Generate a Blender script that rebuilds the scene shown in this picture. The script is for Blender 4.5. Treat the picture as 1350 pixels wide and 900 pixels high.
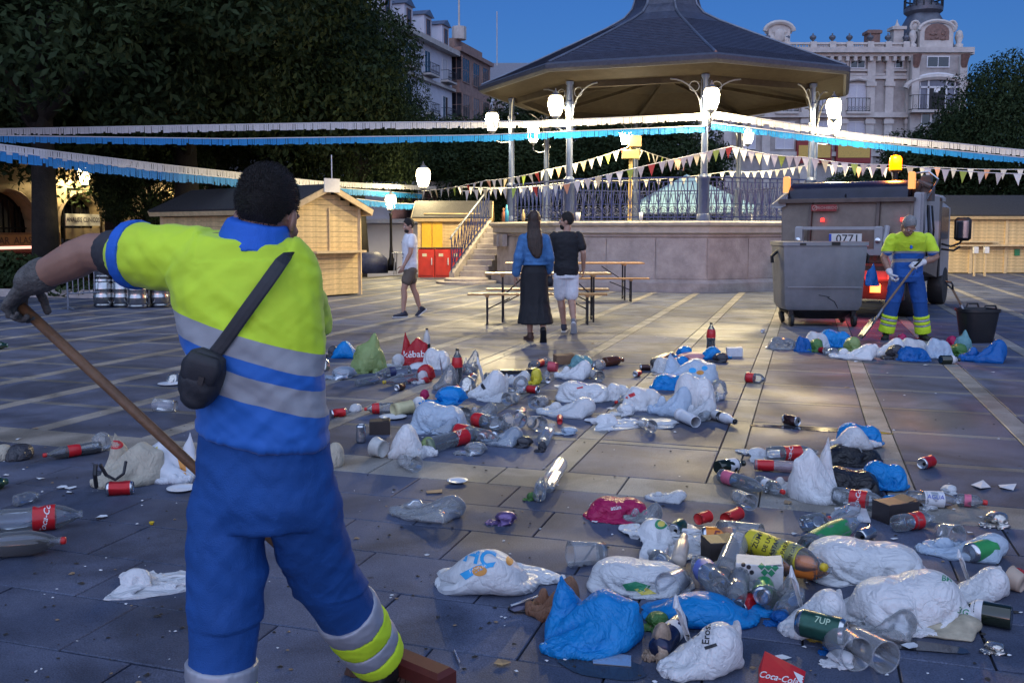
import bpy, math, random, time
import numpy as np
from mathutils import Vector, Matrix, noise
S = bpy.context.scene
for o in list(bpy.data.objects): bpy.data.objects.remove(o)
COL = S.collection
R = math.radians
# ---------------------------------------------------------------- camera
FPX = 1230.0; PPX, PPY = 675.0, 410.0; PITCH = R(5.0); HC = 1.5
cam = bpy.data.cameras.new('camera'); camo = bpy.data.objects.new('camera', cam); COL.objects.link(camo)
camo.location = (0, 0, HC); camo.rotation_euler = (R(90) - PITCH, 0, 0)
cam.sensor_width = 36; cam.lens = FPX / 1350 * 36; cam.shift_y = -(450 - PPY) / 1350
cam.clip_start = .05; cam.clip_end = 3000
S.camera = camo
# ---------------------------------------------------------------- dusk sky, weak sky-glow sun, exposure
SUN_EL, SUN_AZ = R(5.0), R(188)        # the glow of the hidden sun is low behind the camera
w = bpy.data.worlds.new('World'); S.world = w; w.use_nodes = True
nt = w.node_tree; nt.nodes.clear()
sky = nt.nodes.new('ShaderNodeTexSky'); sky.sky_type = 'NISHITA'; sky.sun_disc = False
sky.sun_elevation = SUN_EL; sky.sun_rotation = SUN_AZ
sky.ozone_density = 6.0; sky.air_density = 1.0; sky.dust_density = .5
bg = nt.nodes.new('ShaderNodeBackground'); bg.inputs[1].default_value = .090
out = nt.nodes.new('ShaderNodeOutputWorld')
tint = nt.nodes.new('ShaderNodeMixRGB'); tint.blend_type = 'MULTIPLY'; tint.inputs[0].default_value = 1; tint.inputs[2].default_value = (1.6, .85, .95, 1)
nt.links.new(sky.outputs[0], tint.inputs[1]); nt.links.new(tint.outputs[0], bg.inputs[0]); nt.links.new(bg.outputs[0], out.inputs[0])
sl = bpy.data.lights.new('sun', 'SUN'); sl.energy = 1.5; sl.angle = R(120); sl.color = (.58, .72, 1)
so = bpy.data.objects.new('sun', sl); COL.objects.link(so)
_d = Vector((math.sin(SUN_AZ) * .8, math.cos(SUN_AZ) * .8, .75))
so.rotation_euler = _d.to_track_quat('Z', 'Y').to_euler()
S.view_settings.view_transform = 'Standard'; S.view_settings.look = 'None'
S.view_settings.gamma = 1; S.view_settings.use_curve_mapping = False
S.view_settings.exposure = 1.0
S.cycles.max_bounces = 6; S.cycles.transparent_max_bounces = 24; S.cycles.diffuse_bounces = 3
S.cycles.glossy_bounces = 3; S.cycles.transmission_bounces = 6
S.cycles.sample_clamp_indirect = 3; S.cycles.sample_clamp_direct = 0
S.cycles.use_denoising = True; S.cycles.caustics_reflective = False; S.cycles.caustics_refractive = False
# ---------------------------------------------------------------- helpers
def ray(x, y):
    xc = (x - PPX) / FPX; yc = (PPY - y) / FPX
    c, s = math.cos(PITCH), math.sin(PITCH)
    return Vector((xc, c + yc * s, -s + yc * c))
def P(x, y, z=0.0):                 # photograph pixel -> point of the plane at height z
    r = ray(x, y); t = (z - HC) / r.z
    return Vector((0, 0, HC)) + r * t
def D(x, y, Y):                     # photograph pixel -> point at distance Y
    r = ray(x, y); return Vector((0, 0, HC)) + r * (Y / r.y)
def lin(h):
    h = h.lstrip('#'); c = [int(h[i:i + 2], 16) / 255 for i in (0, 2, 4)]
    return tuple(((x / 12.92) if x <= .04045 else ((x + .055) / 1.055) ** 2.4) for x in c)
MATS = {}
def M(name, col, rough=.55, metal=0, var=.18, scale=14, bump=.0, bscale=60, emis=0, spec=.5, sss=0, trl=0, coat=0):
    """procedural principled material with mottled colour and fine relief"""
    if name in MATS: return MATS[name]
    if isinstance(col, str): col = lin(col)
    m = bpy.data.materials.new(name); m.use_nodes = True; t = m.node_tree; N = t.nodes; L = t.links
    b = N['Principled BSDF']; o = N['Material Output']
    b.inputs['Roughness'].default_value = rough; b.inputs['Metallic'].default_value = metal
    b.inputs['Specular IOR Level'].default_value = spec
    b.inputs['Coat Weight'].default_value = coat
    b.inputs['Base Color'].default_value = (*col, 1)
    tc = N.new('ShaderNodeTexCoord')
    if var:
        n = N.new('ShaderNodeTexNoise'); n.inputs['Scale'].default_value = scale; n.inputs['Detail'].default_value = 6
        n.inputs['Roughness'].default_value = .65
        r = N.new('ShaderNodeValToRGB'); r.color_ramp.elements[0].position = .3; r.color_ramp.elements[1].position = .72
        r.color_ramp.elements[0].color = (*[c * (1 - var) for c in col], 1)
        r.color_ramp.elements[1].color = (*[min(1, c * (1 + var)) for c in col], 1)
        L.new(tc.outputs['Object'], n.inputs['Vector']); L.new(n.outputs['Fac'], r.inputs['Fac']); L.new(r.outputs['Color'], b.inputs['Base Color'])
    if bump:
        n2 = N.new('ShaderNodeTexNoise'); n2.inputs['Scale'].default_value = bscale; n2.inputs['Detail'].default_value = 5
        bp = N.new('ShaderNodeBump'); bp.inputs['Strength'].default_value = bump; bp.inputs['Distance'].default_value = .02
        L.new(tc.outputs['Object'], n2.inputs['Vector']); L.new(n2.outputs['Fac'], bp.inputs['Height']); L.new(bp.outputs['Normal'], b.inputs['Normal'])
    if emis:
        b.inputs['Emission Color'].default_value = (*col, 1); b.inputs['Emission Strength'].default_value = emis
    if sss:
        b.inputs['Subsurface Weight'].default_value = sss; b.inputs['Subsurface Radius'].default_value = (.01, .004, .002)
    if trl:
        tr = N.new('ShaderNodeBsdfTranslucent'); tr.inputs[0].default_value = (*col, 1)
        mx = N.new('ShaderNodeMixShader'); mx.inputs[0].default_value = trl
        L.new(b.outputs[0], mx.inputs[1]); L.new(tr.outputs[0], mx.inputs[2]); L.new(mx.outputs[0], o.inputs['Surface'])
    MATS[name] = m; return m
def Mclear(name, col=(.9, .95, 1), haze=.12, rough=.08, gloss=.5):
    """thin clear plastic or glass: see-through, with sharp reflections and a little milky scatter"""
    if name in MATS: return MATS[name]
    m = bpy.data.materials.new(name); m.use_nodes = True; t = m.node_tree; N = t.nodes; L = t.links; N.clear()
    o = N.new('ShaderNodeOutputMaterial')
    tr = N.new('ShaderNodeBsdfTransparent'); tr.inputs[0].default_value = (*col, 1)
    g = N.new('ShaderNodeBsdfGlossy'); g.inputs['Roughness'].default_value = rough
    df = N.new('ShaderNodeBsdfDiffuse'); df.inputs[0].default_value = (*[c * .85 for c in col], 1)
    lw = N.new('ShaderNodeLayerWeight'); lw.inputs[0].default_value = gloss
    m1 = N.new('ShaderNodeMixShader'); L.new(lw.outputs['Fresnel'], m1.inputs[0]); L.new(tr.outputs[0], m1.inputs[1]); L.new(g.outputs[0], m1.inputs[2])
    lf = N.new('ShaderNodeLayerWeight'); lf.inputs[0].default_value = .35
    ma = N.new('ShaderNodeMath'); ma.operation = 'MULTIPLY_ADD'; ma.inputs[1].default_value = .2; ma.inputs[2].default_value = haze
    L.new(lf.outputs['Facing'], ma.inputs[0])
    m2 = N.new('ShaderNodeMixShader'); L.new(ma.outputs[0], m2.inputs[0]); L.new(m1.outputs[0], m2.inputs[1]); L.new(df.outputs[0], m2.inputs[2])
    L.new(m2.outputs[0], o.inputs['Surface'])
    MATS[name] = m; return m
def Mbag(name, col, thin=.35, rough=.25, see=.0):
    """polythene film: diffuse + translucent + soft sheen, with fine crinkle relief"""
    if name in MATS: return MATS[name]
    if isinstance(col, str): col = lin(col)
    m = bpy.data.materials.new(name); m.use_nodes = True; t = m.node_tree; N = t.nodes; L = t.links
    b = N['Principled BSDF']; o = N['Material Output']
    b.inputs['Roughness'].default_value = rough; b.inputs['Specular IOR Level'].default_value = .45
    tc = N.new('ShaderNodeTexCoord')
    n = N.new('ShaderNodeTexNoise'); n.inputs['Scale'].default_value = 9; n.inputs['Detail'].default_value = 8; n.inputs['Distortion'].default_value = 1.2
    r = N.new('ShaderNodeValToRGB'); r.color_ramp.elements[0].position = .3; r.color_ramp.elements[1].position = .7
    r.color_ramp.elements[0].color = (*[c * .93 for c in col], 1); r.color_ramp.elements[1].color = (*col, 1)
    L.new(tc.outputs['Object'], n.inputs['Vector']); L.new(n.outputs['Fac'], r.inputs['Fac']); L.new(r.outputs['Color'], b.inputs['Base Color'])
    v = N.new('ShaderNodeTexVoronoi'); v.feature = 'DISTANCE_TO_EDGE'; v.inputs['Scale'].default_value = 15
    n2 = N.new('ShaderNodeTexNoise'); n2.inputs['Scale'].default_value = 26; n2.inputs['Detail'].default_value = 4; n2.inputs['Distortion'].default_value = 2
    ad = N.new('ShaderNodeMath'); ad.operation = 'MULTIPLY_ADD'; ad.inputs[1].default_value = .9
    bp = N.new('ShaderNodeBump'); bp.inputs['Strength'].default_value = .75; bp.inputs['Distance'].default_value = .012
    wp = N.new('ShaderNodeMixRGB'); wp.blend_type = 'ADD'; wp.inputs[0].default_value = .22; L.new(tc.outputs['Object'], wp.inputs[1]); L.new(n.outputs['Color'], wp.inputs[2])
    L.new(tc.outputs['Object'], n2.inputs['Vector']); L.new(wp.outputs[0], v.inputs['Vector'])
    pw_ = N.new('ShaderNodeMath'); pw_.operation = 'POWER'; pw_.inputs[1].default_value = .6; L.new(v.outputs['Distance'], pw_.inputs[0]); L.new(pw_.outputs[0], ad.inputs[0]); L.new(n2.outputs['Fac'], ad.inputs[2]); L.new(ad.outputs[0], bp.inputs['Height']); L.new(bp.outputs['Normal'], b.inputs['Normal'])
    tr = N.new('ShaderNodeBsdfTranslucent'); L.new(r.outputs['Color'], tr.inputs[0]); L.new(bp.outputs['Normal'], tr.inputs['Normal'])
    mx = N.new('ShaderNodeMixShader'); mx.inputs[0].default_value = thin
    L.new(b.outputs[0], mx.inputs[1]); L.new(tr.outputs[0], mx.inputs[2])
    tp = N.new('ShaderNodeBsdfTransparent'); m3 = N.new('ShaderNodeMixShader'); m3.inputs[0].default_value = see; L.new(mx.outputs[0], m3.inputs[1]); L.new(tp.outputs[0], m3.inputs[2]); L.new(m3.outputs[0], o.inputs['Surface'])
    MATS[name] = m; return m
def basis(d, up=None):
    d = Vector(d).normalized(); up = Vector(up or (0, 0, 1))
    if abs(d.dot(up)) > .97: up = Vector((1, 0, 0)) if abs(d.x) < .9 else Vector((0, 1, 0))
    x = up.cross(d).normalized(); y = d.cross(x).normalized()
    return x, y, d
class MB:
    def __init__(s): s.v = []; s.f = []; s.m = []; s.xf = None
    def add(s, vs, fs, mi=0):
        n = len(s.v)
        s.v += [tuple(s.xf @ Vector(p)) if s.xf else tuple(p) for p in vs]
        s.f += [tuple(i + n for i in f) for f in fs]; s.m += [mi] * len(fs); return s
    def box(s, c, d, rz=0, mi=0, rot=None, ch=0):
        x, y, z = [k / 2 for k in d]; c = Vector(c)
        rm = rot if rot is not None else Matrix.Rotation(rz, 3, 'Z')
        if ch:
            vs = []
            for zz, q in ((-z, 0), (z - ch, 0), (z, ch)):
                for sx, sy in ((-1, -1), (1, -1), (1, 1), (-1, 1)): vs.append(c + rm @ Vector((sx * (x - q), sy * (y - q), zz)))
            fs = [(3, 2, 1, 0), (8, 9, 10, 11)]
            for k in (0, 4):
                for i in range(4): fs.append((k + i, k + (i + 1) % 4, k + 4 + (i + 1) % 4, k + 4 + i))
            return s.add(vs, fs, mi)
        vs = [c + rm @ Vector((sx * x, sy * y, sz * z)) for sz in (-1, 1) for sx, sy in ((-1, -1), (1, -1), (1, 1), (-1, 1))]
        return s.add(vs, [(3, 2, 1, 0), (4, 5, 6, 7), (0, 1, 5, 4), (1, 2, 6, 5), (2, 3, 7, 6), (3, 0, 4, 7)], mi)
    def bar(s, a, b, wd, ht=None, mi=0, up=None):
        a = Vector(a); b = Vector(b); x, y, d = basis(b - a, up); ht = ht or wd
        vs = [p + x * (sx * wd / 2) + y * (sy * ht / 2) for p in (a, b) for sx, sy in ((-1, -1), (1, -1), (1, 1), (-1, 1))]
        return s.add(vs, [(3, 2, 1, 0), (4, 5, 6, 7), (0, 1, 5, 4), (1, 2, 6, 5), (2, 3, 7, 6), (3, 0, 4, 7)], mi)
    def tube(s, pts, r, n=8, mi=0, closed=False, ry=None):
        pts = [Vector(p) for p in pts]; k = len(pts); rs = r if isinstance(r, (list, tuple)) else [r] * k
        vs = []; px = None
        for i, p in enumerate(pts):
            t = (pts[(i + 1) % k] - pts[i - 1]) if closed else (pts[min(i + 1, k - 1)] - pts[max(i - 1, 0)])
            if t.length < 1e-9: t = Vector((0, 0, 1))
            t.normalize()
            if px is None: x, y, _ = basis(t)
            else:
                x = px - t * px.dot(t)
                x = x.normalized() if x.length > 1e-6 else basis(t)[0]; y = t.cross(x)
            px = x
            for j in range(n):
                a = 2 * math.pi * j / n; vs.append(p + x * (math.cos(a) * rs[i]) + y * (math.sin(a) * rs[i] * (ry or 1)))
        fs = []
        for i in range(k if closed else k - 1):
            for j in range(n):
                a, b2 = i * n + j, i * n + (j + 1) % n; c, d2 = ((i + 1) % k) * n + (j + 1) % n, ((i + 1) % k) * n + j
                fs.append((a, b2, c, d2))
        if not closed: fs += [tuple(range(n))[::-1], tuple((k - 1) * n + j for j in range(n))]
        return s.add(vs, fs, mi)
    def lathe(s, prof, n=20, mi=0, mat=None, cap=True):
        mat = mat or Matrix.Identity(4); vs = []; fs = []
        for r, z in prof:
            for j in range(n):
                a = 2 * math.pi * j / n; vs.append(mat @ Vector((r * math.cos(a), r * math.sin(a), z)))
        for i in range(len(prof) - 1):
            for j in range(n):
                fs.append((i * n + j, i * n + (j + 1) % n, (i + 1) * n + (j + 1) % n, (i + 1) * n + j))
        if cap:
            if prof[0][0] > 1e-5: fs.append(tuple(range(n))[::-1])
            if prof[-1][0] > 1e-5: fs.append(tuple((len(prof) - 1) * n + j for j in range(n)))
        return s.add(vs, fs, mi)
    def ell(s, c, r, rot=None, n=14, k=9, mi=0):
        c = Vector(c); r = r if isinstance(r, (tuple, list)) else (r, r, r); rm = rot or Matrix.Identity(3); vs = []; fs = []
        for i in range(1, k):
            t = math.pi * i / k
            for j in range(n):
                a = 2 * math.pi * j / n
                vs.append(c + rm @ Vector((r[0] * math.sin(t) * math.cos(a), r[1] * math.sin(t) * math.sin(a), -r[2] * math.cos(t))))
        vs += [c + rm @ Vector((0, 0, -r[2])), c + rm @ Vector((0, 0, r[2]))]
        for i in range(k - 2):
            for j in range(n): fs.append((i * n + j, i * n + (j + 1) % n, (i + 1) * n + (j + 1) % n, (i + 1) * n + j))
        b0, t0 = len(vs) - 2, len(vs) - 1
        for j in range(n):
            fs.append((b0, (j + 1) % n, j)); fs.append((t0, (k - 2) * n + j, (k - 2) * n + (j + 1) % n))
        return s.add(vs, fs, mi)
    def loft(s, st, n=18, mi=0, pw=2.0):
        """st: (centre, half-axis x, half-axis y); closed with domed ends"""
        vs = []; fs = []; k = len(st)
        for c, ax, ay in st:
            c = Vector(c); ax = Vector(ax); ay = Vector(ay)
            for j in range(n):
                a = 2 * math.pi * j / n; ca, sa = math.cos(a), math.sin(a)
                q = (abs(ca) ** pw + abs(sa) ** pw) ** (-1 / pw)
                vs.append(c + ax * ca * q + ay * sa * q)
        for i in range(k - 1):
            for j in range(n): fs.append((i * n + j, i * n + (j + 1) % n, (i + 1) * n + (j + 1) % n, (i + 1) * n + j))
        fs += [tuple(range(n))[::-1], tuple((k - 1) * n + j for j in range(n))]
        return s.add(vs, fs, mi)
    def prism(s, poly, z0, z1, mi=0):
        n = len(poly); vs = [(x, y, z0) for x, y in poly] + [(x, y, z1) for x, y in poly]
        fs = [tuple(range(n))[::-1], tuple(range(n, 2 * n))] + [(i, (i + 1) % n, n + (i + 1) % n, n + i) for i in range(n)]
        return s.add(vs, fs, mi)
    def mesh(s, name, smooth=False):
        me = bpy.data.meshes.new(name); me.from_pydata(s.v, [], s.f); 
        if any(s.m): me.polygons.foreach_set('material_index', s.m)
        if smooth: me.polygons.foreach_set('use_smooth', [True] * len(me.polygons))
        me.update(); return me
    def build(s, name, mats, parent=None, smooth=False, loc=None, label=None, kind=None, sharp=None):
        me = s.mesh(name, smooth or sharp is not None)
        if sharp is not None: me.set_sharp_from_angle(angle=R(sharp))
        return obj(name, me, mats, parent, loc, label=label, kind=kind)
def obj(name, me, mats=None, parent=None, loc=None, rot=None, label=None, kind=None):
    o = bpy.data.objects.new(name, me); COL.objects.link(o)
    if mats is not None:
        for m in (mats if isinstance(mats, (list, tuple)) else [mats]):
            if len(me.materials) < (len(mats) if isinstance(mats, (list, tuple)) else 1): me.materials.append(m)
    if parent: o.parent = parent
    if loc is not None: o.location = loc
    if rot is not None: o.rotation_euler = rot
    if label: o['label'] = label
    if kind: o['kind'] = kind
    return o
def omat(o, *ms):                                   # materials on the object, so that copies may share a mesh
    while len(o.data.materials) < len(ms): o.data.materials.append(None)
    for i, m in enumerate(ms): o.material_slots[i].link = 'OBJECT'; o.material_slots[i].material = m
    return o
def tag(o, label, cat, group=None, kind=None):
    o['label'] = label; o['category'] = cat
    if group: o['group'] = group
    if kind: o['kind'] = kind
    return o
def thing(name, label, cat, loc=(0, 0, 0), rz=0, group=None):
    o = bpy.data.objects.new(name, None); COL.objects.link(o); o.empty_display_size = .1
    o.location = loc; o.rotation_euler = (0, 0, rz); return tag(o, label, cat, group)
def copy_tree(o, parent=None):
    c = o.copy(); COL.objects.link(c)
    if parent: c.parent = parent
    for ch in list(o.children): copy_tree(ch, c)
    return c
def remesh(mb, name, vox, smooth=4, fac=.5):
    me = mb.mesh(name + '_raw'); o = bpy.data.objects.new(name + '_raw', me); COL.objects.link(o)
    m = o.modifiers.new('r', 'REMESH'); m.mode = 'VOXEL'; m.voxel_size = vox
    if smooth:
        q = o.modifiers.new('s', 'SMOOTH'); q.iterations = smooth; q.factor = fac
    dg = bpy.context.evaluated_depsgraph_get(); dg.update()
    nm = bpy.data.meshes.new_from_object(o.evaluated_get(dg)); nm.name = name
    bpy.data.objects.remove(o); bpy.data.meshes.remove(me)
    nm.polygons.foreach_set('use_smooth', [True] * len(nm.polygons)); return nm
def wrinkle(me, amp, sc=(9, 9, 5), seed=0, ridge=True, fn=None, rot=0):
    n = len(me.vertices); co = np.empty(n * 3); me.vertices.foreach_get('co', co); co = co.reshape(-1, 3)
    no = np.array([v.normal[:] for v in me.vertices]); out = co.copy()
    for i in range(n):
        p = co[i]; cr, sr_ = math.cos(rot), math.sin(rot); pr = (p[0] * cr - p[2] * sr_, p[1], p[0] * sr_ + p[2] * cr); q = Vector((pr[0] * sc[0] + seed * 3.1, pr[1] * sc[1] + seed, pr[2] * sc[2] - seed))
        w1 = noise.noise(q); w2 = noise.noise(q * 2.3 + Vector((5, 1, 2)))
        a = (.5 - abs(w1)) + .45 * (.4 - abs(w2)) if ridge else w1 + .5 * w2
        k = fn(p) if fn else 1
        out[i] += no[i] * (amp * a * k)
    me.vertices.foreach_set('co', out.ravel()); me.update(); return me
def grid_mesh(name, X, closed_u=False):
    """X: (n, m, 3) array of points -> quad sheet"""
    n, m = X.shape[:2]; idx = np.arange(n * m).reshape(n, m)
    f = np.stack([idx[:-1, :-1], idx[1:, :-1], idx[1:, 1:], idx[:-1, 1:]], -1).reshape(-1, 4)
    me = bpy.data.meshes.new(name); me.from_pydata(X.reshape(-1, 3).tolist(), [], f.tolist()); me.update(); return me
FONT = {}
def text_geo(s, size=1.0, bold=0.0, shear=0.0, res=2):
    """flat lettering as (verts, tris): centred on the origin, height about size"""
    k = (s, bold, shear, res)
    if k not in FONT:
        c = bpy.data.curves.new('t', 'FONT'); c.body = s; c.align_x = 'CENTER'; c.align_y = 'CENTER'; c.offset = bold; c.shear = shear
        c.resolution_u = res; o = bpy.data.objects.new('t', c); COL.objects.link(o)
        dg = bpy.context.evaluated_depsgraph_get(); dg.update(); me = bpy.data.meshes.new_from_object(o.evaluated_get(dg))
        me.calc_loop_triangles()
        v = np.array([q.co[:] for q in me.vertices]) if len(me.vertices) else np.zeros((0, 3))
        f = [tuple(t.vertices) for t in me.loop_triangles]
        bpy.data.objects.remove(o); bpy.data.curves.remove(c); bpy.data.meshes.remove(me)
        FONT[k] = (v, f)
    v, f = FONT[k]; return v * size, f
RX = lambda a: Matrix.Rotation(a, 4, 'X')
RY = lambda a: Matrix.Rotation(a, 4, 'Y')
RZ = lambda a: Matrix.Rotation(a, 4, 'Z')
T = lambda *a: Matrix.Translation(Vector(a))
# paving axes: U runs away from the camera, V across
TH = math.atan2(1064 - 675, 1230.0)
U = Vector((math.sin(TH), math.cos(TH), 0)); V = Vector((math.cos(TH), -math.sin(TH), 0))
def AB(a, b, z=0): return U * a + V * b + Vector((0, 0, z))
# ================================================================= ground
def stone_mat(name, col, col2, r0, r1, wet=.5, scale=2.2):
    m = bpy.data.materials.new(name); m.use_nodes = True; t = m.node_tree; N = t.nodes; L = t.links; b = N['Principled BSDF']
    g = N.new('ShaderNodeNewGeometry'); oi = N.new('ShaderNodeObjectInfo')
    n1 = N.new('ShaderNodeTexNoise'); n1.inputs['Scale'].default_value = scale; n1.inputs['Detail'].default_value = 9; n1.inputs['Roughness'].default_value = .7
    n2 = N.new('ShaderNodeTexNoise'); n2.inputs['Scale'].default_value = 170; n2.inputs['Detail'].default_value = 3
    n3 = N.new('ShaderNodeTexNoise'); n3.inputs['Scale'].default_value = .55; n3.inputs['Detail'].default_value = 6; n3.inputs['Distortion'].default_value = .8
    for n in (n1, n2, n3): L.new(g.outputs['Position'], n.inputs['Vector'])
    r = N.new('ShaderNodeValToRGB'); r.color_ramp.elements[0].position = .28; r.color_ramp.elements[1].position = .75
    r.color_ramp.elements[0].color = (*col, 1); r.color_ramp.elements[1].color = (*col2, 1)
    L.new(n1.outputs['Fac'], r.inputs['Fac'])
    mx = N.new('ShaderNodeMixRGB'); mx.blend_type = 'MULTIPLY'; mx.inputs[0].default_value = 1
    sp = N.new('ShaderNodeMapRange'); sp.inputs[1].default_value = .3; sp.inputs[2].default_value = .7; sp.inputs[3].default_value = .55; sp.inputs[4].default_value = 1.4
    L.new(n2.outputs['Fac'], sp.inputs[0]); L.new(r.outputs['Color'], mx.inputs[1]); L.new(sp.outputs[0], mx.inputs[2])
    mv = N.new('ShaderNodeMapRange'); mv.inputs[3].default_value = .82; mv.inputs[4].default_value = 1.16; L.new(oi.outputs['Random'], mv.inputs[0])
    st = N.new('ShaderNodeTexNoise'); st.inputs['Scale'].default_value = 1.1; st.inputs['Detail'].default_value = 8; st.inputs['Distortion'].default_value = 1.5; L.new(g.outputs['Position'], st.inputs['Vector'])
    gm = N.new('ShaderNodeTexVoronoi'); gm.inputs['Scale'].default_value = 3.2; gm.inputs['Randomness'].default_value = 1; L.new(g.outputs['Position'], gm.inputs['Vector'])
    sr = N.new('ShaderNodeMapRange'); sr.inputs[1].default_value = .38; sr.inputs[2].default_value = .56; sr.inputs[3].default_value = .62; sr.inputs[4].default_value = 1.08; L.new(st.outputs['Fac'], sr.inputs[0])
    gr = N.new('ShaderNodeMapRange'); gr.inputs[1].default_value = .035; gr.inputs[2].default_value = .06; gr.inputs[3].default_value = .5; gr.inputs[4].default_value = 1; L.new(gm.outputs['Distance'], gr.inputs[0])
    sm = N.new('ShaderNodeMath'); sm.operation = 'MULTIPLY'; L.new(sr.outputs[0], sm.inputs[0]); L.new(gr.outputs[0], sm.inputs[1])
    m0 = N.new('ShaderNodeMixRGB'); m0.blend_type = 'MULTIPLY'; m0.inputs[0].default_value = 1; L.new(mx.outputs[0], m0.inputs[1]); L.new(sm.outputs[0], m0.inputs[2]); mx = m0
    m2 = N.new('ShaderNodeMixRGB'); m2.blend_type = 'MULTIPLY'; m2.inputs[0].default_value = 1; L.new(mx.outputs[0], m2.inputs[1]); L.new(mv.outputs[0], m2.inputs[2])
    L.new(m2.outputs[0], b.inputs['Base Color'])
    rr = N.new('ShaderNodeMapRange'); rr.inputs[1].default_value = .36; rr.inputs[2].default_value = .62; rr.inputs[3].default_value = r0; rr.inputs[4].default_value = r1
    L.new(n3.outputs['Fac'], rr.inputs[0]); L.new(rr.outputs[0], b.inputs['Roughness'])
    b.inputs['Specular IOR Level'].default_value = wet
    bp = N.new('ShaderNodeBump'); bp.inputs['Strength'].default_value = .35; bp.inputs['Distance'].default_value = .004
    ad = N.new('ShaderNodeMath'); ad.operation = 'MULTIPLY_ADD'; ad.inputs[1].default_value = .8
    L.new(n1.outputs['Fac'], ad.inputs[0]); L.new(n2.outputs['Fac'], ad.inputs[2]); L.new(ad.outputs[0], bp.inputs['Height']); L.new(bp.outputs['Normal'], b.inputs['Normal'])
    return m
m_slab = stone_mat('dark paving stone', (.048, .062, .108), (.112, .130, .195), .50, .76, .32)
m_band = stone_mat('pale paving stone', (.17, .162, .15), (.34, .315, .285), .5, .72, .3)
m_band2 = stone_mat('muted paving strip', (.11, .11, .115), (.22, .21, .20), .5, .72, .3)
m_joint = M('dark joint grit', (.018, .018, .022), .8, var=.3, bump=.3)
m_asph = M('street asphalt', (.05, .05, .055), .55, var=.3, bump=.4, bscale=90)
# low street and far ground, one sheet to the horizon
MB().add([(-900, -400, -1.7), (900, -400, -1.7), (900, 1500, -1.7), (-900, 1500, -1.7)], [(0, 1, 2, 3)]).build('street', m_asph, kind='structure')
# raised square: bed under the stones
plaza = MB(); _c = [AB(-9, -30), AB(-9, 30), AB(52, 44), AB(52, -6), AB(26.5, -13.5), AB(17.5, -24)]
plaza.prism([(p.x, p.y) for p in _c], -1.69, -.012); plaza_o = plaza.build('square', m_joint, kind='structure')
rnd = random.Random(5)
far_s, far_b = MB(), MB(); near = []
def stone(a0, a1, b0, b1, band):
    gap = .004; a0 += gap; a1 -= gap; b0 += gap; b1 -= gap
    ca, cb = (a0 + a1) / 2, (b0 + b1) / 2; c = AB(ca, cb)
    px = 675 + 1230 * c.x / max(c.y, .5)
    vis = c.y > 2.7 and -80 < px < 1430
    dz = rnd.uniform(-.0018, .0012) if not band else rnd.uniform(-.001, .0012)
    near.append((c.length if vis else 1e3 + c.length, ca, cb, a1 - a0, b1 - b0, dz, band))
# foreground: rows of staggered dark slabs below the wide pale band
for i in range(-14, 11):
    a1 = 5.13 - .4245 * (10 - i); a0 = a1 - .4245
    off = (-1.25 if i % 2 else -1.57)
    for k in range(-28, 30):
        b = off + k * .635
        if -17 < b < 15: stone(a0, a1, b, b + .635, 0)
for k in range(-26, 24): stone(5.13, 5.53, -1.0 + k * .78, -1.0 + k * .78 + .78, 1)
# beyond: a net of pale strips round dark panels
PB = [-.54 + 1.007 * k for k in range(-30, 40)]; PA = [6.37 + .97 * k for k in range(0, 47)]
def inside(a, b): return (a < 17.5 or b > -24 + (a - 17.5) * (10.5 / 9)) if a < 26.5 else b > -13.5 + (a - 26.5) * .29
for i, a in enumerate(PA[:-1]):
    lo = 5.53 if i == 0 else PA[i - 1] + .1
    for b in PB:
        if not inside(a, b) or b > 30 + a * .2: continue
        stone(lo, a, b + .165, b + 1.007, 0)       # panel in front of strip i
        stone(lo, a + .1, b, b + .165, 1)          # strip running away
        stone(a, a + .1, b + .165, b + 1.007, 2)   # cross strip
near.sort(); cnt = [0, 0, 0]; far_c = MB(); cache = {}
for dist, ca, cb, da, db, dz, band in near:
    if cnt[band] < (299, 160, 139)[band] and dist < 1e3:
        cnt[band] += 1
        key = (round(da, 3), round(db, 3), band)
        if key not in cache: cache[key] = MB().box((0, 0, -.02), (db, da, .04), ch=.0035).mesh('paving_slab' if not band else 'pale_stone')
        obj('paving_slab' if not band else 'pale_stone', cache[key], (m_slab, m_band, m_band2)[band], plaza_o, AB(ca, cb, dz), (rnd.uniform(-.0016, .0016), rnd.uniform(-.0016, .0016), -TH))
    else:
        (far_s, far_b, far_c)[band].box(AB(ca, cb, dz - .01), (db, da, .02), rz=-TH)
far_s.build('paving_slab', m_slab, plaza_o, kind='stuff'); far_b.build('pale_stone', m_band, plaza_o, kind='stuff'); far_c.build('narrow_strip', m_band2, plaza_o, kind='stuff')
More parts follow.
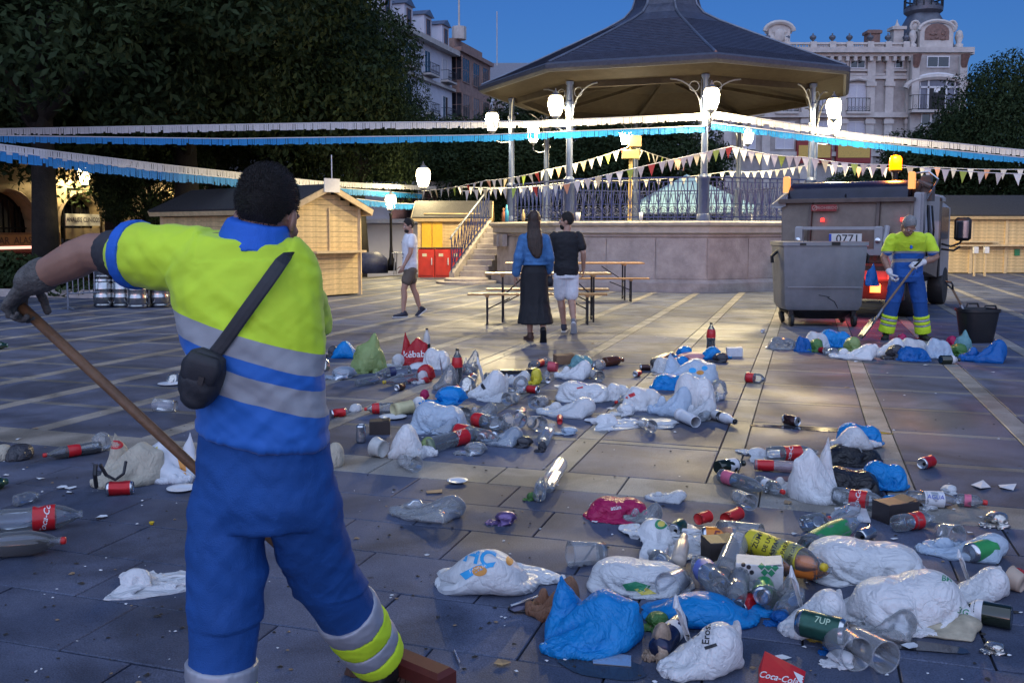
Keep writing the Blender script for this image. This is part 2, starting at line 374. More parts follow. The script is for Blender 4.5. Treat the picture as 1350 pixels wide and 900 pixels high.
# fine dirt and crumbs trodden over the stones
deb = [MB(), MB(), MB()]
for k in range(620):
    y = rnd.choice([rnd.uniform(430, 900), rnd.uniform(560, 900)]); x = rnd.uniform(0, 1350); p = P(x, y)
    s = rnd.uniform(.003, .012) * (1 + .6 * (rnd.random() < .1)); a = rnd.uniform(0, 6.3); q = rnd.random()
    mb = deb[0 if q < .55 else (1 if q < .85 else 2)]
    n = 6; vs = [p + Vector((math.cos(a + j) * s * rnd.uniform(.5, 1.2), math.sin(a + j) * s * rnd.uniform(.4, 1), .002 + rnd.random() * .003)) for j in range(n)] + [p + Vector((0, 0, .004 + s * .35))]
    mb.add(vs, [(j, (j + 1) % n, n) for j in range(n)])
for k in range(90):                                  # torn paper and napkin bits lying flat near the heaps
    x, y, r_ = rnd.choice([(720, 530, 200), (900, 520, 120), (1080, 640, 160), (950, 760, 240), (1200, 800, 180), (1200, 470, 140), (150, 640, 150)]); p = P(x + rnd.gauss(0, r_ * .6), y + rnd.gauss(0, r_ * .28) if y < 700 else min(895, y + rnd.gauss(0, 60)))
    s = rnd.uniform(.012, .04); a = rnd.uniform(0, 6.3); n = 7; vs = [p + Vector((math.cos(a + j * .9) * s * rnd.uniform(.5, 1.2), math.sin(a + j * .9) * s * rnd.uniform(.4, 1), .003 + rnd.random() * s * .35)) for j in range(n)] + [p + Vector((0, 0, .004 + rnd.random() * .006))]
    deb[1 if rnd.random() < .65 else 2].add(vs, [(j, (j + 1) % n, n) for j in range(n)])

dg_o = deb[0].build('litter_crumbs', M('dark grit crumbs', (.02, .018, .016), .7)); tag(dg_o, 'dark crumbs and grit trodden over the paving among the rubbish', 'crumbs', kind='stuff')
tag(deb[1].build('paper_scraps', M('white scraps', (.6, .62, .65), .7)), 'tiny white paper scraps scattered over the paving', 'scraps', kind='stuff')
tag(deb[2].build('wrapper_scraps', M('brownish scraps', (.25, .17, .1), .6)), 'tiny brown wrapper scraps scattered over the paving', 'scraps', kind='stuff')
# puddles: thin sheets of standing water
m_wat = bpy.data.materials.new('shallow water'); m_wat.use_nodes = True
_b = m_wat.node_tree.nodes['Principled BSDF']; _b.inputs['Base Color'].default_value = (.035, .037, .045, 1); _b.inputs['Roughness'].default_value = .06; _b.inputs['Specular IOR Level'].default_value = .6
for k, (x, y, wx, wy, lab) in enumerate([(800, 882, .16, .07, 'thin spilt liquid stain below the large blue bag in front'), (1190, 848, .22, .05, 'thin spilt liquid stain below the clear bag in the lower right'), (1085, 566, .5, .07, 'narrow wet streak beside the crushed dark can at right'), (720, 530, .12, .12, 'small wet patch beside two clear cups in the middle')]):
    c = P(x, y); n = 22; vs = [(0, 0, 0)]
    for j in range(n):
        a = 2 * math.pi * j / n; q = 1 + .35 * noise.noise(Vector((math.cos(a) * 1.3, math.sin(a) * 1.3, k * 7)))
        vs.append((V * (math.cos(a) * wx * q) + U * (math.sin(a) * wy * q))[:])
    o = MB().add(vs, [(0, 1 + j, 1 + (j + 1) % n) for j in range(n)]).build('puddle', m_wat, loc=c + Vector((0, 0, .003))); tag(o, lab, 'puddle', 'puddles on the square', kind='structure')
# ================================================================= shared materials
m_blue = M('blue painted iron', '#1b2a5c', .4, .15, var=.2, bump=.15)
m_ston = M('weathered limestone', (.36, .32, .30), .7, var=.3, scale=2.5, bump=.5, bscale=25)
m_ston2 = M('pale stone coping', (.44, .40, .34), .6, var=.2, scale=4, bump=.3)
m_slate = M('roof slates', (.055, .065, .10), .4, var=.35, scale=7, bump=.2)
m_zinc = M('zinc sheet', (.17, .19, .24), .4, .5, var=.25, scale=3)
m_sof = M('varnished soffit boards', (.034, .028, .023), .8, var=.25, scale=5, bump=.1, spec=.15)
m_wiron = M('silvery painted iron', (.20, .22, .27), .35, .5, var=.15)
m_blk = M('black iron', (.015, .015, .017), .45, .4, var=.2)
m_wood = M('raw pine boards', (.62, .45, .22), .6, var=.28, scale=6, bump=.25, bscale=40)
m_wood2 = M('pine trim', (.62, .46, .25), .6, var=.2, scale=8, bump=.2)
m_felt = M('dark roofing felt', (.035, .033, .035), .75, var=.3, bump=.5, bscale=120)
m_glassd = M('dark window glass', (.012, .014, .02), .08, var=.1, spec=.7)
m_white = M('white joinery paint', (.62, .62, .64), .45, var=.08)
LAMPC = (1.0, .80, .42)
m_glow = bpy.data.materials.new('lamp glass aglow'); m_glow.use_nodes = True          # glowing glass that lets the bulb shine through
_n = m_glow.node_tree; _n.nodes.clear(); _o, _e, _t, _a = [_n.nodes.new(k) for k in ('ShaderNodeOutputMaterial', 'ShaderNodeEmission', 'ShaderNodeBsdfTransparent', 'ShaderNodeAddShader')]
_e.inputs[0].default_value = (1, .78, .40, 1); _e.inputs[1].default_value = 6; _n.links.new(_e.outputs[0], _a.inputs[0]); _n.links.new(_t.outputs[0], _a.inputs[1]); _n.links.new(_a.outputs[0], _o.inputs[0])
m_bulb = M('white hot bulb', (1, .93, .78), .4, var=0, emis=60)
def lamp(name, parent, loc, power, rad=.12, col=LAMPC):
    l = bpy.data.lights.new(name, 'POINT'); l.energy = power; l.shadow_soft_size = rad; l.color = col
    o = bpy.data.objects.new(name, l); COL.objects.link(o); o.parent = parent; o.location = loc; return o
# ---------------------------------------------------------------- lantern (hexagonal street lantern)
_g = MB().lathe([(.07, -.33), (.14, -.26), (.19, -.1), (.215, .08), (.20, .20), (.16, .27)], 14, cap=False); LG = _g.mesh('lantern_glass', True)
_f = MB(); _f.lathe([(.02, -.42), (.05, -.38), (.12, -.33), (.12, -.29), (.02, -.29)], 6)
_f.lathe([(.165, .265), (.17, .28), (.11, .33), (.05, .37), (.06, .40), (.015, .42), (.015, .48), (.0, .49)], 6)
for k in range(6):
    a = k * math.pi / 3; _f.tube([(r * math.cos(a), r * math.sin(a), z) for r, z in ((.075, -.33), (.145, -.26), (.196, -.1), (.222, .08), (.207, .2), (.165, .27))], .006, 4)
LF = _f.mesh('lantern_frame')
def lantern(parent, loc, power, sc=1.0):
    f = obj('lantern', LF, None, parent, loc); omat(f, m_wiron); f.scale = (sc,) * 3
    g = obj('lantern_glass', LG, None, f); omat(g, m_glow)
    if power:                                         # the head's reflector throws its light down and outwards
        l = bpy.data.lights.new('lantern_light', 'SPOT'); l.energy = power; l.shadow_soft_size = .12; l.color = LAMPC; l.spot_size = R(166); l.spot_blend = .12
        lo = bpy.data.objects.new('lantern_light', l); COL.objects.link(lo); lo.parent = parent; lo.location = (loc[0], loc[1], loc[2] + .05)
    return f
# ================================================================= bandstand
BC = Vector((4.35, 26.89, 0)); BR, BE, BPHI = 4.37, 5.2, .056; BF = 1.70    # centre, column and eave radius, turn, floor height
bs = thing('bandstand', 'large octagonal bandstand with slate roof, blue railing and lit lanterns on a stone base', 'bandstand', BC)
def oct_(r, k, z=0, ph=BPHI):
    a = ph + (k - 2) * math.pi / 4; return Vector((r * math.sin(a), -r * math.cos(a), z))
def octring(mb, prof, mi=0, cap=False):
    vs = [oct_(r, k, z) for r, z in prof for k in range(8)]
    fs = [(i * 8 + j, i * 8 + (j + 1) % 8, (i + 1) * 8 + (j + 1) % 8, (i + 1) * 8 + j) for i in range(len(prof) - 1) for j in range(8)]
    if cap: fs += [tuple((len(prof) - 1) * 8 + j for j in range(8))]
    mb.add(vs, fs, mi)
b = MB(); octring(b, [(4.95, 0), (4.95, .22), (4.86, .26), (4.78, .30), (4.76, 1.30), (4.80, 1.33), (4.80, 1.38)]); b.build('stone_base', m_ston, bs)
b = MB(); octring(b, [(4.82, 1.384), (4.90, 1.42), (4.90, 1.56), (5.0, 1.60), (5.02, 1.66), (4.98, BF)], cap=True); b.build('coping', m_ston2, bs)
for k in range(8):                                   # stone facing slabs set on each face of the base
    p, q = oct_(4.765, k), oct_(4.765, (k + 1) % 8)
    for i in range(3):
        for z0, z1 in ((.32, 1.285),):
            a0, a1 = p.lerp(q, i / 3 + .003), p.lerp(q, (i + 1) / 3 - .003); n = Vector((a1 - a0)).cross(Vector((0, 0, 1))).normalized()
            MB().bar((a0 + n * .0 + Vector((0, 0, (z0 + z1) / 2))), (a1 + Vector((0, 0, (z0 + z1) / 2))), z1 - z0 if False else .05, z1 - z0, up=(0, 0, 1)).build('facing_slab', m_ston, bs)
# roof: concave slopes up to the neck, gutter, soffit, lantern turret
b = MB(); octring(b, [(BE, 5.50), (4.55, 5.78), (3.6, 6.20), (2.6, 6.66), (1.7, 7.08), (1.2, 7.36), (.98, 7.62), (.88, 7.95)]); b.build('slate_roof', m_slate, bs)
for i in range(26):                                  # slate courses as thin stepped bands
    t = i / 26
    def rz(t):
        pr = [(BE, 5.50), (4.55, 5.78), (3.6, 6.20), (2.6, 6.66), (1.7, 7.08)]; x = t * 4; j = min(3, int(x)); f_ = x - j
        return pr[j][0] * (1 - f_) + pr[j + 1][0] * f_, pr[j][1] * (1 - f_) + pr[j + 1][1] * f_
    (r0, z0), (r1, z1) = rz(t), rz(min(1, t + .036))
    c = MB(); octring(c, [(r0 + .004, z0 + .002), (r0 + .012, z0 + .024), (r1 + .002, z1 + .008)]); c.build('slate_course', m_slate, bs)
for k in range(8):
    b = MB(); b.tube([oct_(BE + .01, k, 5.53), oct_(4.55, k, 5.81), oct_(3.6, k, 6.23), oct_(2.6, k, 6.69), oct_(1.7, k, 7.11), oct_(1.2, k, 7.39), oct_(.98, k, 7.64), oct_(.88, k, 7.95)], .035, 6); b.build('hip_ridge', m_zinc, bs)
b = MB(); octring(b, [(BE - .12, 5.30), (BE + .02, 5.30), (BE + .10, 5.36), (BE + .12, 5.46), (BE + .02, 5.52)]); b.build('gutter', M('gutter paint', (.075, .085, .115), .65, var=.2, spec=.2), bs)
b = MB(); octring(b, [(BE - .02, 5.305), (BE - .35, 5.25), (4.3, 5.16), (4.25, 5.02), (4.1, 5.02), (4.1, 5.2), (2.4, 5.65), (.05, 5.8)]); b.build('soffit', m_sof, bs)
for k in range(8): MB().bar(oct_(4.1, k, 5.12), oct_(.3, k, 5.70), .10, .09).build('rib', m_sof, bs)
b = MB(); octring(b, [(.88, 7.95), (1.02, 7.99), (1.02, 8.07), (.92, 8.12), (.92, 8.2), (1.15, 8.24), (1.15, 8.3), (.8, 8.36), (.8, 9.3), (1.0, 9.36), (.3, 10.2), (.02, 10.9)]); b.build('turret', m_zinc, bs)
b = MB()
for k in range(8): b.tube([oct_(1.02, k, 8.3), oct_(1.02, k, 8.95)], .03, 6)
octring(b, [(1.0, 8.93), (1.05, 8.93), (1.05, 8.97), (1.0, 8.97)]); b.build('turret_rail', m_blk, bs)
# columns, brackets, lanterns
for k in range(8):
    p = oct_(BR, k); q = p.normalized()
    b = MB(); X = T(p.x, p.y, 0)
    b.lathe([(.13, BF), (.13, BF + .95), (.15, BF + .98), (.15, BF + 1.05), (.085, BF + 1.12), (.075, 4.2), (.07, 4.55), (.11, 4.6), (.11, 4.66), (.07, 4.7), (.065, 5.05), (.1, 5.1), (.1, 5.16)], 12, mat=X)
    b.lathe([(.16, BF + .001), (.16, BF + .14), (.132, BF + .18)], 8, mat=X)
    b.build('column', m_wiron if 0 else M('column paint', (.05, .075, .16), .45, .1, var=.2, scale=5), bs, sharp=40)
    for sgn in (-1, 1):                              # scrolled iron brackets under the eave
        t = Vector((-q.y, q.x, 0)) * sgn; b = MB(); pts = []
        for i in range(9):
            a = i / 8 * math.pi / 2; pts.append(p + t * (.1 + .75 * (1 - math.cos(a))) + Vector((0, 0, 4.3 + .75 * math.sin(a))))
        b.tube(pts, .018, 5); b.tube([p + t * .1 + Vector((0, 0, 4.0)), p + t * .1 + Vector((0, 0, 5.05))], .014, 5)
        c0 = p + t * .27 + Vector((0, 0, 4.88)); b.tube([c0 + t * (.12 * math.cos(a)) + Vector((0, 0, .12 * math.sin(a))) for a in [j * math.pi / 6 for j in range(12)]], .011, 4, closed=True)
        c0 = p + t * .14 + Vector((0, 0, 4.12)); b.tube([c0 + t * (.05 * math.cos(a)) + Vector((0, 0, .05 * math.sin(a))) for a in [j * math.pi / 4 for j in range(8)]], .01, 4, closed=True)
        b.build('bracket', m_wiron, bs, smooth=True)
    L_ = p + q * .55 + Vector((0, 0, 4.52 if k != 3 else 4.5)) 
    b = MB(); b.tube([p + q * .05 + Vector((0, 0, 3.95)), p + q * .3 + Vector((0, 0, 3.93)), L_ + Vector((0, 0, -.5)), L_ + Vector((0, 0, -.4))], .018, 6); b.build('lantern_arm', m_wiron, bs)
    lantern(bs, L_, 720 if k in (0, 1, 2, 3, 7) else 430, .86)
lf = bs
# railing: posts, rails, raking bars, rings
for k in range(8):
    p, q = oct_(BR, k), oct_(BR, (k + 1) % 8); d = (q - p); L0 = d.length; d.normalize(); z = Vector((0, 0, 1))
    if k == 7: continue                              # opening at the head of the stair
    b = MB(); o_ = lambda s, h: p + d * s + z * (BF + h)
    b.bar(o_(.14, 1.05), o_(L0 - .14, 1.05), .05, .035); b.bar(o_(.14, .10), o_(L0 - .14, .10), .03, .03); b.bar(o_(.14, .42), o_(L0 - .14, .42), .018, .018); b.bar(o_(.14, .95), o_(L0 - .14, .95), .018, .018)
    b.build('rail', m_blue, bs)
    b = MB(); n = 13; st = (L0 - .3) / n
    for i in range(n + 1):
        s = .15 + i * st; b.bar(o_(s, .04), o_(s, 1.04), .028, .028)
        if i < n:
            b.bar(o_(s + .02, .44), o_(s + st * .5, .94), .018); b.bar(o_(s + st - .02, .44), o_(s + st * .5, .94), .018)
            for hz in (.26,):
                c0 = o_(s + st / 2, hz); rr = min(st * .42, .13)
                b.tube([c0 + d * (rr * math.cos(a)) + z * (rr * math.sin(a)) for a in [j * math.pi / 5 for j in range(10)]], .009, 4, closed=True)
                b.tube([c0 + d * (rr * .5 * math.cos(a)) + z * (rr * .5 * math.sin(a)) for a in [j * math.pi / 4 for j in range(8)]], .008, 4, closed=True)
    b.build('baluster_panel', m_blue, bs)
# stair on the left, coming down towards the viewer along the left faces
st0 = P(652, 384) - BC; sdir = (oct_(5.0, 0) - oct_(5.0, 7)).normalized()
top = oct_(5.05, 7).lerp(oct_(5.05, 0), .40); out_ = Vector((sdir.y, -sdir.x, 0)); out_ = out_ if out_.dot(oct_(1, 7)) > 0 else -out_
NS = 10
for i in range(NS):
    h = BF - (i + 1) * BF / (NS + .0) + BF / NS * 0; h = BF * (1 - (i + 1) / (NS + 1)); c = top + sdir * (.15 + i * .27) + out_ * .42
    MB().box((c.x, c.y, h / 2), (.78, .268, h), rz=math.atan2(-sdir.x, sdir.y) , ch=.012).build('stair_step', m_ston, bs)
for i, h in enumerate((.15,)):
    c = top + sdir * (.15 + NS * .27 + .1) + out_ * .40; b = MB(); b.lathe([(.62, 0), (.62, .13), (.58, .15), (0, .15)], 20, mat=T(c.x, c.y, 0)); b.build('round_bottom_step', m_ston, bs)
    b = MB(); b.lathe([(.85, 0), (.85, .06), (.82, .07), (0, .07)], 24, mat=T(c.x, c.y, 0)); b.build('round_bottom_step', m_ston, bs)
wl = MB(); z = Vector((0, 0, 1)); a = top + out_ * .83 - sdir * .2; e = top + out_ * .83 + sdir * (NS * .27 + .1)
vs = [];
for off in (0, .16):
    for q_ in (a, e, e + z * .28, a + z * 1.78): vs.append(q_ + out_ * off)
wl.add(vs, [(0, 1, 2, 3), (7, 6, 5, 4), (0, 4, 5, 1), (1, 5, 6, 2), (2, 6, 7, 3), (3, 7, 4, 0)]); wl.build('stair_wall', m_ston, bs)
hb = MB(); a1, e1 = a + out_ * .08 + z * 1.78, e + out_ * .08 + z * .28
hb.tube([a1 + z * .92 - sdir * .1, a1 + z * 1.0, e1 + z * 1.02, e1 + z * .95 + sdir * .08], .03, 6); hb.build('stair_handrail', m_wiron, bs, smooth=True)
hb = MB(); n = 12
for i in range(n + 1):
    c = a1.lerp(e1, i / n); hb.bar(c, c + z * 1.0, .022)
    if i < n:
        c2 = a1.lerp(e1, (i + 1) / n); hb.bar(c + z * .1, c2 + z * .9, .014); hb.bar(c2 + z * .1, c + z * .9, .014)
        m_ = (c + c2) / 2; hb.tube([m_ + sdir * (.07 * math.cos(q)) + z * (.3 + .07 * math.sin(q)) for q in [j * math.pi / 4 for j in range(8)]], .01, 4, closed=True)
hb.bar(a1 + z * .1, e1 + z * .1, .025); hb.build('stair_balustrade', m_blue, bs)
b = MB()                                              # corbels under the landing edge
for i in range(2):
    c = oct_(4.9, 0).lerp(oct_(4.9, 1), .08 + i * .1); b.box((c.x, c.y, 1.2), (.14, .34, .34), rz=.3)
b.build('corbel', m_ston, bs)
# things left on the stone rim of the bandstand
for x, h, r, colr, lab in ((664, .34, .045, (.55, .2, .08), 'orange bottle standing on the bandstand rim by the left column'), (668, .42, .05, (.08, .45, .6), 'turquoise bottle standing on the bandstand rim by the left column'), (690, .3, .04, (.7, .5, .2), 'amber bottle standing on the bandstand rim near the woman'), (845, .2, .05, (.8, .8, .75), 'white paper cup standing on the bandstand rim beside the speaker pole'), (762, .2, .06, (.85, .8, .7), 'pale lit cup on the bandstand rim beside the blue column base')):
    q = D(x, 290, 22.2 + (1.6 if x < 700 else .0)); q.z = BF
    # keep it on the rim
    v_ = Vector((q.x, q.y, 0)) - BC; kk = min((abs((v_.angle(oct_(1, k).to_3d()))), k) for k in range(8))
    f_ = MB().lathe([(r, 0), (r, h * .6), (r * .4, h * .78), (r * .36, h), (0, h)] if h > .25 else [(r * .75, 0), (r, h), (r * .95, h), (r * .7, .01), (0, .01)], 12)
    tag(f_.build('bottle' if h > .25 else 'cup', M('rim ' + lab[:14], colr, .2), loc=q, smooth=True), lab, 'bottle' if h > .25 else 'cup')
# ================================================================= buildings
m_wall = M('grand pale stone', (.36, .33, .315), .7, var=.3, scale=1.2, bump=.3, bscale=8)
m_wallt = M('grand stone trim', (.50, .46, .43), .65, var=.2, scale=2, bump=.2)
m_lead = M('lead dome', (.10, .11, .14), .45, .2, var=.3, scale=2)
m_brick = M('terracotta relief', (.20, .12, .10), .7, var=.35, scale=5, bump=.6, bscale=12)
m_curt = M('white shutters', (.50, .50, .56), .6, var=.1)
def win(parent, X, w_, h_, nx=2, ny=1, dark=True, fr=None, d=.06, tw=.07):
    """window set in its wall: X maps (across, out, up) with the origin at the sill middle"""
    f = MB(); f.xf = X
    f.box((-w_ / 2, d / 2, h_ / 2), (tw, d, h_ + tw)); f.box((w_ / 2, d / 2, h_ / 2), (tw, d, h_ + tw)); f.box((0, d / 2, h_), (w_ - tw, d, tw)); f.box((0, d / 2 + .02, 0), (w_ - tw, d + .04, tw))
    for i in range(1, nx): f.box((-w_ / 2 + w_ * i / nx, d / 2 - .01, h_ / 2), (tw * .7, d * .7, h_ - tw))
    for i in range(1, ny): f.box((0, d / 2 - .012, h_ * i / ny), (w_ - tw, d * .6, tw * .6))
    o = f.build('window', fr or m_white, parent)
    g = MB(); g.xf = X; g.box((0, .012, h_ / 2), (w_ - tw * .9, .024, h_ - tw * .9)); g.build('pane', m_glassd if dark else m_curt, o); return o
def balcony(parent, X, w_, dep=.55, h=.9, n=9, mat=None):
    b = MB(); b.xf = X; b.box((0, dep / 2, -.08), (w_, dep, .16)); o = b.build('balcony', m_wallt, parent)
    r = MB(); r.xf = X
    for z in (.06, h): r.box((0, dep - .05, z), (w_ - .06, .04, .04)); r.box((-w_ / 2 + .05, dep / 2, z), (.04, dep - .1, .04)); r.box((w_ / 2 - .05, dep / 2, z), (.04, dep - .1, .04))
    for i in range(n + 1):
        x = -w_ / 2 + .06 + (w_ - .12) * i / n; r.box((x, dep - .05, h / 2), (.03, .03, h))
    for i in range(n):
        x = -w_ / 2 + .06 + (w_ - .12) * (i + .5) / n; r.tube([(x + .07 * math.cos(q), dep - .05, .25 + .1 * math.sin(q)) for q in [j * math.pi / 3 for j in range(6)]], .014, 4, closed=True)
    r.build('railing', mat or m_blk, o); return o
# --- the ornate stone building on the right: a long front ending in a domed corner tower
GY = 66.0; GX1 = (1259 - 675) / 1230 * GY; GX0 = (868 - 675) / 1230 * GY; gz = lambda y: HC + (302.4 - y) / 1230 * GY
gx = lambda x: (x - 675) / 1230 * GY
gb = thing('stone_building', 'ornate pale stone building with a domed corner tower behind the bandstand on the right', 'building', (0, GY, 0))
GF = Matrix(((1, 0, 0, 0), (0, -1, 0, 0), (0, 0, 1, 0), (0, 0, 0, 1)))           # out of the front = -Y
def gw(x, y, extra=0): return T(gx(x), -extra, gz(y)) @ GF
b = MB(); zt = gz(76); b.box(((GX0 + GX1) / 2, 5, (zt - 1.7) / 2 - .0), (GX1 - GX0, 10, zt + 1.7)); b.build('wall', m_wall, gb)
b = MB()
for y, dp, hh in ((74, .75, .35), (79, .45, .25), (107, .22, .22), (155, .4, .35), (205, .3, .3), (103, .12, .12)):
    b.box(((GX0 + GX1) / 2, -dp / 2 + .002, gz(y)), (GX1 - GX0 + dp, dp, hh)); b.box((GX1 + dp / 2 - .004, 5, gz(y)), (dp, 10, hh))
b.build('cornice', m_wallt, gb)
for i, x in enumerate((905, 955, 1005, 1055, 1104, 1139, 1163, 1190, 1252)):       # pilasters
    w_ = .55; MB().box((gx(x), -.11, (gz(80) + gz(250)) / 2), (w_, .22, gz(80) - gz(250)), ch=.02).build('pilaster', m_wallt, gb)
    for y in (110, 158): MB().box((gx(x), -.16, gz(y) - .3), (w_ + .14, .32, .3)).build('capital', m_wallt, gb)
for i in range(38):                                                                # dentils
    x = GX0 + .3 + i * (GX1 - GX0 - .4) / 38; MB().box((x, -.3, gz(78.2) - .33), (.22, .5, .3)).build('dentil', m_wallt, gb)
for x in (885, 930, 980, 1030, 1080, 1122, 1171):
    win(gb, gw(x, 95), 1.0, .62, 2, 1, fr=m_white)
    s = MB().box((gx(x), -.10, gz(95) - .16), (1.5, .2, .14)).build('sill', m_wallt, gb)
for x in (885, 930, 980, 1030, 1080, 1122, 1171):
    if x == 1171: continue
    win(gb, gw(x, 150), 1.25, 1.85, 2, 1, dark=(x == 1122 and False)); balcony(gb, gw(x, 151), 1.65, n=6)
    h = MB(); h.xf = gw(x, 112); h.loft([((-.95, .12, -.05), (0, .12, 0), (0, 0, .1)), ((-.5, .14, .08), (0, .14, 0), (0, 0, .11)), ((0, .16, .16), (0, .16, 0), (0, 0, .13)), ((.5, .14, .08), (0, .14, 0), (0, 0, .11)), ((.95, .12, -.05), (0, .12, 0), (0, 0, .1))], 8); h.build('window_hood', m_wallt, gb)
    win(gb, gw(x, 198), 1.25, 1.85, 2, 1, dark=False)
# tower front: big arched glazed bay and balcony
b = MB(); b.box((gx(1220), -.35, (gz(80) + gz(250)) / 2), (gx(1253) - gx(1187), .7, gz(82) - gz(250))); b.build('tower_front', m_wall, gb)
X = gw(1220, 150, .7); f = MB(); f.xf = X; W_ = 1.75
arch = [(-W_, 0), (-W_, 1.7)] + [(-W_ * math.cos(a), 1.7 + .75 * math.sin(a)) for a in [math.pi * j / 10 for j in range(1, 10)]] + [(W_, 1.7), (W_, 0)]
f.tube([(x, .05, z) for x, z in arch], .11, 6)
for x in (-.62, .62, -1.2, 1.2): f.box((x, .05, 1.15), (.12 if abs(x) < 1 else .07, .1, 2.3 - abs(x) * .2))
f.box((0, .05, 1.55), (W_ * 2, .1, .12)); bay = f.build('arched_window', m_white, gb)
g = MB(); g.xf = X; g.add([(x, .01, z) for x, z in arch], [tuple(range(len(arch)))]); g.build('pane', M('grey bay glass', (.12, .12, .17), .15, var=.4, scale=.8), bay)
g = MB(); g.xf = X; g.box((0, .02, .75), (1.05, .04, 1.4)); g.build('dark_opening', m_blk, bay)
g = MB(); g.xf = X; g.box((0, .05, 1.35), (.42, .02, .3)); g.build('notice', M('white notice', (.8, .8, .8), .5, var=0), bay)
balcony(gb, gw(1220, 151, .7), 3.9, .7, 1.0, 10)
h = MB(); h.xf = gw(1220, 104, .7); h.tube([(-2.2 * math.cos(a), .15, .75 * math.sin(a) - 1.0) for a in [math.pi * j / 12 for j in range(13)]], .2, 6); h.build('arch_hood', m_wallt, gb)
win(gb, gw(1220, 96, .7), 1.5, .72, 2, 1); 
for x in (1207, 1220, 1233): win(gb, gw(x, 170, .7), .62, .85, 1, 1)
for x in (1190, 1251):
    MB().box((gx(x), -.85, (gz(82) + gz(150)) / 2), (.5, .3, gz(82) - gz(150)), ch=.03).build('pilaster', m_wallt, gb)
    q = MB(); q.xf = gw(x, 88, .9); q.loft([((0, .05, -.5), (.2, 0, 0), (0, .1, 0)), ((0, .15, -.1), (.26, 0, 0), (0, .2, 0)), ((0, .25, .35), (.3, 0, 0), (0, .3, 0))], 8); q.build('console', m_brick, gb)
# parapet with balusters, pedestals and urns
b = MB(); b.box(((GX0 + gx(1187)) / 2, .1, gz(63.5)), (gx(1187) - GX0, .3, .14)); b.box(((GX0 + gx(1187)) / 2, .1, gz(72)), (gx(1187) - GX0, .34, .12)); b.build('parapet_rail', m_wallt, gb)
px_ = [880, 905, 930, 955, 980, 1005, 1030, 1064, 1089, 1111, 1138, 1161, 1184]
for x in px_:
    MB().box((gx(x), .1, gz(67)), (.42, .44, .62), ch=.03).build('pedestal', m_wallt, gb)
    u = MB(); u.lathe([(.12, 0), (.06, .08), (.2, .2), (.24, .32), (.16, .42), (.05, .46), (.06, .56), (0, .6)], 10, mat=T(gx(x), .1, gz(67) + .31)); u.build('urn', m_lead, gb, smooth=True)
for i in range(len(px_) - 1):
    q = MB(); n = 7
    for j in range(n):
        x = gx(px_[i]) + .3 + (gx(px_[i + 1]) - gx(px_[i]) - .6) * j / (n - 1); q.lathe([(.05, -.22), (.09, -.08), (.05, .1), (.05, .2)], 6, mat=T(x, .1, gz(67.8)), cap=False)
    q.build('balustrade', m_wallt, gb)
q = MB(); q.box((gx(1148), 1.2, gz(57)), (.85, .8, 1.5)); q.box((gx(1148), 1.2, gz(46)), (1.05, 1.0, .2)); q.build('chimney', m_brick, gb)
q = MB(); q.box((gx(1178), .9, gz(54)), (.7, .7, 1.3)); q.box((gx(1178), .9, gz(42)), (1.0, 1.0, .22)); q.lathe([(.3, 0), (.1, .3), (.02, .6)], 8, mat=T(gx(1178), .9, gz(41))); q.build('corner_turret', m_wallt, gb)
# the dome: curved square mansard with relief tympanum, oculus dormers, crowned by a railed lantern
cx = gx(1222); prof = [(1.95, gz(73)), (1.9, gz(60)), (1.75, gz(50)), (1.5, gz(38)), (1.2, gz(27)), (.98, gz(19))]
q = MB(); q.loft([((cx, 2.2, z), (r * 1.0, 0, 0), (0, r, 0)) for r, z in prof], 24, pw=3.2); q.build('dome', m_lead, gb, sharp=30)
q = MB(); q.box((cx, .12, gz(55)), (2.3, .5, 1.6)); q.tube([(cx - 1.2 * math.cos(a), -.1, gz(47) + .62 * math.sin(a)) for a in [math.pi * j / 10 for j in range(11)]], .14, 6); q.build('pediment', m_wallt, gb)
q = MB(); q.add([(cx - .85, -.14, gz(60)), (cx + .85, -.14, gz(60))] + [(cx + .85 * math.cos(a), -.14, gz(49) + .55 * math.sin(a)) for a in [math.pi * j / 8 for j in range(9)]], [tuple(range(11))]); q.build('relief_panel', m_brick, gb)
q = MB()
for j in range(14): q.ell((cx + rnd.uniform(-.6, .6), -.14, gz(rnd.uniform(49, 59))), (rnd.uniform(.08, .18), .07, rnd.uniform(.06, .14)), n=8, k=5)
q.build('relief_figures', m_brick, gb, smooth=True)
for x in (1199, 1247):
    q = MB(); q.tube([(gx(x) + .3 * math.cos(a), .55, gz(40) + .36 * math.sin(a)) for a in [j * math.pi / 6 for j in range(12)]], .1, 6, closed=True); q.ell((gx(x), .7, gz(40)), (.3, .2, .36), n=10, k=6); q.build('oculus_dormer', m_wallt, gb)
    q = MB(); q.lathe([(.3, 0), (.3, .4), (.16, .5), (.3, .9), (.2, 1.3), (.05, 1.4)], 8, mat=T(gx(x) + (.35 if x > 1220 else -.3), .2, gz(72))); q.build('corner_urn', m_wallt, gb, smooth=True)
q = MB(); q.lathe([(1.0, 0), (1.3, .25), (1.32, .5), (1.15, .55), (1.15, .7), (.7, .72), (.7, 1.6), (.9, 1.7), (.3, 2.6), (0, 3.2)], 16, mat=T(cx, 2.2, gz(20))); q.build('dome_lantern', m_lead, gb, sharp=40)
q = MB()
for j in range(16):
    a = j * math.pi / 8; q.tube([(cx + 1.27 * math.cos(a), 2.2 + 1.27 * math.sin(a), gz(20) + .5), (cx + 1.27 * math.cos(a), 2.2 + 1.27 * math.sin(a), gz(20) + 1.15)], .05, 5)
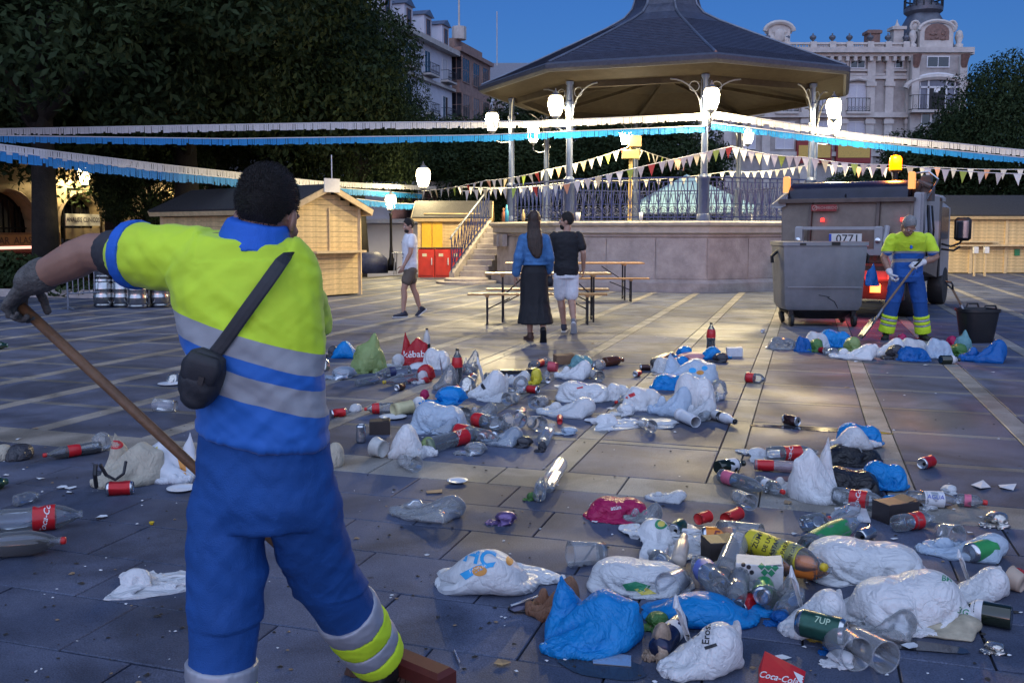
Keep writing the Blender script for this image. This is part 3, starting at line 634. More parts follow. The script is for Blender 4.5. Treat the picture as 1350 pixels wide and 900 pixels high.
q.tube([(cx + 1.27 * math.cos(a), 2.2 + 1.27 * math.sin(a), gz(20) + 1.15) for a in [j * math.pi / 8 for j in range(16)]], .06, 5, closed=True); q.build('lantern_railing', m_blk, gb)
# round-headed gable at the left end of the roof
q = MB(); ex = gx(1020); q.box((ex, .3, gz(60)), (1.5, .6, 1.5)); q.loft([((ex, .3, gz(50)), (.95, 0, 0), (0, .4, 0)), ((ex, .3, gz(46)), (.95, 0, 0), (0, .4, 0))], 6); q.tube([(ex - 1.0 * math.cos(a), .05, gz(48) + .62 * math.sin(a)) for a in [math.pi * j / 10 for j in range(11)]], .16, 6)
q.add([(ex - .9 * math.cos(a), .1, gz(48) + .55 * math.sin(a)) for a in [math.pi * j / 10 for j in range(11)]], [tuple(range(11))]); q.build('round_gable', m_wallt, gb)
q = MB(); q.ell((ex, -.02, gz(54)), (.4, .15, .5), n=10, k=6); q.ell((ex - .5, -.02, gz(58)), (.2, .1, .3), n=8, k=5); q.ell((ex + .5, -.02, gz(58)), (.2, .1, .3), n=8, k=5); q.build('carved_crest', m_wallt, gb, smooth=True)
# ground floor shop signs, yellow bands edged in red
for x, lab in ((1067, 0), (1118, 0)):
    q = MB(); q.box((gx(x), -.2, gz(202)), (2.4, .4, 1.6)); o = q.build('shop_canopy', M('red canopy', (.25, .02, .02), .5), gb)
    q = MB(); q.box((gx(x), -.42, gz(202)), (2.2, .05, .85)); q.build('canopy_band', M('yellow canopy band', (.6, .38, .08), .5), o)
# --- apartment block with dormers, its long front running away on the left, parallel to the paving
HB = thing('apartment_block', 'tall pale apartment block with white dormers behind the left trees', 'building', (0, 0, 0))
fp = Vector((-5.7, 90, 0)); fd = U; fn = V.copy()      # front line, direction, outward normal
FM = Matrix(((fd.x, fn.x, 0, 0), (fd.y, fn.y, 0, 0), (0, 0, 1, 0), (0, 0, 0, 1)))
def fw(s, z, extra=0): q = fp + fd * s + fn * extra; return T(q.x, q.y, z) @ FM
m_pale = M('pale render', (.58, .58, .66), .7, var=.12, scale=.8)
b = MB(); b.xf = fw(0, 0); b.box((-13, -6, 8.2), (26, 12, 19.6)); b.build('wall', m_pale, HB)
b = MB(); b.xf = fw(0, 0); b.box((-13, .3, 18.0), (26.6, .9, .45)); b.box((-13, .15, 14.6), (26.4, .4, .25)); b.box((-13, .15, 11.2), (26.4, .4, .25)); b.box((-13, .15, 4.9), (26.4, .4, .3)); b.build('cornice', m_wallt, HB)
b = MB(); b.xf = fw(0, 0); b.add([(-26, .1, 18.25), (0, .1, 18.25), (0, -4, 21.2), (-26, -4, 21.2), (0, -12, 18.25), (-26, -12, 18.25)], [(0, 1, 2, 3), (3, 2, 4, 5), (1, 4, 2), (0, 3, 5)]); b.build('roof', m_zinc, HB)
for i in range(6):
    s = -1.8 - i * 4.2; d_ = MB(); d_.xf = fw(s, 18.2); d_.box((0, -1.0, 1.0), (1.7, 2.2, 2.0)); dm = d_.build('dormer', m_pale, HB)
    q = MB(); q.xf = fw(s, 20.2); q.add([(-1.05, .3, 0), (1.05, .3, 0), (1.05, -2.6, 0), (-1.05, -2.6, 0), (0, .3, .55), (0, -2.6, .55)], [(0, 1, 4), (0, 4, 5, 3), (1, 2, 5, 4), (3, 5, 2), (0, 3, 2, 1)]); q.build('dormer_roof', m_zinc, dm)
    win(HB, fw(s, 18.55, .102), .8, 1.35, 2, 1, fr=m_brick)
    for z in (15.2, 11.8, 8.4):
        win(HB, fw(s, z, .002), 1.3, 2.0, 2, 1, dark=(i * 7 + int(z)) % 3 != 0); balcony(HB, fw(s, z - .05), 2.2, .8, .9, 6)
b = MB(); b.xf = fw(-7, 20); b.lathe([(.7, 0), (.7, 1.6), (.8, 1.7), (.75, 2.2), (0, 2.25)], 12, mat=T(0, -2.5, 0)); b.build('roof_tank', m_white, HB)
b = MB(); b.xf = fw(-20, 20); b.box((0, -3, 1), (1.2, .9, 2.2)); b.build('chimney', m_brick, HB)
# brown glazed corner house beyond it, flagpole on its roof
BB = thing('brown_house', 'brown corner house with glazed wooden bays left of the bandstand roof', 'building', (0, 0, 0))
m_brn = M('brown timber', (.30, .19, .155), .6, var=.3, scale=2)
b = MB(); b.xf = fw(0, 0); b.box((5.0, -5.4, 8.3), (9, 12, 20)); b.build('wall', m_brn, BB)
b = MB(); b.xf = fw(0, 0); b.box((5, -5.4, 18.5), (9.6, 12.6, .4)); b.box((5, -5.4, 19.2), (8, 10.6, 1.0)); b.build('cornice', m_brn, BB)
GF2 = Matrix(((fn.x, -fd.x, 0, 0), (fn.y, -fd.y, 0, 0), (0, 0, 1, 0), (0, 0, 0, 1)))
for z in (15.6, 12.2, 8.8):
    for k in range(2):
        q = fp + fd * .5 + fn * (-1.0 - k * 2.4 + 1.0); win(BB, T(q.x, q.y, z) @ GF2, 1.7, 2.3, 3, 2, fr=m_brn)
    for k in range(3): win(BB, fw(2.2 + k * 2.9, z, .602), 1.9, 2.3, 3, 2, fr=m_brn)
b = MB(); q = fp + fd * 2; b.lathe([(.7, 0), (.7, 1.2), (.1, 1.3), (.06, 9)], 8, mat=T(q.x, q.y - 0, 19.7)); b.build('flagpole', m_wallt, BB)
b = MB(); b.add([(q.x - .05, q.y, 26.3), (q.x - .45, q.y, 25.6), (q.x - .35, q.y, 23.6), (q.x - .05, q.y, 24), (q.x - .05, q.y + .12, 26.3), (q.x - .45, q.y + .12, 25.6), (q.x - .35, q.y + .12, 23.6), (q.x - .05, q.y + .12, 24)], [(0, 1, 2, 3), (7, 6, 5, 4), (0, 4, 5, 1), (1, 5, 6, 2), (2, 6, 7, 3), (3, 7, 4, 0)]); b.build('flag', M('limp flag', (.3, .03, .04), .7), BB)
# pale house behind it and a low tiled roof
PH = thing('pale_house', 'pale grey house with a low roof and chimney far behind, left of the bandstand roof', 'building', (0, 0, 0))
b = MB(); b.box((1.2, 112, 8), (15, 10, 19.5)); b.build('wall', m_pale, PH)
b = MB(); b.add([(-7, 106.5, 17.75), (9.5, 106.5, 17.75), (9.5, 117.5, 17.75), (-7, 117.5, 17.75), (-4, 112, 21), (7, 112, 21)], [(0, 1, 5, 4), (1, 2, 5), (2, 3, 4, 5), (3, 0, 4), (3, 2, 1, 0)]); b.build('roof', M('grey tiles', (.2, .2, .23), .6, var=.3), PH)
b = MB(); b.box((-5.5, 108, 20), (1.1, 1, 2.6)); b.build('chimney', m_brick, PH)
for k in range(5): win(PH, T(-4.5 + k * 3, 107, 14) @ GF, 1.3, 2, 2, 1)
b = MB(); b.tube([(-1.7, 108, 20), (-1.7, 108, 26)], .06, 5); b.build('aerial', m_wallt, PH)
# --- arcade on the left: yellow lit wall with round arches
AR = thing('arcade_building', 'old arcaded house with lamplit ochre wall and dark round arches at far left', 'building', (0, 0, 0))
m_och = M('ochre render', (.38, .29, .17), .75, var=.25, scale=1.0, bump=.3)
ap = Vector((-20.9, 41.7, 0)); AX = lambda s, z, e=0: T(*(ap + fd * s + fn * e + Vector((0, 0, z)))) @ FM
def arch_wall(s0, s1, zt, arches, zb=-1.7):
    """wall panel with round openings (depth .5), built column by column"""
    b = MB(); b.xf = AX(0, 0)
    def strip(a, c, lo0, lo1):
        if c - a < 1e-4: return
        for y in (0,): b.add([(a, 0, lo0), (c, 0, lo1), (c, 0, zt), (a, 0, zt)], [(0, 1, 2, 3)])
        b.add([(a, 0, lo0), (c, 0, lo1), (c, -.6, lo1), (a, -.6, lo0)], [(3, 2, 1, 0)])
    x = s0
    for c, r, sp in arches:
        strip(x, c - r, zb, zb); n = 14
        b.add([(c - r, 0, zb), (c - r, 0, sp), (c - r, -.6, sp), (c - r, -.6, zb)], [(0, 1, 2, 3)]); b.add([(c + r, 0, zb), (c + r, 0, sp), (c + r, -.6, sp), (c + r, -.6, zb)], [(3, 2, 1, 0)])
        for j in range(n):
            a0, a1 = math.pi - math.pi * j / n, math.pi - math.pi * (j + 1) / n
            strip(c + r * math.cos(a0), c + r * math.cos(a1), sp + r * math.sin(a0), sp + r * math.sin(a1))
        x = c + r
    strip(x, s1, zb, zb); return b
sx = lambda x: ((x - 675) / 1230 * ap.y - ap.x) / (fd.x - fd.y * (x - 675) / 1230)     # pixel column -> run along the front
arches = [((sx(-28) + sx(50)) / 2, (sx(50) - sx(-28)) / 2, 1.55), ((sx(82) + sx(137)) / 2, (sx(137) - sx(82)) / 2, 1.75), (sx(210), 1.25, 1.7), (sx(290), 1.3, 1.8)]
arch_wall(-14, sx(330), 4.6, arches).build('arcade_wall', m_och, AR)
b = MB(); b.xf = AX(0, 0); b.box((4, -6.1, 10.5), (38, 11.9, 11.8)); b.build('upper_wall', M('upper wall with painted shade', (.16, .14, .13), .8, var=.2), AR)  # upper storeys darker than the arcade wall, shade put into the colour
b = MB(); b.xf = AX(0, 0); b.box((4, 0.0, 4.72), (38, 1.6, .25)); b.build('ledge', m_brn, AR)
b = MB(); b.xf = AX(0, 0); b.box((5, -.75, 1.4), (sx(330) + 19, .1, 6.2)); b.build('shopfront_glass', m_glassd, AR)
for c, r, sp in arches:
    f = MB(); f.xf = AX(c, 0, -.55)
    for i in range(-2, 3): f.box((i * r * .4, 0, (sp + r * .9 - .6) / 2 + .3), (.06, .05, sp + r * .7))
    for z in (sp, sp - .9): f.box((0, .0, z), (r * 2, .06, .07))
    f.build('fanlight_bars', m_blk, AR)
    a_ = MB(); a_.xf = AX(c, sp); a_.tube([(-(r + .12) * math.cos(q), .03, (r + .12) * math.sin(q)) for q in [math.pi * j / 14 for j in range(15)]], .09, 4); a_.build('arch_ring', M('arch stone', (.3, .23, .15), .7), AR)
b = MB(); b.xf = AX(sx(62), 0, .08); b.tube([(0, 0, -1.7), (0, 0, 4.6)], .07, 6); b.tube([(.35, 0, -1.7), (.35, 0, 2.4)], .04, 6); b.build('downpipe', m_white, AR)
def text_on(parent, s, X, size, mat, bold=.0, shear=0, name='lettering', sx_=1.0):
    v, f = text_geo(s, size, bold, shear); b = MB(); b.xf = X
    b.add([(-q[0] * sx_ if False else q[0] * sx_, .0, q[1]) for q in v], f); return b.build(name, mat, parent)
FLIP = Matrix(((-1, 0, 0, 0), (0, 1, 0, 0), (0, 0, 1, 0), (0, 0, 0, 1)))
m_ink = M('dark blue lettering', (.02, .02, .07), .5, var=0); m_sgnw = M('white sign board', (.72, .70, .66), .5, var=.06)
b = MB(); b.xf = AX(sx(109), .0, .1); b.box((0, .03, D(109, 290, 44).z), (2.15, .06, .55)); sg = b.build('sign_board', m_sgnw, AR)
b = MB(); b.xf = AX(sx(109), .0, .1); b.box((0, .0, D(109, 298, 44).z - .35), (2.15, .05, .5)); b.build('sill_panel', m_och, AR)
# the front's run direction points left to right seen from the square
text_on(sg, 'ANALISIS CLINICOS', AX(sx(109), D(109, 290, 44).z, .17), .30, m_ink, .012, sx_=.80)
b = MB(); b.xf = AX(sx(15), 0, .35); b.box((0, 0, D(20, 318, 41).z), (4.6, .3, .75)); shp = b.build('shop_fascia', M('brown fascia', (.10, .045, .02), .5), AR)
b = MB(); b.xf = AX(sx(15), 0, .52); b.box((0, 0, D(20, 317, 41).z), (3.9, .04, .5)); b.build('fascia_panel', M('gilt panel', (.22, .13, .04), .5), shp)
text_on(shp, 'BAR  ALASKA', AX(sx(13), D(20, 317, 41).z, .56), .42, M('dark fascia letters', (.03, .012, .01), .5, var=0), .015)
b = MB(); b.xf = AX(sx(15), 0, .4); b.box((0, .3, D(20, 331, 41).z), (5.2, 1.2, .10)); b.build('awning', M('dark red awning', (.16, .03, .025), .6), AR)
b = MB(); b.xf = AX(sx(15), 0, .4); b.box((0, .92, D(20, 325, 41).z), (5.2, .06, .12)); b.build('light_strip', M('pink strip light', (1, .45, .35), .4, var=0, emis=1.0), AR)
b = MB(); b.xf = AX(sx(15), 0, .4); b.box((0, .6, D(20, 337, 41).z), (5.2, .06, .32)); aw = b.build('awning_valance', M('maroon valance', (.09, .02, .02), .7), AR)
text_on(aw, 'CAFE   BURGER', AX(sx(15), D(20, 336, 41).z, 1.04), .24, m_sgnw, .0)
for x in (4, 14):
    b = MB(); b.xf = AX(sx(x), 0, -.5); b.box((0, 0, D(x, 352, 41).z), (.33, .05, .55)); b.build('lit_window', M('warm lit window', (1, .45, .10), .4, var=.2, emis=.9), AR)
# two wall lanterns of the arcade
for x, y, s, pw in ((93, 232, 1.35, 320), (232, 245, 1.1, 220)):
    q = ap + fd * sx(x); q = q + fn * 1.0; z = D(x, y, q.y).z
    L_ = thing('wall_lantern', 'bright wall lantern on a bracket beside the left tree trunk' if x < 100 else 'bright wall lantern glimpsed through leaves above the left hut', 'lantern', (q.x, q.y, z), 0, 'lanterns on the arcade wall')
    lantern(L_, (0, 0, 0), pw, s); b = MB(); b.tube([(0, 0, -.45), -fn * .4 + Vector((0, 0, -.6)), -fn * 1.0 + Vector((0, 0, -.55))], .04, 6); b.tube([-fn * .3 + Vector((.15 * math.cos(a), 0, -.75 + .15 * math.sin(a))) for a in [j * math.pi / 5 for j in range(10)]], .02, 5, closed=True); b.tube([-fn * 1.0 + Vector((-.8, -.2, -.62)), -fn * 1.0 + Vector((.9, .3, -.62))], .03, 5); b.build('bracket', m_blk, L_)
# small lit white house front seen past the left hut
WH = thing('white_house', 'small lamplit white house front with a dark doorway behind the man in the white shirt', 'building', (0, 0, 0))
b = MB(); b.box((-6.2, 47, 1.0), (6.5, 3, 5.6)); b.build('wall', m_pale, WH)
b = MB(); b.box((-7.6, 45.49, .0), (1.1, .06, 3.4)); b.build('doorway', m_blk, WH)
b = MB(); b.box((-5.2, 45.44, 2.8), (1.3, .1, 1.6)); b.box((-3.9, 45.44, 2.8), (.7, .1, 1.3)); b.build('window', m_glassd, WH)
b = MB(); b.box((-6.2, 45.3, 1.9), (6.5, .5, .2)); b.build('ledge', m_white, WH)
b = MB()
for i in range(7): b.box((-8.6, 45.45, -.6 + i * .5), (1.0 if i % 2 else .75, .12, .46), ch=.02)
b.build('quoin', m_ston2, WH)
# ================================================================= trees
m_bark = M('dark bark', (.018, .015, .012), .85, var=.4, scale=6, bump=.8, bscale=18)
def leaf_mat(name, c, c2):
    m = bpy.data.materials.new(name); m.use_nodes = True; t = m.node_tree; N = t.nodes; L = t.links; b = N['Principled BSDF']; o = N['Material Output']
    at = N.new('ShaderNodeAttribute'); at.attribute_name = 'tint'
    r = N.new('ShaderNodeValToRGB'); r.color_ramp.elements[0].color = (*c, 1); r.color_ramp.elements[1].color = (*c2, 1)
    L.new(at.outputs['Fac'], r.inputs['Fac']); L.new(r.outputs['Color'], b.inputs['Base Color']); b.inputs['Roughness'].default_value = .6; b.inputs['Specular IOR Level'].default_value = .12
    tr = N.new('ShaderNodeBsdfTranslucent'); L.new(r.outputs['Color'], tr.inputs[0]); mx = N.new('ShaderNodeMixShader'); mx.inputs[0].default_value = .12
    L.new(b.outputs[0], mx.inputs[1]); L.new(tr.outputs[0], mx.inputs[2]); L.new(mx.outputs[0], o.inputs['Surface']); return m
m_leaf = leaf_mat('dark evergreen leaves', (.014, .027, .011), (.043, .066, .025))
m_leaf2 = leaf_mat('mid green leaves', (.03, .05, .015), (.08, .11, .035))
def crown_mesh(seed, n, rad, clumps=60, leaf=.16, cr=(.14, .3), low=-.75):
    g = np.random.default_rng(seed); rad = np.array(rad)
    d = g.normal(size=(clumps * 3, 3)); d /= np.linalg.norm(d, axis=1)[:, None]; d = d[d[:, 2] > low][:clumps]
    rr = g.uniform(.45, 1.0, len(d)) ** .5; cc = d * rr[:, None]; cs = g.uniform(*cr, len(d)); tint_c = g.uniform(.0, 1, len(d))
    which = g.choice(len(d), n, p=cs ** 2 / (cs ** 2).sum())
    v = g.normal(size=(n, 3)); v /= np.linalg.norm(v, axis=1)[:, None]
    p = (cc[which] + v * (cs[which] * g.uniform(.55, 1.0, n) ** .5 * g.choice([1, 1.15], n))[:, None]) * rad
    nrm = v + g.normal(size=(n, 3)) * .6 + np.array([0, 0, .4]); nrm /= np.linalg.norm(nrm, axis=1)[:, None]
    a = np.cross(nrm, g.normal(size=(n, 3))); a /= np.linalg.norm(a, axis=1)[:, None]; b = np.cross(nrm, a)
    s = (leaf * g.uniform(.6, 1.35, n))[:, None]
    quad = np.stack([p - a * s, p + b * s * .42 + nrm * s * .12, p + a * s, p - b * s * .42 + nrm * s * .12], 1).reshape(-1, 3)
    me = bpy.data.meshes.new('crown'); me.vertices.add(4 * n); me.vertices.foreach_set('co', quad.astype(np.float32).ravel())
    me.loops.add(4 * n); me.loops.foreach_set('vertex_index', np.arange(4 * n, dtype=np.int32)); me.polygons.add(n)
    me.polygons.foreach_set('loop_start', np.arange(0, 4 * n, 4, dtype=np.int32))
    try: me.polygons.foreach_set('loop_total', np.full(n, 4, dtype=np.int32))
    except Exception: pass
    at = me.attributes.new('tint', 'FLOAT', 'POINT')
    tt = np.clip(tint_c[which] * .6 + g.uniform(0, .4, n), 0, 1); at.data.foreach_set('value', np.repeat(tt, 4).astype(np.float32))
    me.update(); me.validate(); return me
CM = [crown_mesh(1, 85000, (6.2, 6.2, 5.2), 150, .11), crown_mesh(2, 85000, (6.0, 6.0, 4.8), 150, .11), crown_mesh(3, 45000, (4.2, 4.2, 3.6), 90, .11)]
def tree(label, x, y, zc, cm, sc, base=0.0, r=.32, rz=0, lm=None, group='plane trees round the square', lean=0):
    t = thing('broadleaf_tree', label, 'tree', (x, y, base), rz, group); h = zc - base
    b = MB(); pts = [(0, 0, -.05), (.03, 0, h * .3), (.05 + lean, .03, h * .62), (lean * 1.4, 0, h * .95)]; b.tube(pts, [r * 1.25, r, r * .85, r * .4], 10)
    g = random.Random(int(x * 10 + y)); 
    for j in range(7):
        a = j * .9 + g.random(); l = g.uniform(2, 3.6) * sc[0]; z0 = h * g.uniform(.45, .7)
        b.tube([(lean * .7, 0, z0), (math.cos(a) * l * .5, math.sin(a) * l * .5, z0 + l * .5), (math.cos(a) * l, math.sin(a) * l, z0 + l * .75)], [r * .5, r * .3, r * .1], 6)
    b.build('trunk', m_bark, t, smooth=True)
    c = obj('crown', CM[cm], None, t, (0, 0, h)); omat(c, lm or m_leaf); c.scale = sc; return t
# left row: from the big dark crowns overhead to the one in front of the apartment block
def at(px, Y): return (px - 675) / 1230 * Y
tree('nearest tall dark tree at far left, its thick trunk in front of the lamplit arcade', at(61, 24), 24, 8.3, 0, (1.05, 1, 1.1), r=.29, rz=.3)
tree('tall dark tree with a dense crown behind the far left tree, left of the hut', at(-120, 29), 29, 8.8, 1, (1.1, 1.1, 1.1), rz=1.2)
tree('tall dark tree rising behind the wooden hut with the pale sign', at(250, 30), 30, 8.2, 1, (1.0, 1.05, 1.15), rz=2.2, r=.4)
tree('dark tree with bulky crown right of the hut, trunk beside the lamp', at(472, 36), 36, 5.9, 0, (.43, .6, .72), rz=3.0, r=.38)
tree('dark tree standing behind the hut in the second row', at(285, 40), 40, 8.4, 1, (1.1, 1.1, 1.3), rz=4.1)
tree('dark tree second row on the left, seen between the two nearest crowns', at(152, 40), 40, 9.0, 0, (1.15, 1.1, 1.3), rz=5.1)
tree('small leafy tree in front of the arcade between lamp and hut', at(200, 31), 31, 3.4, 2, (.44, .45, .56), r=.12, rz=1)
# behind the bandstand
tree('dark tree behind the bandstand on its left', at(655, 48), 48, 3.7, 1, (.7, .8, .66), r=.3, rz=2)
tree('dark tree right behind the bandstand columns', at(760, 50), 50, 5.2, 0, (.9, .8, .8), r=.3, rz=.9)
tree('dark tree behind the bandstand between the speaker pole and the stone building', at(850, 52), 52, 4.8, 2, (1.0, 1, 1.05), r=.3, rz=.5)
tree('dark low tree left behind the bandstand near the street lamp', at(575, 50), 50, 4.1, 2, (1.0, 1, .85), r=.3, rz=2.5)
# right side
tree('big dark tree at the right edge beyond the long wooden hut', at(1352, 44), 44, 4.6, 1, (.56, .9, 1.0), r=.3, rz=.2)
tree('dark tree behind the long hut, left of the big right edge tree', at(1255, 47), 47, 3.2, 2, (.95, .95, .95), r=.25, rz=1.9)
tree('low dark tree behind the rubbish truck beacon', at(1160, 48), 48, 2.2, 2, (.9, .8, .6), r=.2, rz=3.3)
tree('low dark tree behind the truck cab in front of the stone building', at(1210, 52), 52, 2.6, 2, (.8, .8, .75), r=.2, rz=.3)
# clipped shrubs and hedge at far left
hedge = crown_mesh(7, 9000, (3.0, .7, .55), 40, .09, (.2, .35), -1)
for x, Y, lab in ((38, 21.5, 'low dark hedge behind the front worker arm at far left'), (-90, 22, 'low dark hedge running out of the picture at far left')):
    q = P(x, 302.4 + 1845 / Y); t = thing('hedge', lab, 'hedge', (q.x, q.y, 0), -.2, 'hedges on the left'); c = obj('foliage', hedge, None, t, (0, 0, .35)); omat(c, m_leaf)
    MB().box((0, 0, .09), (6.0, 1.5, .18), ch=.03).build('kerb', m_ston, t)
# ================================================================= wooden huts
def hut(t, C, e, n, L, W, he, hr, plank=.118, door=None):
    """gabled hut: C corner, e along the ridge (length L), n across the gable (length W)"""
    z = Vector((0, 0, 1)); g = random.Random(int(C.x * 7)); dark = M('hut inside', (.03, .02, .012), .8)
    b = MB(); q = [C, C + e * L, C + e * L + n * W, C + n * W]; ins = [C + (e + n) * .03, C + e * (L - .03) + n * .03, C + e * (L - .03) + n * (W - .03), C + e * .03 + n * (W - .03)]
    b.prism([(p.x, p.y) for p in (ins if (e.cross(n)).z > 0 else ins[::-1])], .02, he - .05); b.build('frame', dark, t)
    def planks(p0, d, ln, top):
        nn = int(he / plank) + 1
        a = math.atan2(d.y, d.x); k = 0
        while True:
            z0 = .03 + k * plank; k += 1
            if z0 > top(.5): break
            if z0 + plank <= he: s0, s1 = 0, ln
            else:
                f = (z0 + plank * .6 - he) / (hr - he); s0, s1 = ln * f / 2, ln * (1 - f / 2)
                if s1 - s0 < .1: break
            c = p0 + d * ((s0 + s1) / 2); o = obj('plank', pk(round(s1 - s0, 3), plank), None, t, (c.x, c.y, z0 + plank / 2), (g.uniform(-.02, .02), g.uniform(-.002, .002), a)); omat(o, m_wood)
    def pk(l, h):
        key = (l, h)
        if key not in PK: PK[key] = MB().box((0, 0, 0), (l, .03, h - .006), ch=.006).mesh('plank')
        return PK[key]
    planks(C, e, L, lambda s: he); planks(C + n * W, e, L, lambda s: he)
    planks(C, n, W, lambda s: hr); planks(C + e * L, n, W, lambda s: hr)
    for p in q: MB().bar(p + z * .0, p + z * he, .09, .09).build('corner_post', m_wood2, t)
    ov = .22; r0 = C + n * (W / 2) - e * ov + z * hr; r1 = C + n * (W / 2) + e * (L + ov) + z * hr; sl = (hr - he) / (W / 2)
    for sgn in (-1, 1):
        ed = n * (sgn * (W / 2 + ov)) - z * (sl * (W / 2 + ov)); nn = Vector((ed.x, ed.y, ed.z)).cross(e).normalized(); nn = nn if nn.z > 0 else -nn
        vs = [r0 + nn * .03, r1 + nn * .03, r1 + ed + nn * .03, r0 + ed + nn * .03]; vs += [p + nn * .05 for p in vs]
        MB().add(vs, [(3, 2, 1, 0), (4, 5, 6, 7), (0, 1, 5, 4), (1, 2, 6, 5), (2, 3, 7, 6), (3, 0, 4, 7)]).build('roof_slope', m_felt, t)
        for p in (r0, r1):
            MB().bar(p + nn * .0, p + ed + nn * .0, .05, .12, up=tuple(nn)).build('barge_board', m_wood2, t)
        MB().bar(r0 + ed - nn * .02, r1 + ed - nn * .02, .04, .10, up=tuple(nn)).build('fascia', m_wood2, t)
PK = {}
hC = Vector((at(381, 20), 20, 0)); hn = (Vector((at(474, 21.6), 21.6, 0)) - hC); hW = hn.length; hn.normalize(); he_ = Vector((-hn.y, hn.x, 0))
H1 = thing('wooden_hut', 'pine market hut with a pale paper sign on its gable, behind the front worker', 'hut'); hut(H1, hC, he_, hn, 4.8, hW, 1.98, 2.42)
b = MB(); c = hC + hn * (hW / 2) - he_ * .10; b.bar(c - hn * .3 + Vector((0, 0, 2.43)), c + hn * .3 + Vector((0, 0, 2.43)), .02, .30, up=(0, 0, 1)); 
pz = MB(); q0 = c - he_ * .16 + Vector((0, 0, 2.46)); pz.box(q0, (.44, .02, .3), rz=math.atan2(hn.y, hn.x)); sg = pz.build('paper_sign', m_sgnw, H1)
MB().tube([q0 + Vector((0, 0, .14)), q0 + Vector((0, 0, .66))], .012, 5).build('sign_stick', m_white, H1)
b = MB(); c = hC + hn * (hW * .62) - he_ * .16; b.box((c.x, c.y, 1.0), (hW * .72, .26, .05), rz=math.atan2(hn.y, hn.x)); b.build('counter_shelf', m_wood2, H1)
b = MB(); c = hC + hn * (hW * .55) - he_ * .025; b.box((c.x, c.y, 1.5), (.03, .04, .95), rz=math.atan2(hn.y, hn.x)); b.build('batten', m_wood2, H1)
# long hut on the right
H2 = thing('wooden_hut', 'long low pine market hut with dark roof at the right edge', 'hut'); x0, x1 = at(1205, 31.8), at(1440, 31.8)
hut(H2, Vector((x0, 31.8, 0)), Vector((1, 0, 0)), Vector((0, 1, 0)), x1 - x0, 2.4, 2.02, 2.62)
for x in (1279, 1325): MB().box((at(x, 31.75), 31.765, 1.01), (.10, .04, 2.0)).build('batten', m_wood2, H2)
MB().box((at(1320, 31.6), 31.62, .96), (3.2, .32, .05)).build('counter_shelf', m_wood2, H2)
MB().box((at(1285, 31.7), 31.6, 1.08), (1.3, .3, .04)).build('shutter_prop', m_wood2, H2)
b = MB(); b.box((at(1341, 31.7), 31.76, .72), (.18, .02, .22)); b.build('green_sticker', M('green sticker', (.03, .2, .08), .5), H2)
# hut with yellow doors and the red cabinets before it
H3 = thing('wooden_hut', 'pine market hut with two yellow shutters beside the bandstand stair', 'hut'); x0, x1 = at(553, 31), at(640, 31)
hut(H3, Vector((x0, 31, 0)), Vector((1, 0, 0)), Vector((0, 1, 0)), x1 - x0, 2.3, 1.92, 2.4)
for x in (563, 577): MB().box((at(x, 30.95), 30.95, 1.36), (.33, .05, 1.05), ch=.02).build('yellow_shutter', M('yellow paint', (.75, .42, .02), .45, var=.12), H3)
m_red = M('red paint', (.48, .03, .015), .4, var=.15, scale=5)
for i, x in enumerate((563, 584.5, 603)):
    q = P(x, 365); wd = .50 if i < 2 else .36
    t = thing('red_cabinet', ('leftmost of three red drink cabinets below the yellow shutters', 'middle one of three red drink cabinets below the yellow shutters', 'rightmost narrow red cabinet next to the bandstand stair')[i], 'cabinet', (q.x, q.y, 0), 0, 'red cabinets by the yellow hut')
    MB().box((0, 0, .45), (wd, .5, .9), ch=.03).build('body', m_red, t); MB().box((0, -.262, .45), (wd - .07, .024, .78), ch=.008).build('door', m_red, t)
    MB().box((wd * .35, -.285, .5), (.03, .03, .22)).build('handle', m_white, t); MB().box((-wd * .1, -.277, .7), (.14, .008, .09)).build('label_plate', M('cream plate', (.6, .55, .4), .5), t); MB().box((0, 0, .915), (wd + .03, .54, .03)).build('lid', M('dark lid', (.05, .03, .03), .4), t)
# parked things in the shade right of the left hut
q = P(480, 368); t = thing('covered_chair_stack', 'dark blue covered stack of terrace chairs in the shade right of the hut', 'chairs', (q.x - .6, q.y + 4, 0))
b = MB(); b.loft([((0, 0, .0), (.8, 0, 0), (0, .4, 0)), ((0, 0, .5), (.78, 0, 0), (0, .4, 0)), ((0, 0, .72), (.5, 0, 0), (0, .25, 0))], 14); b.build('cover', M('navy tarpaulin', (.03, .04, .10), .5, var=.3, bump=.4, bscale=15), t, smooth=True)
t = thing('terrace_table', 'grey metal terrace table with tubular legs behind the man in the white shirt', 'table', (q.x + .9, q.y + 3, 0)); MB().box((0, 0, .72), (.8, .7, .03), ch=.01).build('tabletop', m_wiron, t)
for sx_, sy_ in ((-1, -1), (1, -1), (1, 1), (-1, 1)): MB().bar((sx_ * .34, sy_ * .3, 0), (sx_ * .3, sy_ * .26, .71), .03).build('leg', m_wiron, t)
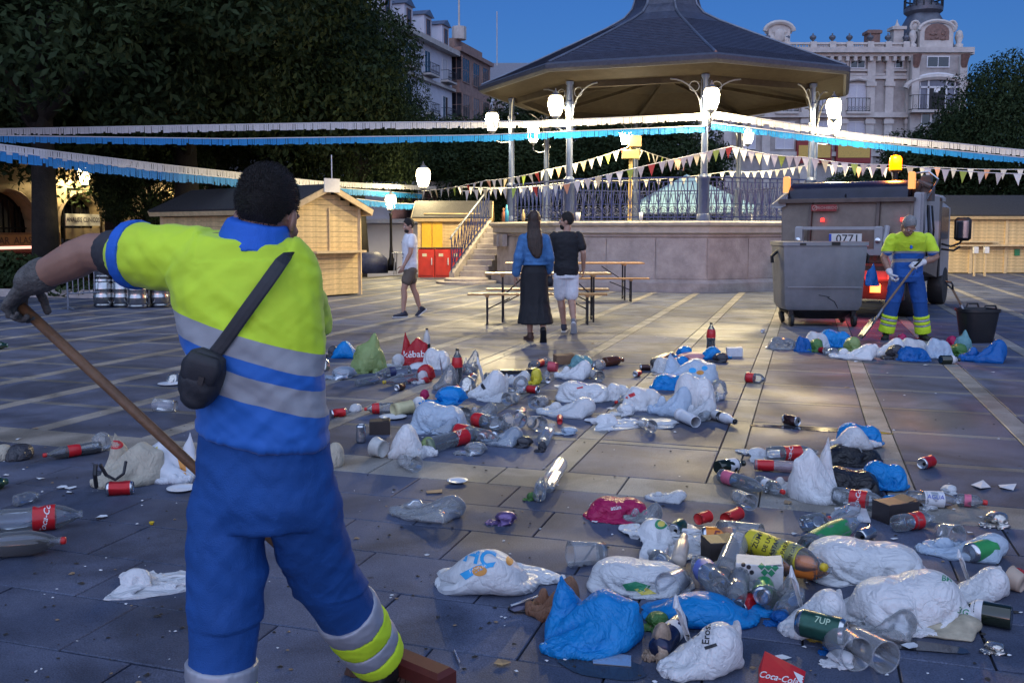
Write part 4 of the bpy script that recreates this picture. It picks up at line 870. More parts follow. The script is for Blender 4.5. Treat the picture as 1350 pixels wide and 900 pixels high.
# ================================================================= beer tables and benches
m_btop = M('varnished spruce', (.42, .22, .08), .4, var=.25, scale=5, bump=.15)
def legs(t, x, w_, h):
    b = MB()
    for s in (-1, 1): b.bar((x, s * (w_ / 2 - .04), 0), (x, s * (w_ / 2 - .04), h), .03)
    b.bar((x, -w_ / 2 + .04, h * .55), (x, w_ / 2 - .04, h * .55), .025); b.bar((x, -w_ / 2 + .04, .06), (x, w_ / 2 - .04, .06), .025); b.bar((x, -w_ / 2 + .04, .1), (x, w_ / 2 - .04, h * .5), .015)
    b.bar((x, 0, h * .55), (x * .55, 0, h - .02), .02); return b.build('leg_frame', m_blk, t)
def beer(name, lab, cat, c, L, w_, h, rz):
    t = thing(name, lab, cat, (c[0], c[1], 0), rz, 'beer tables and benches')
    n = 3 if w_ > .4 else 1
    for i in range(n): MB().box((0, -w_ / 2 + w_ / n * (i + .5), h), (L, w_ / n - .006, .03), ch=.006).build('board', m_btop, t)
    for s in (-1, 1): MB().box((s * L * .36, 0, h - .03), (.06, w_ - .03, .028)).build('batten', m_btop, t); legs(t, s * L * .36, w_, h - .045)
    return t
T1 = (at(722, 15.3), 15.3); T2 = (at(752, 19.6), 19.6)
beer('beer_table', 'nearer long beer table behind the walking couple', 'table', T1, 2.05, .5, .78, 0); beer('beer_table', 'farther long beer table against the stone base of the bandstand', 'table', (at(757, 20), 20.0), 2.95, .5, .78, 0)
beer('beer_bench', 'front bench of the nearer beer table, left end clear of the woman', 'bench', (at(708, 14.9), 14.75), 2.2, .25, .48, 0); beer('beer_bench', 'rear bench of the nearer beer table', 'bench', (at(722, 15.9), 15.95), 2.1, .25, .48, 0)
beer('beer_bench', 'front bench of the farther beer table, right end past its top', 'bench', (at(770, 19.4), 19.4), 2.7, .25, .48, 0)
# ================================================================= kegs and barrier at left
m_keg = M('brushed keg steel', (.42, .42, .42), .22, 1, var=.15, scale=20)
KP = [(.15, 0), (.185, .02), (.19, .05), (.175, .07), (.19, .10), (.19, .17), (.198, .19), (.198, .21), (.19, .23), (.19, .33), (.198, .35), (.198, .37), (.19, .39), (.19, .46), (.175, .49), (.19, .51), (.185, .55), (.165, .555), (.165, .50), (.05, .49), (.05, .53), (0, .53)]
KM = MB().lathe(KP, 20).mesh('keg', True); KM.set_sharp_from_angle(angle=R(35))
ks = [(130, 0, 'lower steel keg at the left end of the pile, behind the barrier'), (155, 0, 'lower steel keg second from left in the pile'), (182, 0, 'large lower steel keg in front, right of the barrier post'), (205, 0, 'lower steel keg at the right end of the pile beside the worker sleeve'), (131, .556, 'upper steel keg at the left of the pile'), (156, .556, 'upper steel keg in the middle of the pile'), (183, .556, 'upper steel keg on the large front keg')]
for x, z, lab in ks:
    q = P(x, 406); o = obj('beer_keg', KM, None, None, (q.x, q.y + (0 if x in (182, 183) else .25), z)); omat(o, m_keg); tag(o, lab, 'keg', 'steel beer kegs stacked at left'); o.rotation_euler.z = x
q = P(148, 404); o = MB().box((0, 0, .42), (.34, .3, .84), ch=.02); t = thing('waste_bin', 'green and white bin standing between barrier and kegs', 'bin', (q.x - .28, q.y + .5, 0)); o.build('body', M('bin green', (.03, .10, .05), .5), t); MB().box((0, -.155, .72), (.3, .012, .3)).build('panel', m_sgnw, t)
q0, q1 = P(90, 408), P(160, 404); t = thing('crowd_barrier', 'galvanised crowd barrier in front of the kegs', 'barrier'); z = Vector((0, 0, 1)); b = MB()
b.tube([q0, q0 + z * 1.02, q1 + z * 1.02, q1], .02, 6); b.tube([q0 + z * .3, q1 + z * .3], .016, 6); b.build('frame', m_wiron, t); d = (q1 - q0); nn = Vector((-d.y, d.x, 0)).normalized()
for i in range(1, 10): MB().bar(q0.lerp(q1, i / 10) + z * .3, q0.lerp(q1, i / 10) + z * 1.02, .014).build('bar', m_wiron, t)
for q in (q0, q1): b = MB(); b.tube([q - nn * .3 + z * .02, q + z * .06, q + nn * .3 + z * .02], .018, 6); b.build('foot', m_wiron, t)
# speaker pole with floodlight, street lamps, power posts, tent
q = D(830, 288, 24.4); sp = thing('speaker_pole', 'wooden pole on the bandstand carrying two loudspeakers and a small floodlight', 'pole', (q.x, q.y, BF)); zt = D(830, 184, 24.4).z - BF
MB().tube([(0, 0, 0), (.02, 0, zt)], .05, 8).build('post', M('rough pole', (.25, .18, .07), .7, var=.3), sp)
MB().box((.1, -.05, zt - .05), (.32, .3, .28), ch=.03).build('loudspeaker', M('brown speaker', (.18, .11, .05), .5), sp); MB().box((0, -.05, zt - .38), (.42, .3, .22), ch=.03).build('loudspeaker', M('olive speaker', (.22, .18, .06), .5), sp)
f = MB().lathe([(.06, -.16), (.12, .12)], 10, mat=T(-.17, -.1, zt + .03), cap=True).build('floodlight', m_bulb, sp); lamp('floodlight_light', sp, (-.2, -.4, zt + .05), 50, .08)
for x, y, Y, pw, lab in ((558, 234, 33, 330, 'single bright street lamp left of the bandstand stair'), (515, 266, 34, 150, 'lower street lamp beside the tree trunk right of the left hut')):
    q = D(x, y, Y); t = thing('street_lamp', lab, 'street lamp', (q.x, q.y, 0), 0, 'street lamps'); lantern(t, (0, 0, q.z), pw, 1.15 if pw > 200 else .9)
    b = MB(); b.lathe([(.16, 0), (.16, .3), (.08, .5), (.05, .9), (.045, q.z - .5), (.08, q.z - .42)], 10); b.build('post', m_blk, t, smooth=True)
for x, lab in ((1284, 'left one of two small power posts in front of the long hut'), (1298, 'right one of two small power posts in front of the long hut')):
    q = P(x, 364); t = thing('power_post', lab, 'post', (q.x, q.y, 0), 0, 'power posts'); MB().box((0, 0, .4), (.05, .05, .8)).build('post', m_wood2, t); MB().box((0, -.04, .84), (.14, .1, .2), ch=.01).build('socket_box', m_sgnw, t)
b = MB(); q = D(905, 262, 36); t = thing('market_tent', 'pale blue pyramid tent seen through the bandstand railing', 'tent', (q.x, q.y, 0)); rr = 2.1
b.add([(-rr, -rr, 2.35), (rr, -rr, 2.35), (rr, rr, 2.35), (-rr, rr, 2.35), (0, 0, 3.6), (-rr, -rr, 2.1), (rr, -rr, 2.1), (rr, rr, 2.1), (-rr, rr, 2.1)], [(0, 1, 4), (1, 2, 4), (2, 3, 4), (3, 0, 4), (5, 6, 1, 0), (6, 7, 2, 1), (7, 8, 3, 2), (8, 5, 0, 3)]); b.build('canopy', Mbag('pale blue canvas', (.30, .50, .66), .3, .6), t)
for sx_, sy_ in ((-1, -1), (1, -1), (1, 1), (-1, 1)): MB().bar((sx_ * 2, sy_ * 2, 0), (sx_ * 2, sy_ * 2, 2.34), .05).build('leg', m_white, t)
# ================================================================= fringe garlands and pennants
m_fw = Mbag('white fringe paper', (.72, .72, .74), .3, .6); m_fb = Mbag('blue fringe paper', (.03, .30, .72), .3, .6)
def garland(lab, pts, mat, hgt, sag=0, cat='garland', seed=0):
    t = thing('fringe_garland', lab, cat, (0, 0, 0), 0, 'fringe garlands over the square'); g = random.Random(seed); line = []
    for a, c in zip(pts[:-1], pts[1:]):
        n = max(6, int((c - a).length / .05))
        for i in range(n): u = i / n; p = a.lerp(c, u); p.z -= sag * 4 * u * (1 - u); line.append(p)
    line.append(pts[-1]); MB().tube(line[::6] + [line[-1]], .012, 5).build('cord', m_white, t)
    b = MB(); k = 0; n = len(line)
    while k < n - 2:
        s = min(n - 1 - k, g.choice([1, 1, 1, 2])); d = (line[k + 1] - line[k]).normalized(); nn = Vector((-d.y, d.x, 0)); l = hgt * (g.uniform(.86, 1.06) if g.random() < .93 else g.uniform(.6, .85)); sw = g.uniform(-.012, .012)
        p0, p1 = line[k], line[k + s] - d * (.003 if g.random() < .75 else .012); off = nn * sw + d * g.uniform(-.003, .003)
        b.add([p0, p1, p1 - Vector((0, 0, l * .5)) + off * .4, p1 - Vector((0, 0, l)) + off, p0 - Vector((0, 0, l)) + off, p0 - Vector((0, 0, l * .5)) + off * .4], [(0, 1, 2, 5), (5, 2, 3, 4)]); k += s
    b.build('fringe', mat, t, kind='stuff'); return t
cw = D(930, 150, 22.2); cb = D(930, 166, 22.2)
garland('white fringe garland from the left edge to the bandstand corner column', [D(-60, 171, 21), D(430, 162, 22), D(700, 160, 22.2), cw], m_fw, .155, .0, seed=1)
garland('blue fringe garland from the left edge to the bandstand corner column, below the white one', [D(-60, 178, 20.6), D(300, 183, 21.5), D(640, 178, 22), cb], m_fb, .155, .0, seed=2)
garland('white fringe garland from the bandstand corner column to the right edge', [D(938, 147, 22.2), D(1130, 176, 22.8), D(1400, 203, 23)], m_fw, .155, seed=3)
garland('blue fringe garland from the bandstand corner column to the right edge, below the white one', [D(938, 162, 22.2), D(1130, 186, 22.8), D(1400, 213, 23)], m_fb, .155, seed=4)
garland('white fringe garland sagging low from the left edge towards the street lamp', [D(-60, 183, 16.5), D(60, 198, 17.5), D(215, 217, 20), D(420, 239, 28), D(575, 246, 38)], m_fw, .16, seed=5)
garland('blue fringe garland sagging low from the left edge, under its white twin', [D(-60, 191, 16.5), D(60, 206, 17.5), D(215, 226, 20), D(420, 246, 28), D(560, 256, 38)], m_fb, .2, seed=6)
garland('short blue fringe garland in the shade right of the left hut', [D(470, 262, 30), D(520, 268, 32), D(575, 270, 34)], m_fb, .2, seed=7)
PC = [M('pennant white', (.66, .64, .6), .7, var=.1), M('pennant red', (.6, .08, .06), .7, var=.1), M('pennant green', (.42, .55, .10), .7, var=.1), M('pennant peach', (.7, .36, .22), .7, var=.1), M('pennant cream', (.68, .58, .34), .7, var=.1)]
_p = MB(); _p.add([(-.075, 0, 0), (.075, 0, 0), (.01, .02, -.24), (-.075, .004, 0), (.075, .004, 0), (.01, .024, -.24)], [(0, 1, 2), (5, 4, 3)]); PN = _p.mesh('pennant'); 
PN.materials.append(None)
def bunting(lab, pts, n, sag=.0, size=1, seed=0, seq=(0, 0, 4, 0, 0, 2, 0, 1, 0, 0, 3)):
    t = thing('bunting', lab, 'bunting', (0, 0, 0), 0, 'strings of pennants'); g = random.Random(seed); tot = [(c - a).length for a, c in zip(pts[:-1], pts[1:])]; L_ = sum(tot); line = []
    for a, c, l in zip(pts[:-1], pts[1:], tot):
        for i in range(12): u = i / 12; p = a.lerp(c, u); p.z -= sag * 4 * u * (1 - u); line.append(p)
    line.append(pts[-1]); MB().tube(line, .01, 5).build('cord', m_white, t)
    for i in range(n):
        u = (i + .5) / n * (len(line) - 1); j = int(u); p = line[j].lerp(line[min(j + 1, len(line) - 1)], u - j); d = line[min(j + 1, len(line) - 1)] - line[j]
        o = obj('pennant', PN, None, t, p, (g.uniform(-.35, .35), 0, math.atan2(d.y, d.x))); omat(o, PC[seq[i % len(seq)]]); o.scale = (size,) * 3
pt = D(828, 194, 24.3)
bunting('pennant string from the speaker pole down to the left of the bandstand', [D(555, 252, 30), D(640, 238, 26), D(720, 224, 24), pt], 30, .05, 1.1, 1)
bunting('pennant string from the speaker pole across the bandstand to its back', [D(836, 194, 24.3), D(905, 214, 29)], 11, .05, 1.15, 2)
bunting('long pennant string rising from the blue railing to the right columns', [D(610, 252, 25), D(740, 244, 22.3), D(880, 212, 22.1), D(965, 193, 22.1)], 30, .0, 1.15, 3)
bunting('long pennant string from the right columns over the truck to the right edge', [D(965, 193, 22.1), D(1060, 207, 22.0), D(1180, 217, 22), D(1400, 230, 22)], 28, .06, 1.2, 4, (0, 0, 0, 4, 0, 0, 2, 0))
bunting('pale pennant string hanging behind the railing of the bandstand', [D(600, 246, 31.5), D(760, 238, 31.5), D(960, 226, 31.5), D(1080, 214, 31.5)], 36, .12, 1.1, 5, (0,))
bunting('pale pennant string beyond the truck at the right edge', [D(1090, 218, 26), D(1225, 220, 26), D(1400, 222, 26)], 16, .05, 1.2, 6, (0, 0, 3))
# ================================================================= rubbish truck, container, tub
m_hop = M('grimy beige truck steel', (.17, .135, .11), .45, .2, var=.3, scale=3, bump=.2)
m_hopd = M('grimy dark truck steel', (.10, .075, .065), .5, .2, var=.35, scale=4)
m_hood = M('dark glossy hood', (.018, .018, .035), .22, .2, var=.3, scale=3)
m_cab = M('white truck paint', (.30, .30, .32), .3, var=.12, scale=4)
m_rub = M('black rubber', (.012, .012, .013), .6, var=.3, bump=.2)
m_chr = M('bright steel tube', (.6, .6, .62), .15, 1, var=.1)
m_tail = M('red tail light lens', (1, .03, .02), .3, var=0, emis=1.6); m_tail2 = M('orange hot tail light', (1, .12, .03), .3, var=0, emis=3.5)
m_amb = M('amber lens', (1, .20, .0), .3, var=0, emis=2.2); m_ambd = M('dim amber lens', (1, .42, .10), .3, var=0, emis=.45)
q = P(1113, 421); TK = thing('rubbish_truck', 'small beige rubbish truck seen from behind with amber beacon and dark hood', 'truck', (5.54, 15.68, 0), -R(33))
b = MB(); b.add([(-1.02, 0, .95), (1.02, 0, .95), (1.02, 3.0, .6), (-1.02, 3.0, .6), (-1.08, .12, 2.02), (1.08, .12, 2.02), (1.08, 3.0, 2.02), (-1.08, 3.0, 2.02)], [(3, 2, 1, 0), (4, 5, 6, 7), (0, 1, 5, 4), (1, 2, 6, 5), (2, 3, 7, 6), (3, 0, 4, 7)]); b.build('hopper', m_hop, TK)
b = MB()
for x0, x1 in ((-1.02, -.60), (-.52, .50), (.58, 1.02)): b.add([(x0, -.02, 1.10), (x1, -.02, 1.10), (x1, .10, 1.93), (x0, .10, 1.93), (x0, .0, 1.1), (x1, .0, 1.1), (x1, .12, 1.93), (x0, .12, 1.93)], [(0, 1, 2, 3), (3, 2, 6, 7), (0, 3, 7, 4), (1, 5, 6, 2), (0, 4, 5, 1)])
b.build('rear_panel', m_hop, TK); MB().box((0, .06, 1.985), (2.2, .14, .07), ch=.01).build('rim', m_hopd, TK)
for x in (-.56, .54): MB().bar((x, -.045, 1.0), (x, .085, 1.95), .07, .05).build('rib', m_hopd, TK)
b = MB(); st = []
for x in (-1.0, .96): st.append([(x, .2 + .45 * (1 - math.cos(a)), 2.02 + .30 * math.sin(a)) for a in [math.pi * j / 12 for j in range(13)]])
vs = st[0] + st[1]; b.add(vs, [(j, j + 1, 13 + j + 1, 13 + j) for j in range(12)] + [tuple(range(13))[::-1], tuple(range(13, 26))]); b.build('hood', m_hood, TK, sharp=40)
MB().bar((-.02, .16, 2.05), (-.02, .62, 2.335), .012, .03).build('hood_seam', m_blk, TK)
MB().add([(-1.28, .1, 1.9), (-.98, .0, 2.1), (-.98, .8, 2.25), (-1.2, .8, 2.2), (-1.1, .05, 1.86), (-.98, .04, 1.9)], [(0, 1, 2, 3), (0, 4, 5, 1)]).build('side_flap', m_cab, TK)
b = MB(); b.box((-.32, -.01, 1.86), (.42, .012, .11)); sgn = b.build('warning_sign', M('red sticker', (.22, .02, .02), .5), TK)
v, f = text_geo('PROHIBIDO', .07, .004); b = MB(); b.xf = T(-.27, -.02, 1.86) @ RX(R(90)); b.add(v, f); b.build('lettering', M('faded sticker print', (.40, .25, .22), .5, var=0), sgn)
b = MB(); b.tube([(-.47 + .04 * math.cos(a), -.02, 1.86 + .04 * math.sin(a)) for a in [j * math.pi / 6 for j in range(12)]], .007, 4, closed=True); b.bar((-.50, -.02, 1.83), (-.44, -.02, 1.89), .01); b.build('no_entry_symbol', M('faded sticker print', (.4, .2, .2)), sgn)
for x, z in ((-.34, 1.66), (.93, 1.66)): MB().box((x, -.0, z), (.06, .03, .06), ch=.01).build('reflector', m_tail, TK)  # reflectors glow by the shared tail light material, no lamp in them
# lifting comb with number plate
lf_ = MB(); lf_.box((-.02, -.22, 1.52), (1.36, .07, .05)); lf_.box((-.02, -.22, 1.13), (1.36, .09, .10)); lf_.box((-.66, -.22, 1.32), (.12, .10, .46), ch=.02); lf_.box((.62, -.22, 1.32), (.12, .10, .46), ch=.02); lf_.bar((-.66, -.2, 1.2), (-.6, .1, 1.3), .08); lf_.bar((.62, -.2, 1.2), (.6, .1, 1.3), .08); lf_.build('lift_frame', m_cab, TK)
for x in (-.66, .62): MB().lathe([(.045, 0), (.045, .03), (0, .035)], 10, mat=T(x, -.27, 1.32) @ RX(R(90))).build('pivot_bolt', m_chr, TK)
pl = MB().box((.10, -.24, 1.34), (.52, .02, .18), ch=.004).build('number_plate', M('plate white', (.62, .62, .6), .4, var=.05), TK); MB().box((-.14, -.252, 1.34), (.04, .008, .17)).build('plate_strip', M('plate blue', (.02, .06, .4), .4), pl)
v, f = text_geo('0771', .19, .008); b = MB(); b.xf = T(.14, -.2525, 1.34) @ RX(R(90)); b.add(v, f); b.build('lettering', M('plate black', (.01, .01, .012), .5, var=0), pl)
b = MB(); b.tube([(.72, -.1, 1.55), (.70, -.2, 1.3), (.82, -.2, 1.0), (.8, -.1, .7)], .05, 8); b.tube([(.95, -.15, 1.25), (.9, -.2, 1.0), (1.0, -.1, .8)], .03, 6); b.lathe([(.09, 0), (.09, .04), (0, .05)], 12, mat=T(.88, -.12, 1.32) @ RX(R(90))); b.build('hydraulic_arm', m_cab, TK)
MB().box((0, .3, .80), (2.0, .7, .28)).build('rear_beam', m_hopd, TK); MB().box((0, .02, .52), (2.0, .10, .34), ch=.02).build('bumper', m_blk, TK); MB().box((.35, -.06, .76), (.9, .06, .14), ch=.01).build('rust_plate', M('brownish guard', (.28, .12, .10), .5), TK)
for x, mt in ((.20, m_tail2), (.56, m_tail2), (.78, m_tail)): MB().box((x, -.05, .54), (.16 if mt is m_tail2 else .06, .05, .15), ch=.02).build('tail_light', mt, TK); lamp('tail_light_glow', TK, (x, -.22, .52), 5 if mt is m_tail2 else 2, .05, (1, .06, .03))
for x in (-.85, .85):
    for y in (1.1, 4.3): MB().lathe([(.2, -.14), (.36, -.14), (.38, -.1), (.38, .1), (.36, .14), (.2, .14)], 20, mat=T(x, y, .38) @ RY(R(90))).build('wheel', m_rub, TK, sharp=40)
b = MB(); b.box((0, 2.6, .6), (1.5, 5, .22)); b.build('chassis', m_blk, TK)
# right flank, gear above it, cab with black pillar
b = MB(); b.box((1.12, 1.1, 1.55), (.10, 1.9, 1.1), ch=.02); b.box((1.14, .4, 1.5), (.12, .3, 1.2)); b.build('side_panel', m_cab, TK)
for k in range(5): b = MB().tube([(1.18, .3 + k * .22, 1.9), (1.2, .32 + k * .25, 1.5), (1.19, .25 + k * .25, 1.05)], .018, 5).build('hose', m_wiron if k % 2 else m_blk, TK, smooth=True)
b = MB(); b.box((0, 3.95, 1.32), (1.96, 1.5, 1.45), ch=.12); b.box((0, 3.95, 2.12), (1.8, 1.3, .12), ch=.05); b.build('cab', m_cab, TK)
MB().box((0, 3.19, 1.62), (1.5, .03, .6)).build('rear_window', m_glassd, TK); MB().box((.99, 3.9, 1.62), (.03, .95, .62), ch=.01).build('side_window', m_glassd, TK); MB().box((1.0, 3.24, 1.35), (.05, .16, 1.5), ch=.02).build('cab_pillar', m_blk, TK)
b = MB(); b.tube([(1.05, .5, 1.95), (1.0, .5, 2.42), (1.22, .5, 2.44), (1.36, .5, 2.32), (1.2, .5, 2.0)], .022, 6); b.build('tube_guard', m_chr, TK)
b = MB(); b.box((1.12, .7, 2.12), (.3, .3, .3), ch=.06); b.tube([(1.0, .55, 2.02), (1.1, .45, 2.28), (1.25, .5, 2.2)], .05, 8); b.box((1.15, .75, 2.34), (.16, .2, .12), ch=.03); b.build('hydraulic_gear', m_hopd, TK)
for x, z, mt in ((-1.05, 2.28, m_ambd), (1.0, 2.30, m_ambd)): MB().box((x, .3, z), (.10, .10, .28), ch=.02).build('marker_lamp', mt, TK)
b = MB(); b.lathe([(.11, 0), (.11, .2), (.08, .25), (0, .27)], 14, mat=T(.45, 1.8, 2.56)); b.build('beacon', m_amb, TK, smooth=True); MB().lathe([(.05, 2.0), (.05, 2.52), (.1, 2.53), (.1, 2.56), (0, 2.56)], 12, mat=T(.45, 1.8, 0)).build('beacon_stem', m_blk, TK); lamp('beacon_light', TK, (.45, 1.6, 2.95), 110, .1, (1, .28, .03))
b = MB(); b.tube([(1.0, 3.6, 1.22), (1.15, 3.7, 1.17), (1.3, 3.7, 1.23), (1.36, 3.7, 1.32)], .022, 6); b.tube([(1.0, 3.6, 1.12), (1.2, 3.7, 1.09), (1.32, 3.7, 1.17)], .022, 6); b.build('mirror_arm', m_blk, TK, smooth=True)
b = MB(); b.loft([((1.35, 3.70, 1.28), (.10, 0, 0), (0, .05, 0)), ((1.35, 3.70, 1.32), (.15, 0, 0), (0, .07, 0)), ((1.35, 3.70, 1.68), (.15, 0, 0), (0, .07, 0)), ((1.35, 3.70, 1.73), (.10, 0, 0), (0, .05, 0))], 16, pw=4); b.build('mirror', m_blk, TK, smooth=True); MB().box((1.35, 3.625, 1.5), (.22, .012, .33), ch=.01).build('mirror_glass', M('mirror', (.6, .62, .66), .05, 1, var=0), TK)
# steel container hung behind the truck
BN = thing('waste_container', 'big grey wheeled waste container standing against the back of the truck', 'container', (at(1087, 14.3), 14.3, 0), -R(4)); BN.scale = (.91, 1, 1); m_bin = M('grey galvanised bin', (.23, .235, .25), .5, .35, var=.22, scale=2.2, bump=.12)
b = MB(); b.loft([((0, .42, .20), (.30, 0, 0), (0, .25, 0)), ((0, .42, .26), (.62, 0, 0), (0, .38, 0)), ((0, .42, .34), (.665, 0, 0), (0, .42, 0)), ((0, .42, 1.24), (.72, 0, 0), (0, .46, 0)), ((0, .42, 1.25), (.74, 0, 0), (0, .48, 0)), ((0, .42, 1.31), (.74, 0, 0), (0, .48, 0))], 40, pw=14); b.build('tub', m_bin, BN, sharp=35)
MB().box((0, -.045, .62), (1.22, .012, .02)).build('seam', m_bin, BN)
b = MB(); b.loft([((0, .42, .12), (.42, 0, 0), (0, .3, 0)), ((0, .42, .24), (.62, 0, 0), (0, .40, 0))], 24, pw=4); b.build('underside', m_blk, BN)
for x in (-.75, .75): MB().tube([(x - .03 * (1 if x > 0 else -1), .3, 1.16), (x + .06 * (1 if x > 0 else -1), .3, 1.08), (x + .05 * (1 if x > 0 else -1), .3, .98)], .03, 7).build('trunnion', m_blk, BN)
for x in (-.52, .52):
    for y in (.1, .72): MB().lathe([(.05, -.03), (.095, -.028), (.1, 0), (.095, .028), (.05, .03)], 14, mat=T(x + (.02 if y < .3 else 0), y, .10) @ RY(R(90 if y < .3 else 75))).build('castor', m_rub, BN, smooth=True); MB().box((x, y, .2), (.07, .10, .10)).build('castor_fork', m_blk, BN)
b = MB(); b.tube([(.05, -.06, .46), (.16, -.062, .40), (.22, -.06, .3)], .006, 4); b.tube([(-.1, -.06, .5), (.08, -.062, .47)], .005, 4); b.build('scratch', m_blk, BN)
MB().box((.16, -.06, 1.285), (.14, .03, .05), ch=.01).build('latch', m_blk, BN); MB().box((-.38, -.06, 1.275), (.1, .02, .03)).build('latch', m_blk, BN)
# black tub and the shovel resting in it
q = P(1297, 453); TB = thing('rubber_tub', 'black plastic tub with handles standing on the paving at right', 'tub', (q.x, q.y + .2, 0), .1); m_pl = M('black plastic', (.012, .012, .014), .45, var=.2)
b = MB(); b.loft([((0, 0, 0), (.17, 0, 0), (0, .15, 0)), ((0, 0, .02), (.18, 0, 0), (0, .16, 0)), ((0, 0, .40), (.235, 0, 0), (0, .2, 0)), ((0, 0, .41), (.25, 0, 0), (0, .215, 0)), ((0, 0, .45), (.25, 0, 0), (0, .215, 0)), ((0, 0, .45), (.225, 0, 0), (0, .19, 0)), ((0, 0, .1), (.18, 0, 0), (0, .15, 0))], 28, pw=4); b.build('bucket', m_pl, TB, sharp=35)
for y, x in ((-.2, .05), (.2, .05)): MB().tube([(x - .09, y, .44), (x - .07, y, .50), (x + .07, y, .50), (x + .09, y, .44)], .013, 6).build('handle', m_pl, TB)
def shovel(lab, tip, grip, blade_w=.24, dgrip=True, wood='ash handle'):
    t = thing('shovel', lab, 'shovel', tip); a = Vector((0, 0, 0)); e = grip - tip; L_ = e.length; x, y, d = basis(e); 
    if y.z < 0: x, y = -x, -y
    mt = Matrix(((x.x, y.x, d.x, 0), (x.y, y.y, d.y, 0), (x.z, y.z, d.z, 0), (0, 0, 0, 1)))
    b = MB(); b.xf = mt; n = 7; X = []
    for i in range(6):
        u = i / 5; wdt = blade_w / 2 * (.86 + .14 * min(1, u * 3)) * (1 if u < .9 else .75)
        for j in range(n): s = -1 + 2 * j / (n - 1); b.v.append(tuple(mt @ Vector((s * wdt, -.012 + .035 * abs(s) ** 2.2, u * .32))))
    for i in range(5):
        for j in range(n - 1): b.f.append((i * n + j, i * n + j + 1, (i + 1) * n + j + 1, (i + 1) * n + j)); b.m.append(0)
    o = b.build('blade', M('worn shovel steel', (.20, .20, .22), .35, .8, var=.3, scale=12), t, smooth=True); s_ = o.modifiers.new('t', 'SOLIDIFY'); s_.thickness = .005
    b = MB(); b.xf = mt; b.tube([(0, -.005, .22), (0, 0, .32), (0, .015, .48)], [.012, .02, .018], 8); b.build('socket', M('worn shovel steel', (.2, .2, .22)), t, smooth=True)
    b = MB(); b.xf = mt; b.tube([(0, .015, .46), (0, .02, L_ - .1)], .015, 8); b.build('shaft', M(wood, (.20, .13, .08), .5, var=.3), t)
    b = MB(); b.xf = mt; b.tube([(0, .02, L_ - .12), (-.055, .02, L_ - .04), (-.055, .02, L_), (.055, .02, L_), (.055, .02, L_ - .04), (0, .02, L_ - .12)], .013, 6); b.build('grip', m_pl, t); return t
tubc = Vector((q.x, q.y + .2, 0)); g_ = D(1249, 373, q.y + .1)
shovel('shovel with black handle leaning out of the black tub', tubc + Vector((-.0, 0, .10)), g_, .22)
# ================================================================= people
m_skin = M('skin', (.42, .24, .17), .5, var=.10, scale=18, sss=.08, bump=.05, bscale=90)
m_skin2 = M('tanned skin', (.30, .16, .11), .5, var=.10, scale=18, sss=.08, bump=.05, bscale=90)
m_hair = M('dark hair', (.018, .013, .011), .6, var=.5, scale=120, bump=.8, bscale=420)
m_hairb = M('long brown hair', (.040, .022, .014), .4, var=.4, scale=30, bump=.6, bscale=120)
m_hairg = M('grey hair', (.22, .22, .22), .6, var=.3, scale=50, bump=.5, bscale=140)
m_eyew = M('eye white', (.6, .58, .55), .2, var=0); m_eyed = M('dark iris', (.02, .012, .01), .15, var=0)
v3 = Vector
def limb(mb, pts, n=14):
    mb.tube([p for p, r in pts], [r for p, r in pts], n)
    for p, r in (pts[0], pts[-1]): mb.ell(p, r * .98, n=12, k=8)
def tors(mb, st, r=v3((1, 0, 0)), f=v3((0, 1, 0)), n=22, g=0, pw=2.3):
    mb.loft([(v3(c), r * (hw + g), f * (hd + g)) for c, hw, hd in st], n, pw=pw)
def rot_frame(yaw, pitch=0, roll=0): return (Matrix.Rotation(yaw, 3, 'Z') @ Matrix.Rotation(pitch, 3, 'X') @ Matrix.Rotation(roll, 3, 'Y'))
def head(mb, c, F, s=1.0):
    """c: middle of the head at eye height; F: 3x3 frame with y forward"""
    c = v3(c); q = lambda *p: c + F @ (v3(p) * s)
    mb.ell(q(0, -.015, .035), (.074 * s, .095 * s, .098 * s), F, 18, 12); mb.ell(q(0, .028, -.035), (.060 * s, .066 * s, .085 * s), F, 16, 10)
    mb.ell(q(0, .058, -.092), (.030 * s, .030 * s, .026 * s), F)
    limb(mb, [(q(0, .090, .012), .009 * s), (q(0, .106, -.022), .013 * s)], 8)
    for sx_ in (-1, 1):
        mb.ell(q(sx_ * .076, -.012, -.012), (.011 * s, .022 * s, .034 * s), F @ Matrix.Rotation(sx_ * .3, 3, 'Z')); mb.ell(q(sx_ * .014, .098, -.026), .009 * s)
        limb(mb, [(q(sx_ * .012, .084, .022), .010 * s), (q(sx_ * .05, .070, .022), .011 * s)], 8); mb.ell(q(sx_ * .045, .055, -.025), (.022 * s, .026 * s, .022 * s), F)
    limb(mb, [(q(-.02, .088, -.062), .008 * s), (q(0, .094, -.061), .009 * s), (q(.02, .088, -.062), .008 * s)], 8); limb(mb, [(q(-.016, .086, -.074), .009 * s), (q(.016, .086, -.074), .009 * s)], 8)
def eyes(parent, c, F, s=1.0):
    c = v3(c)
    for sx_ in (-1, 1):
        b = MB(); b.ell(c + F @ (v3((sx_ * .031, .078, .004)) * s), .0125 * s, n=10, k=7); o = b.build('eye', m_eyew, parent, smooth=True)
        b = MB(); b.ell(c + F @ (v3((sx_ * .031, .0875, .004)) * s), .0055 * s, n=8, k=6); b.build('iris', m_eyed, o, smooth=True)
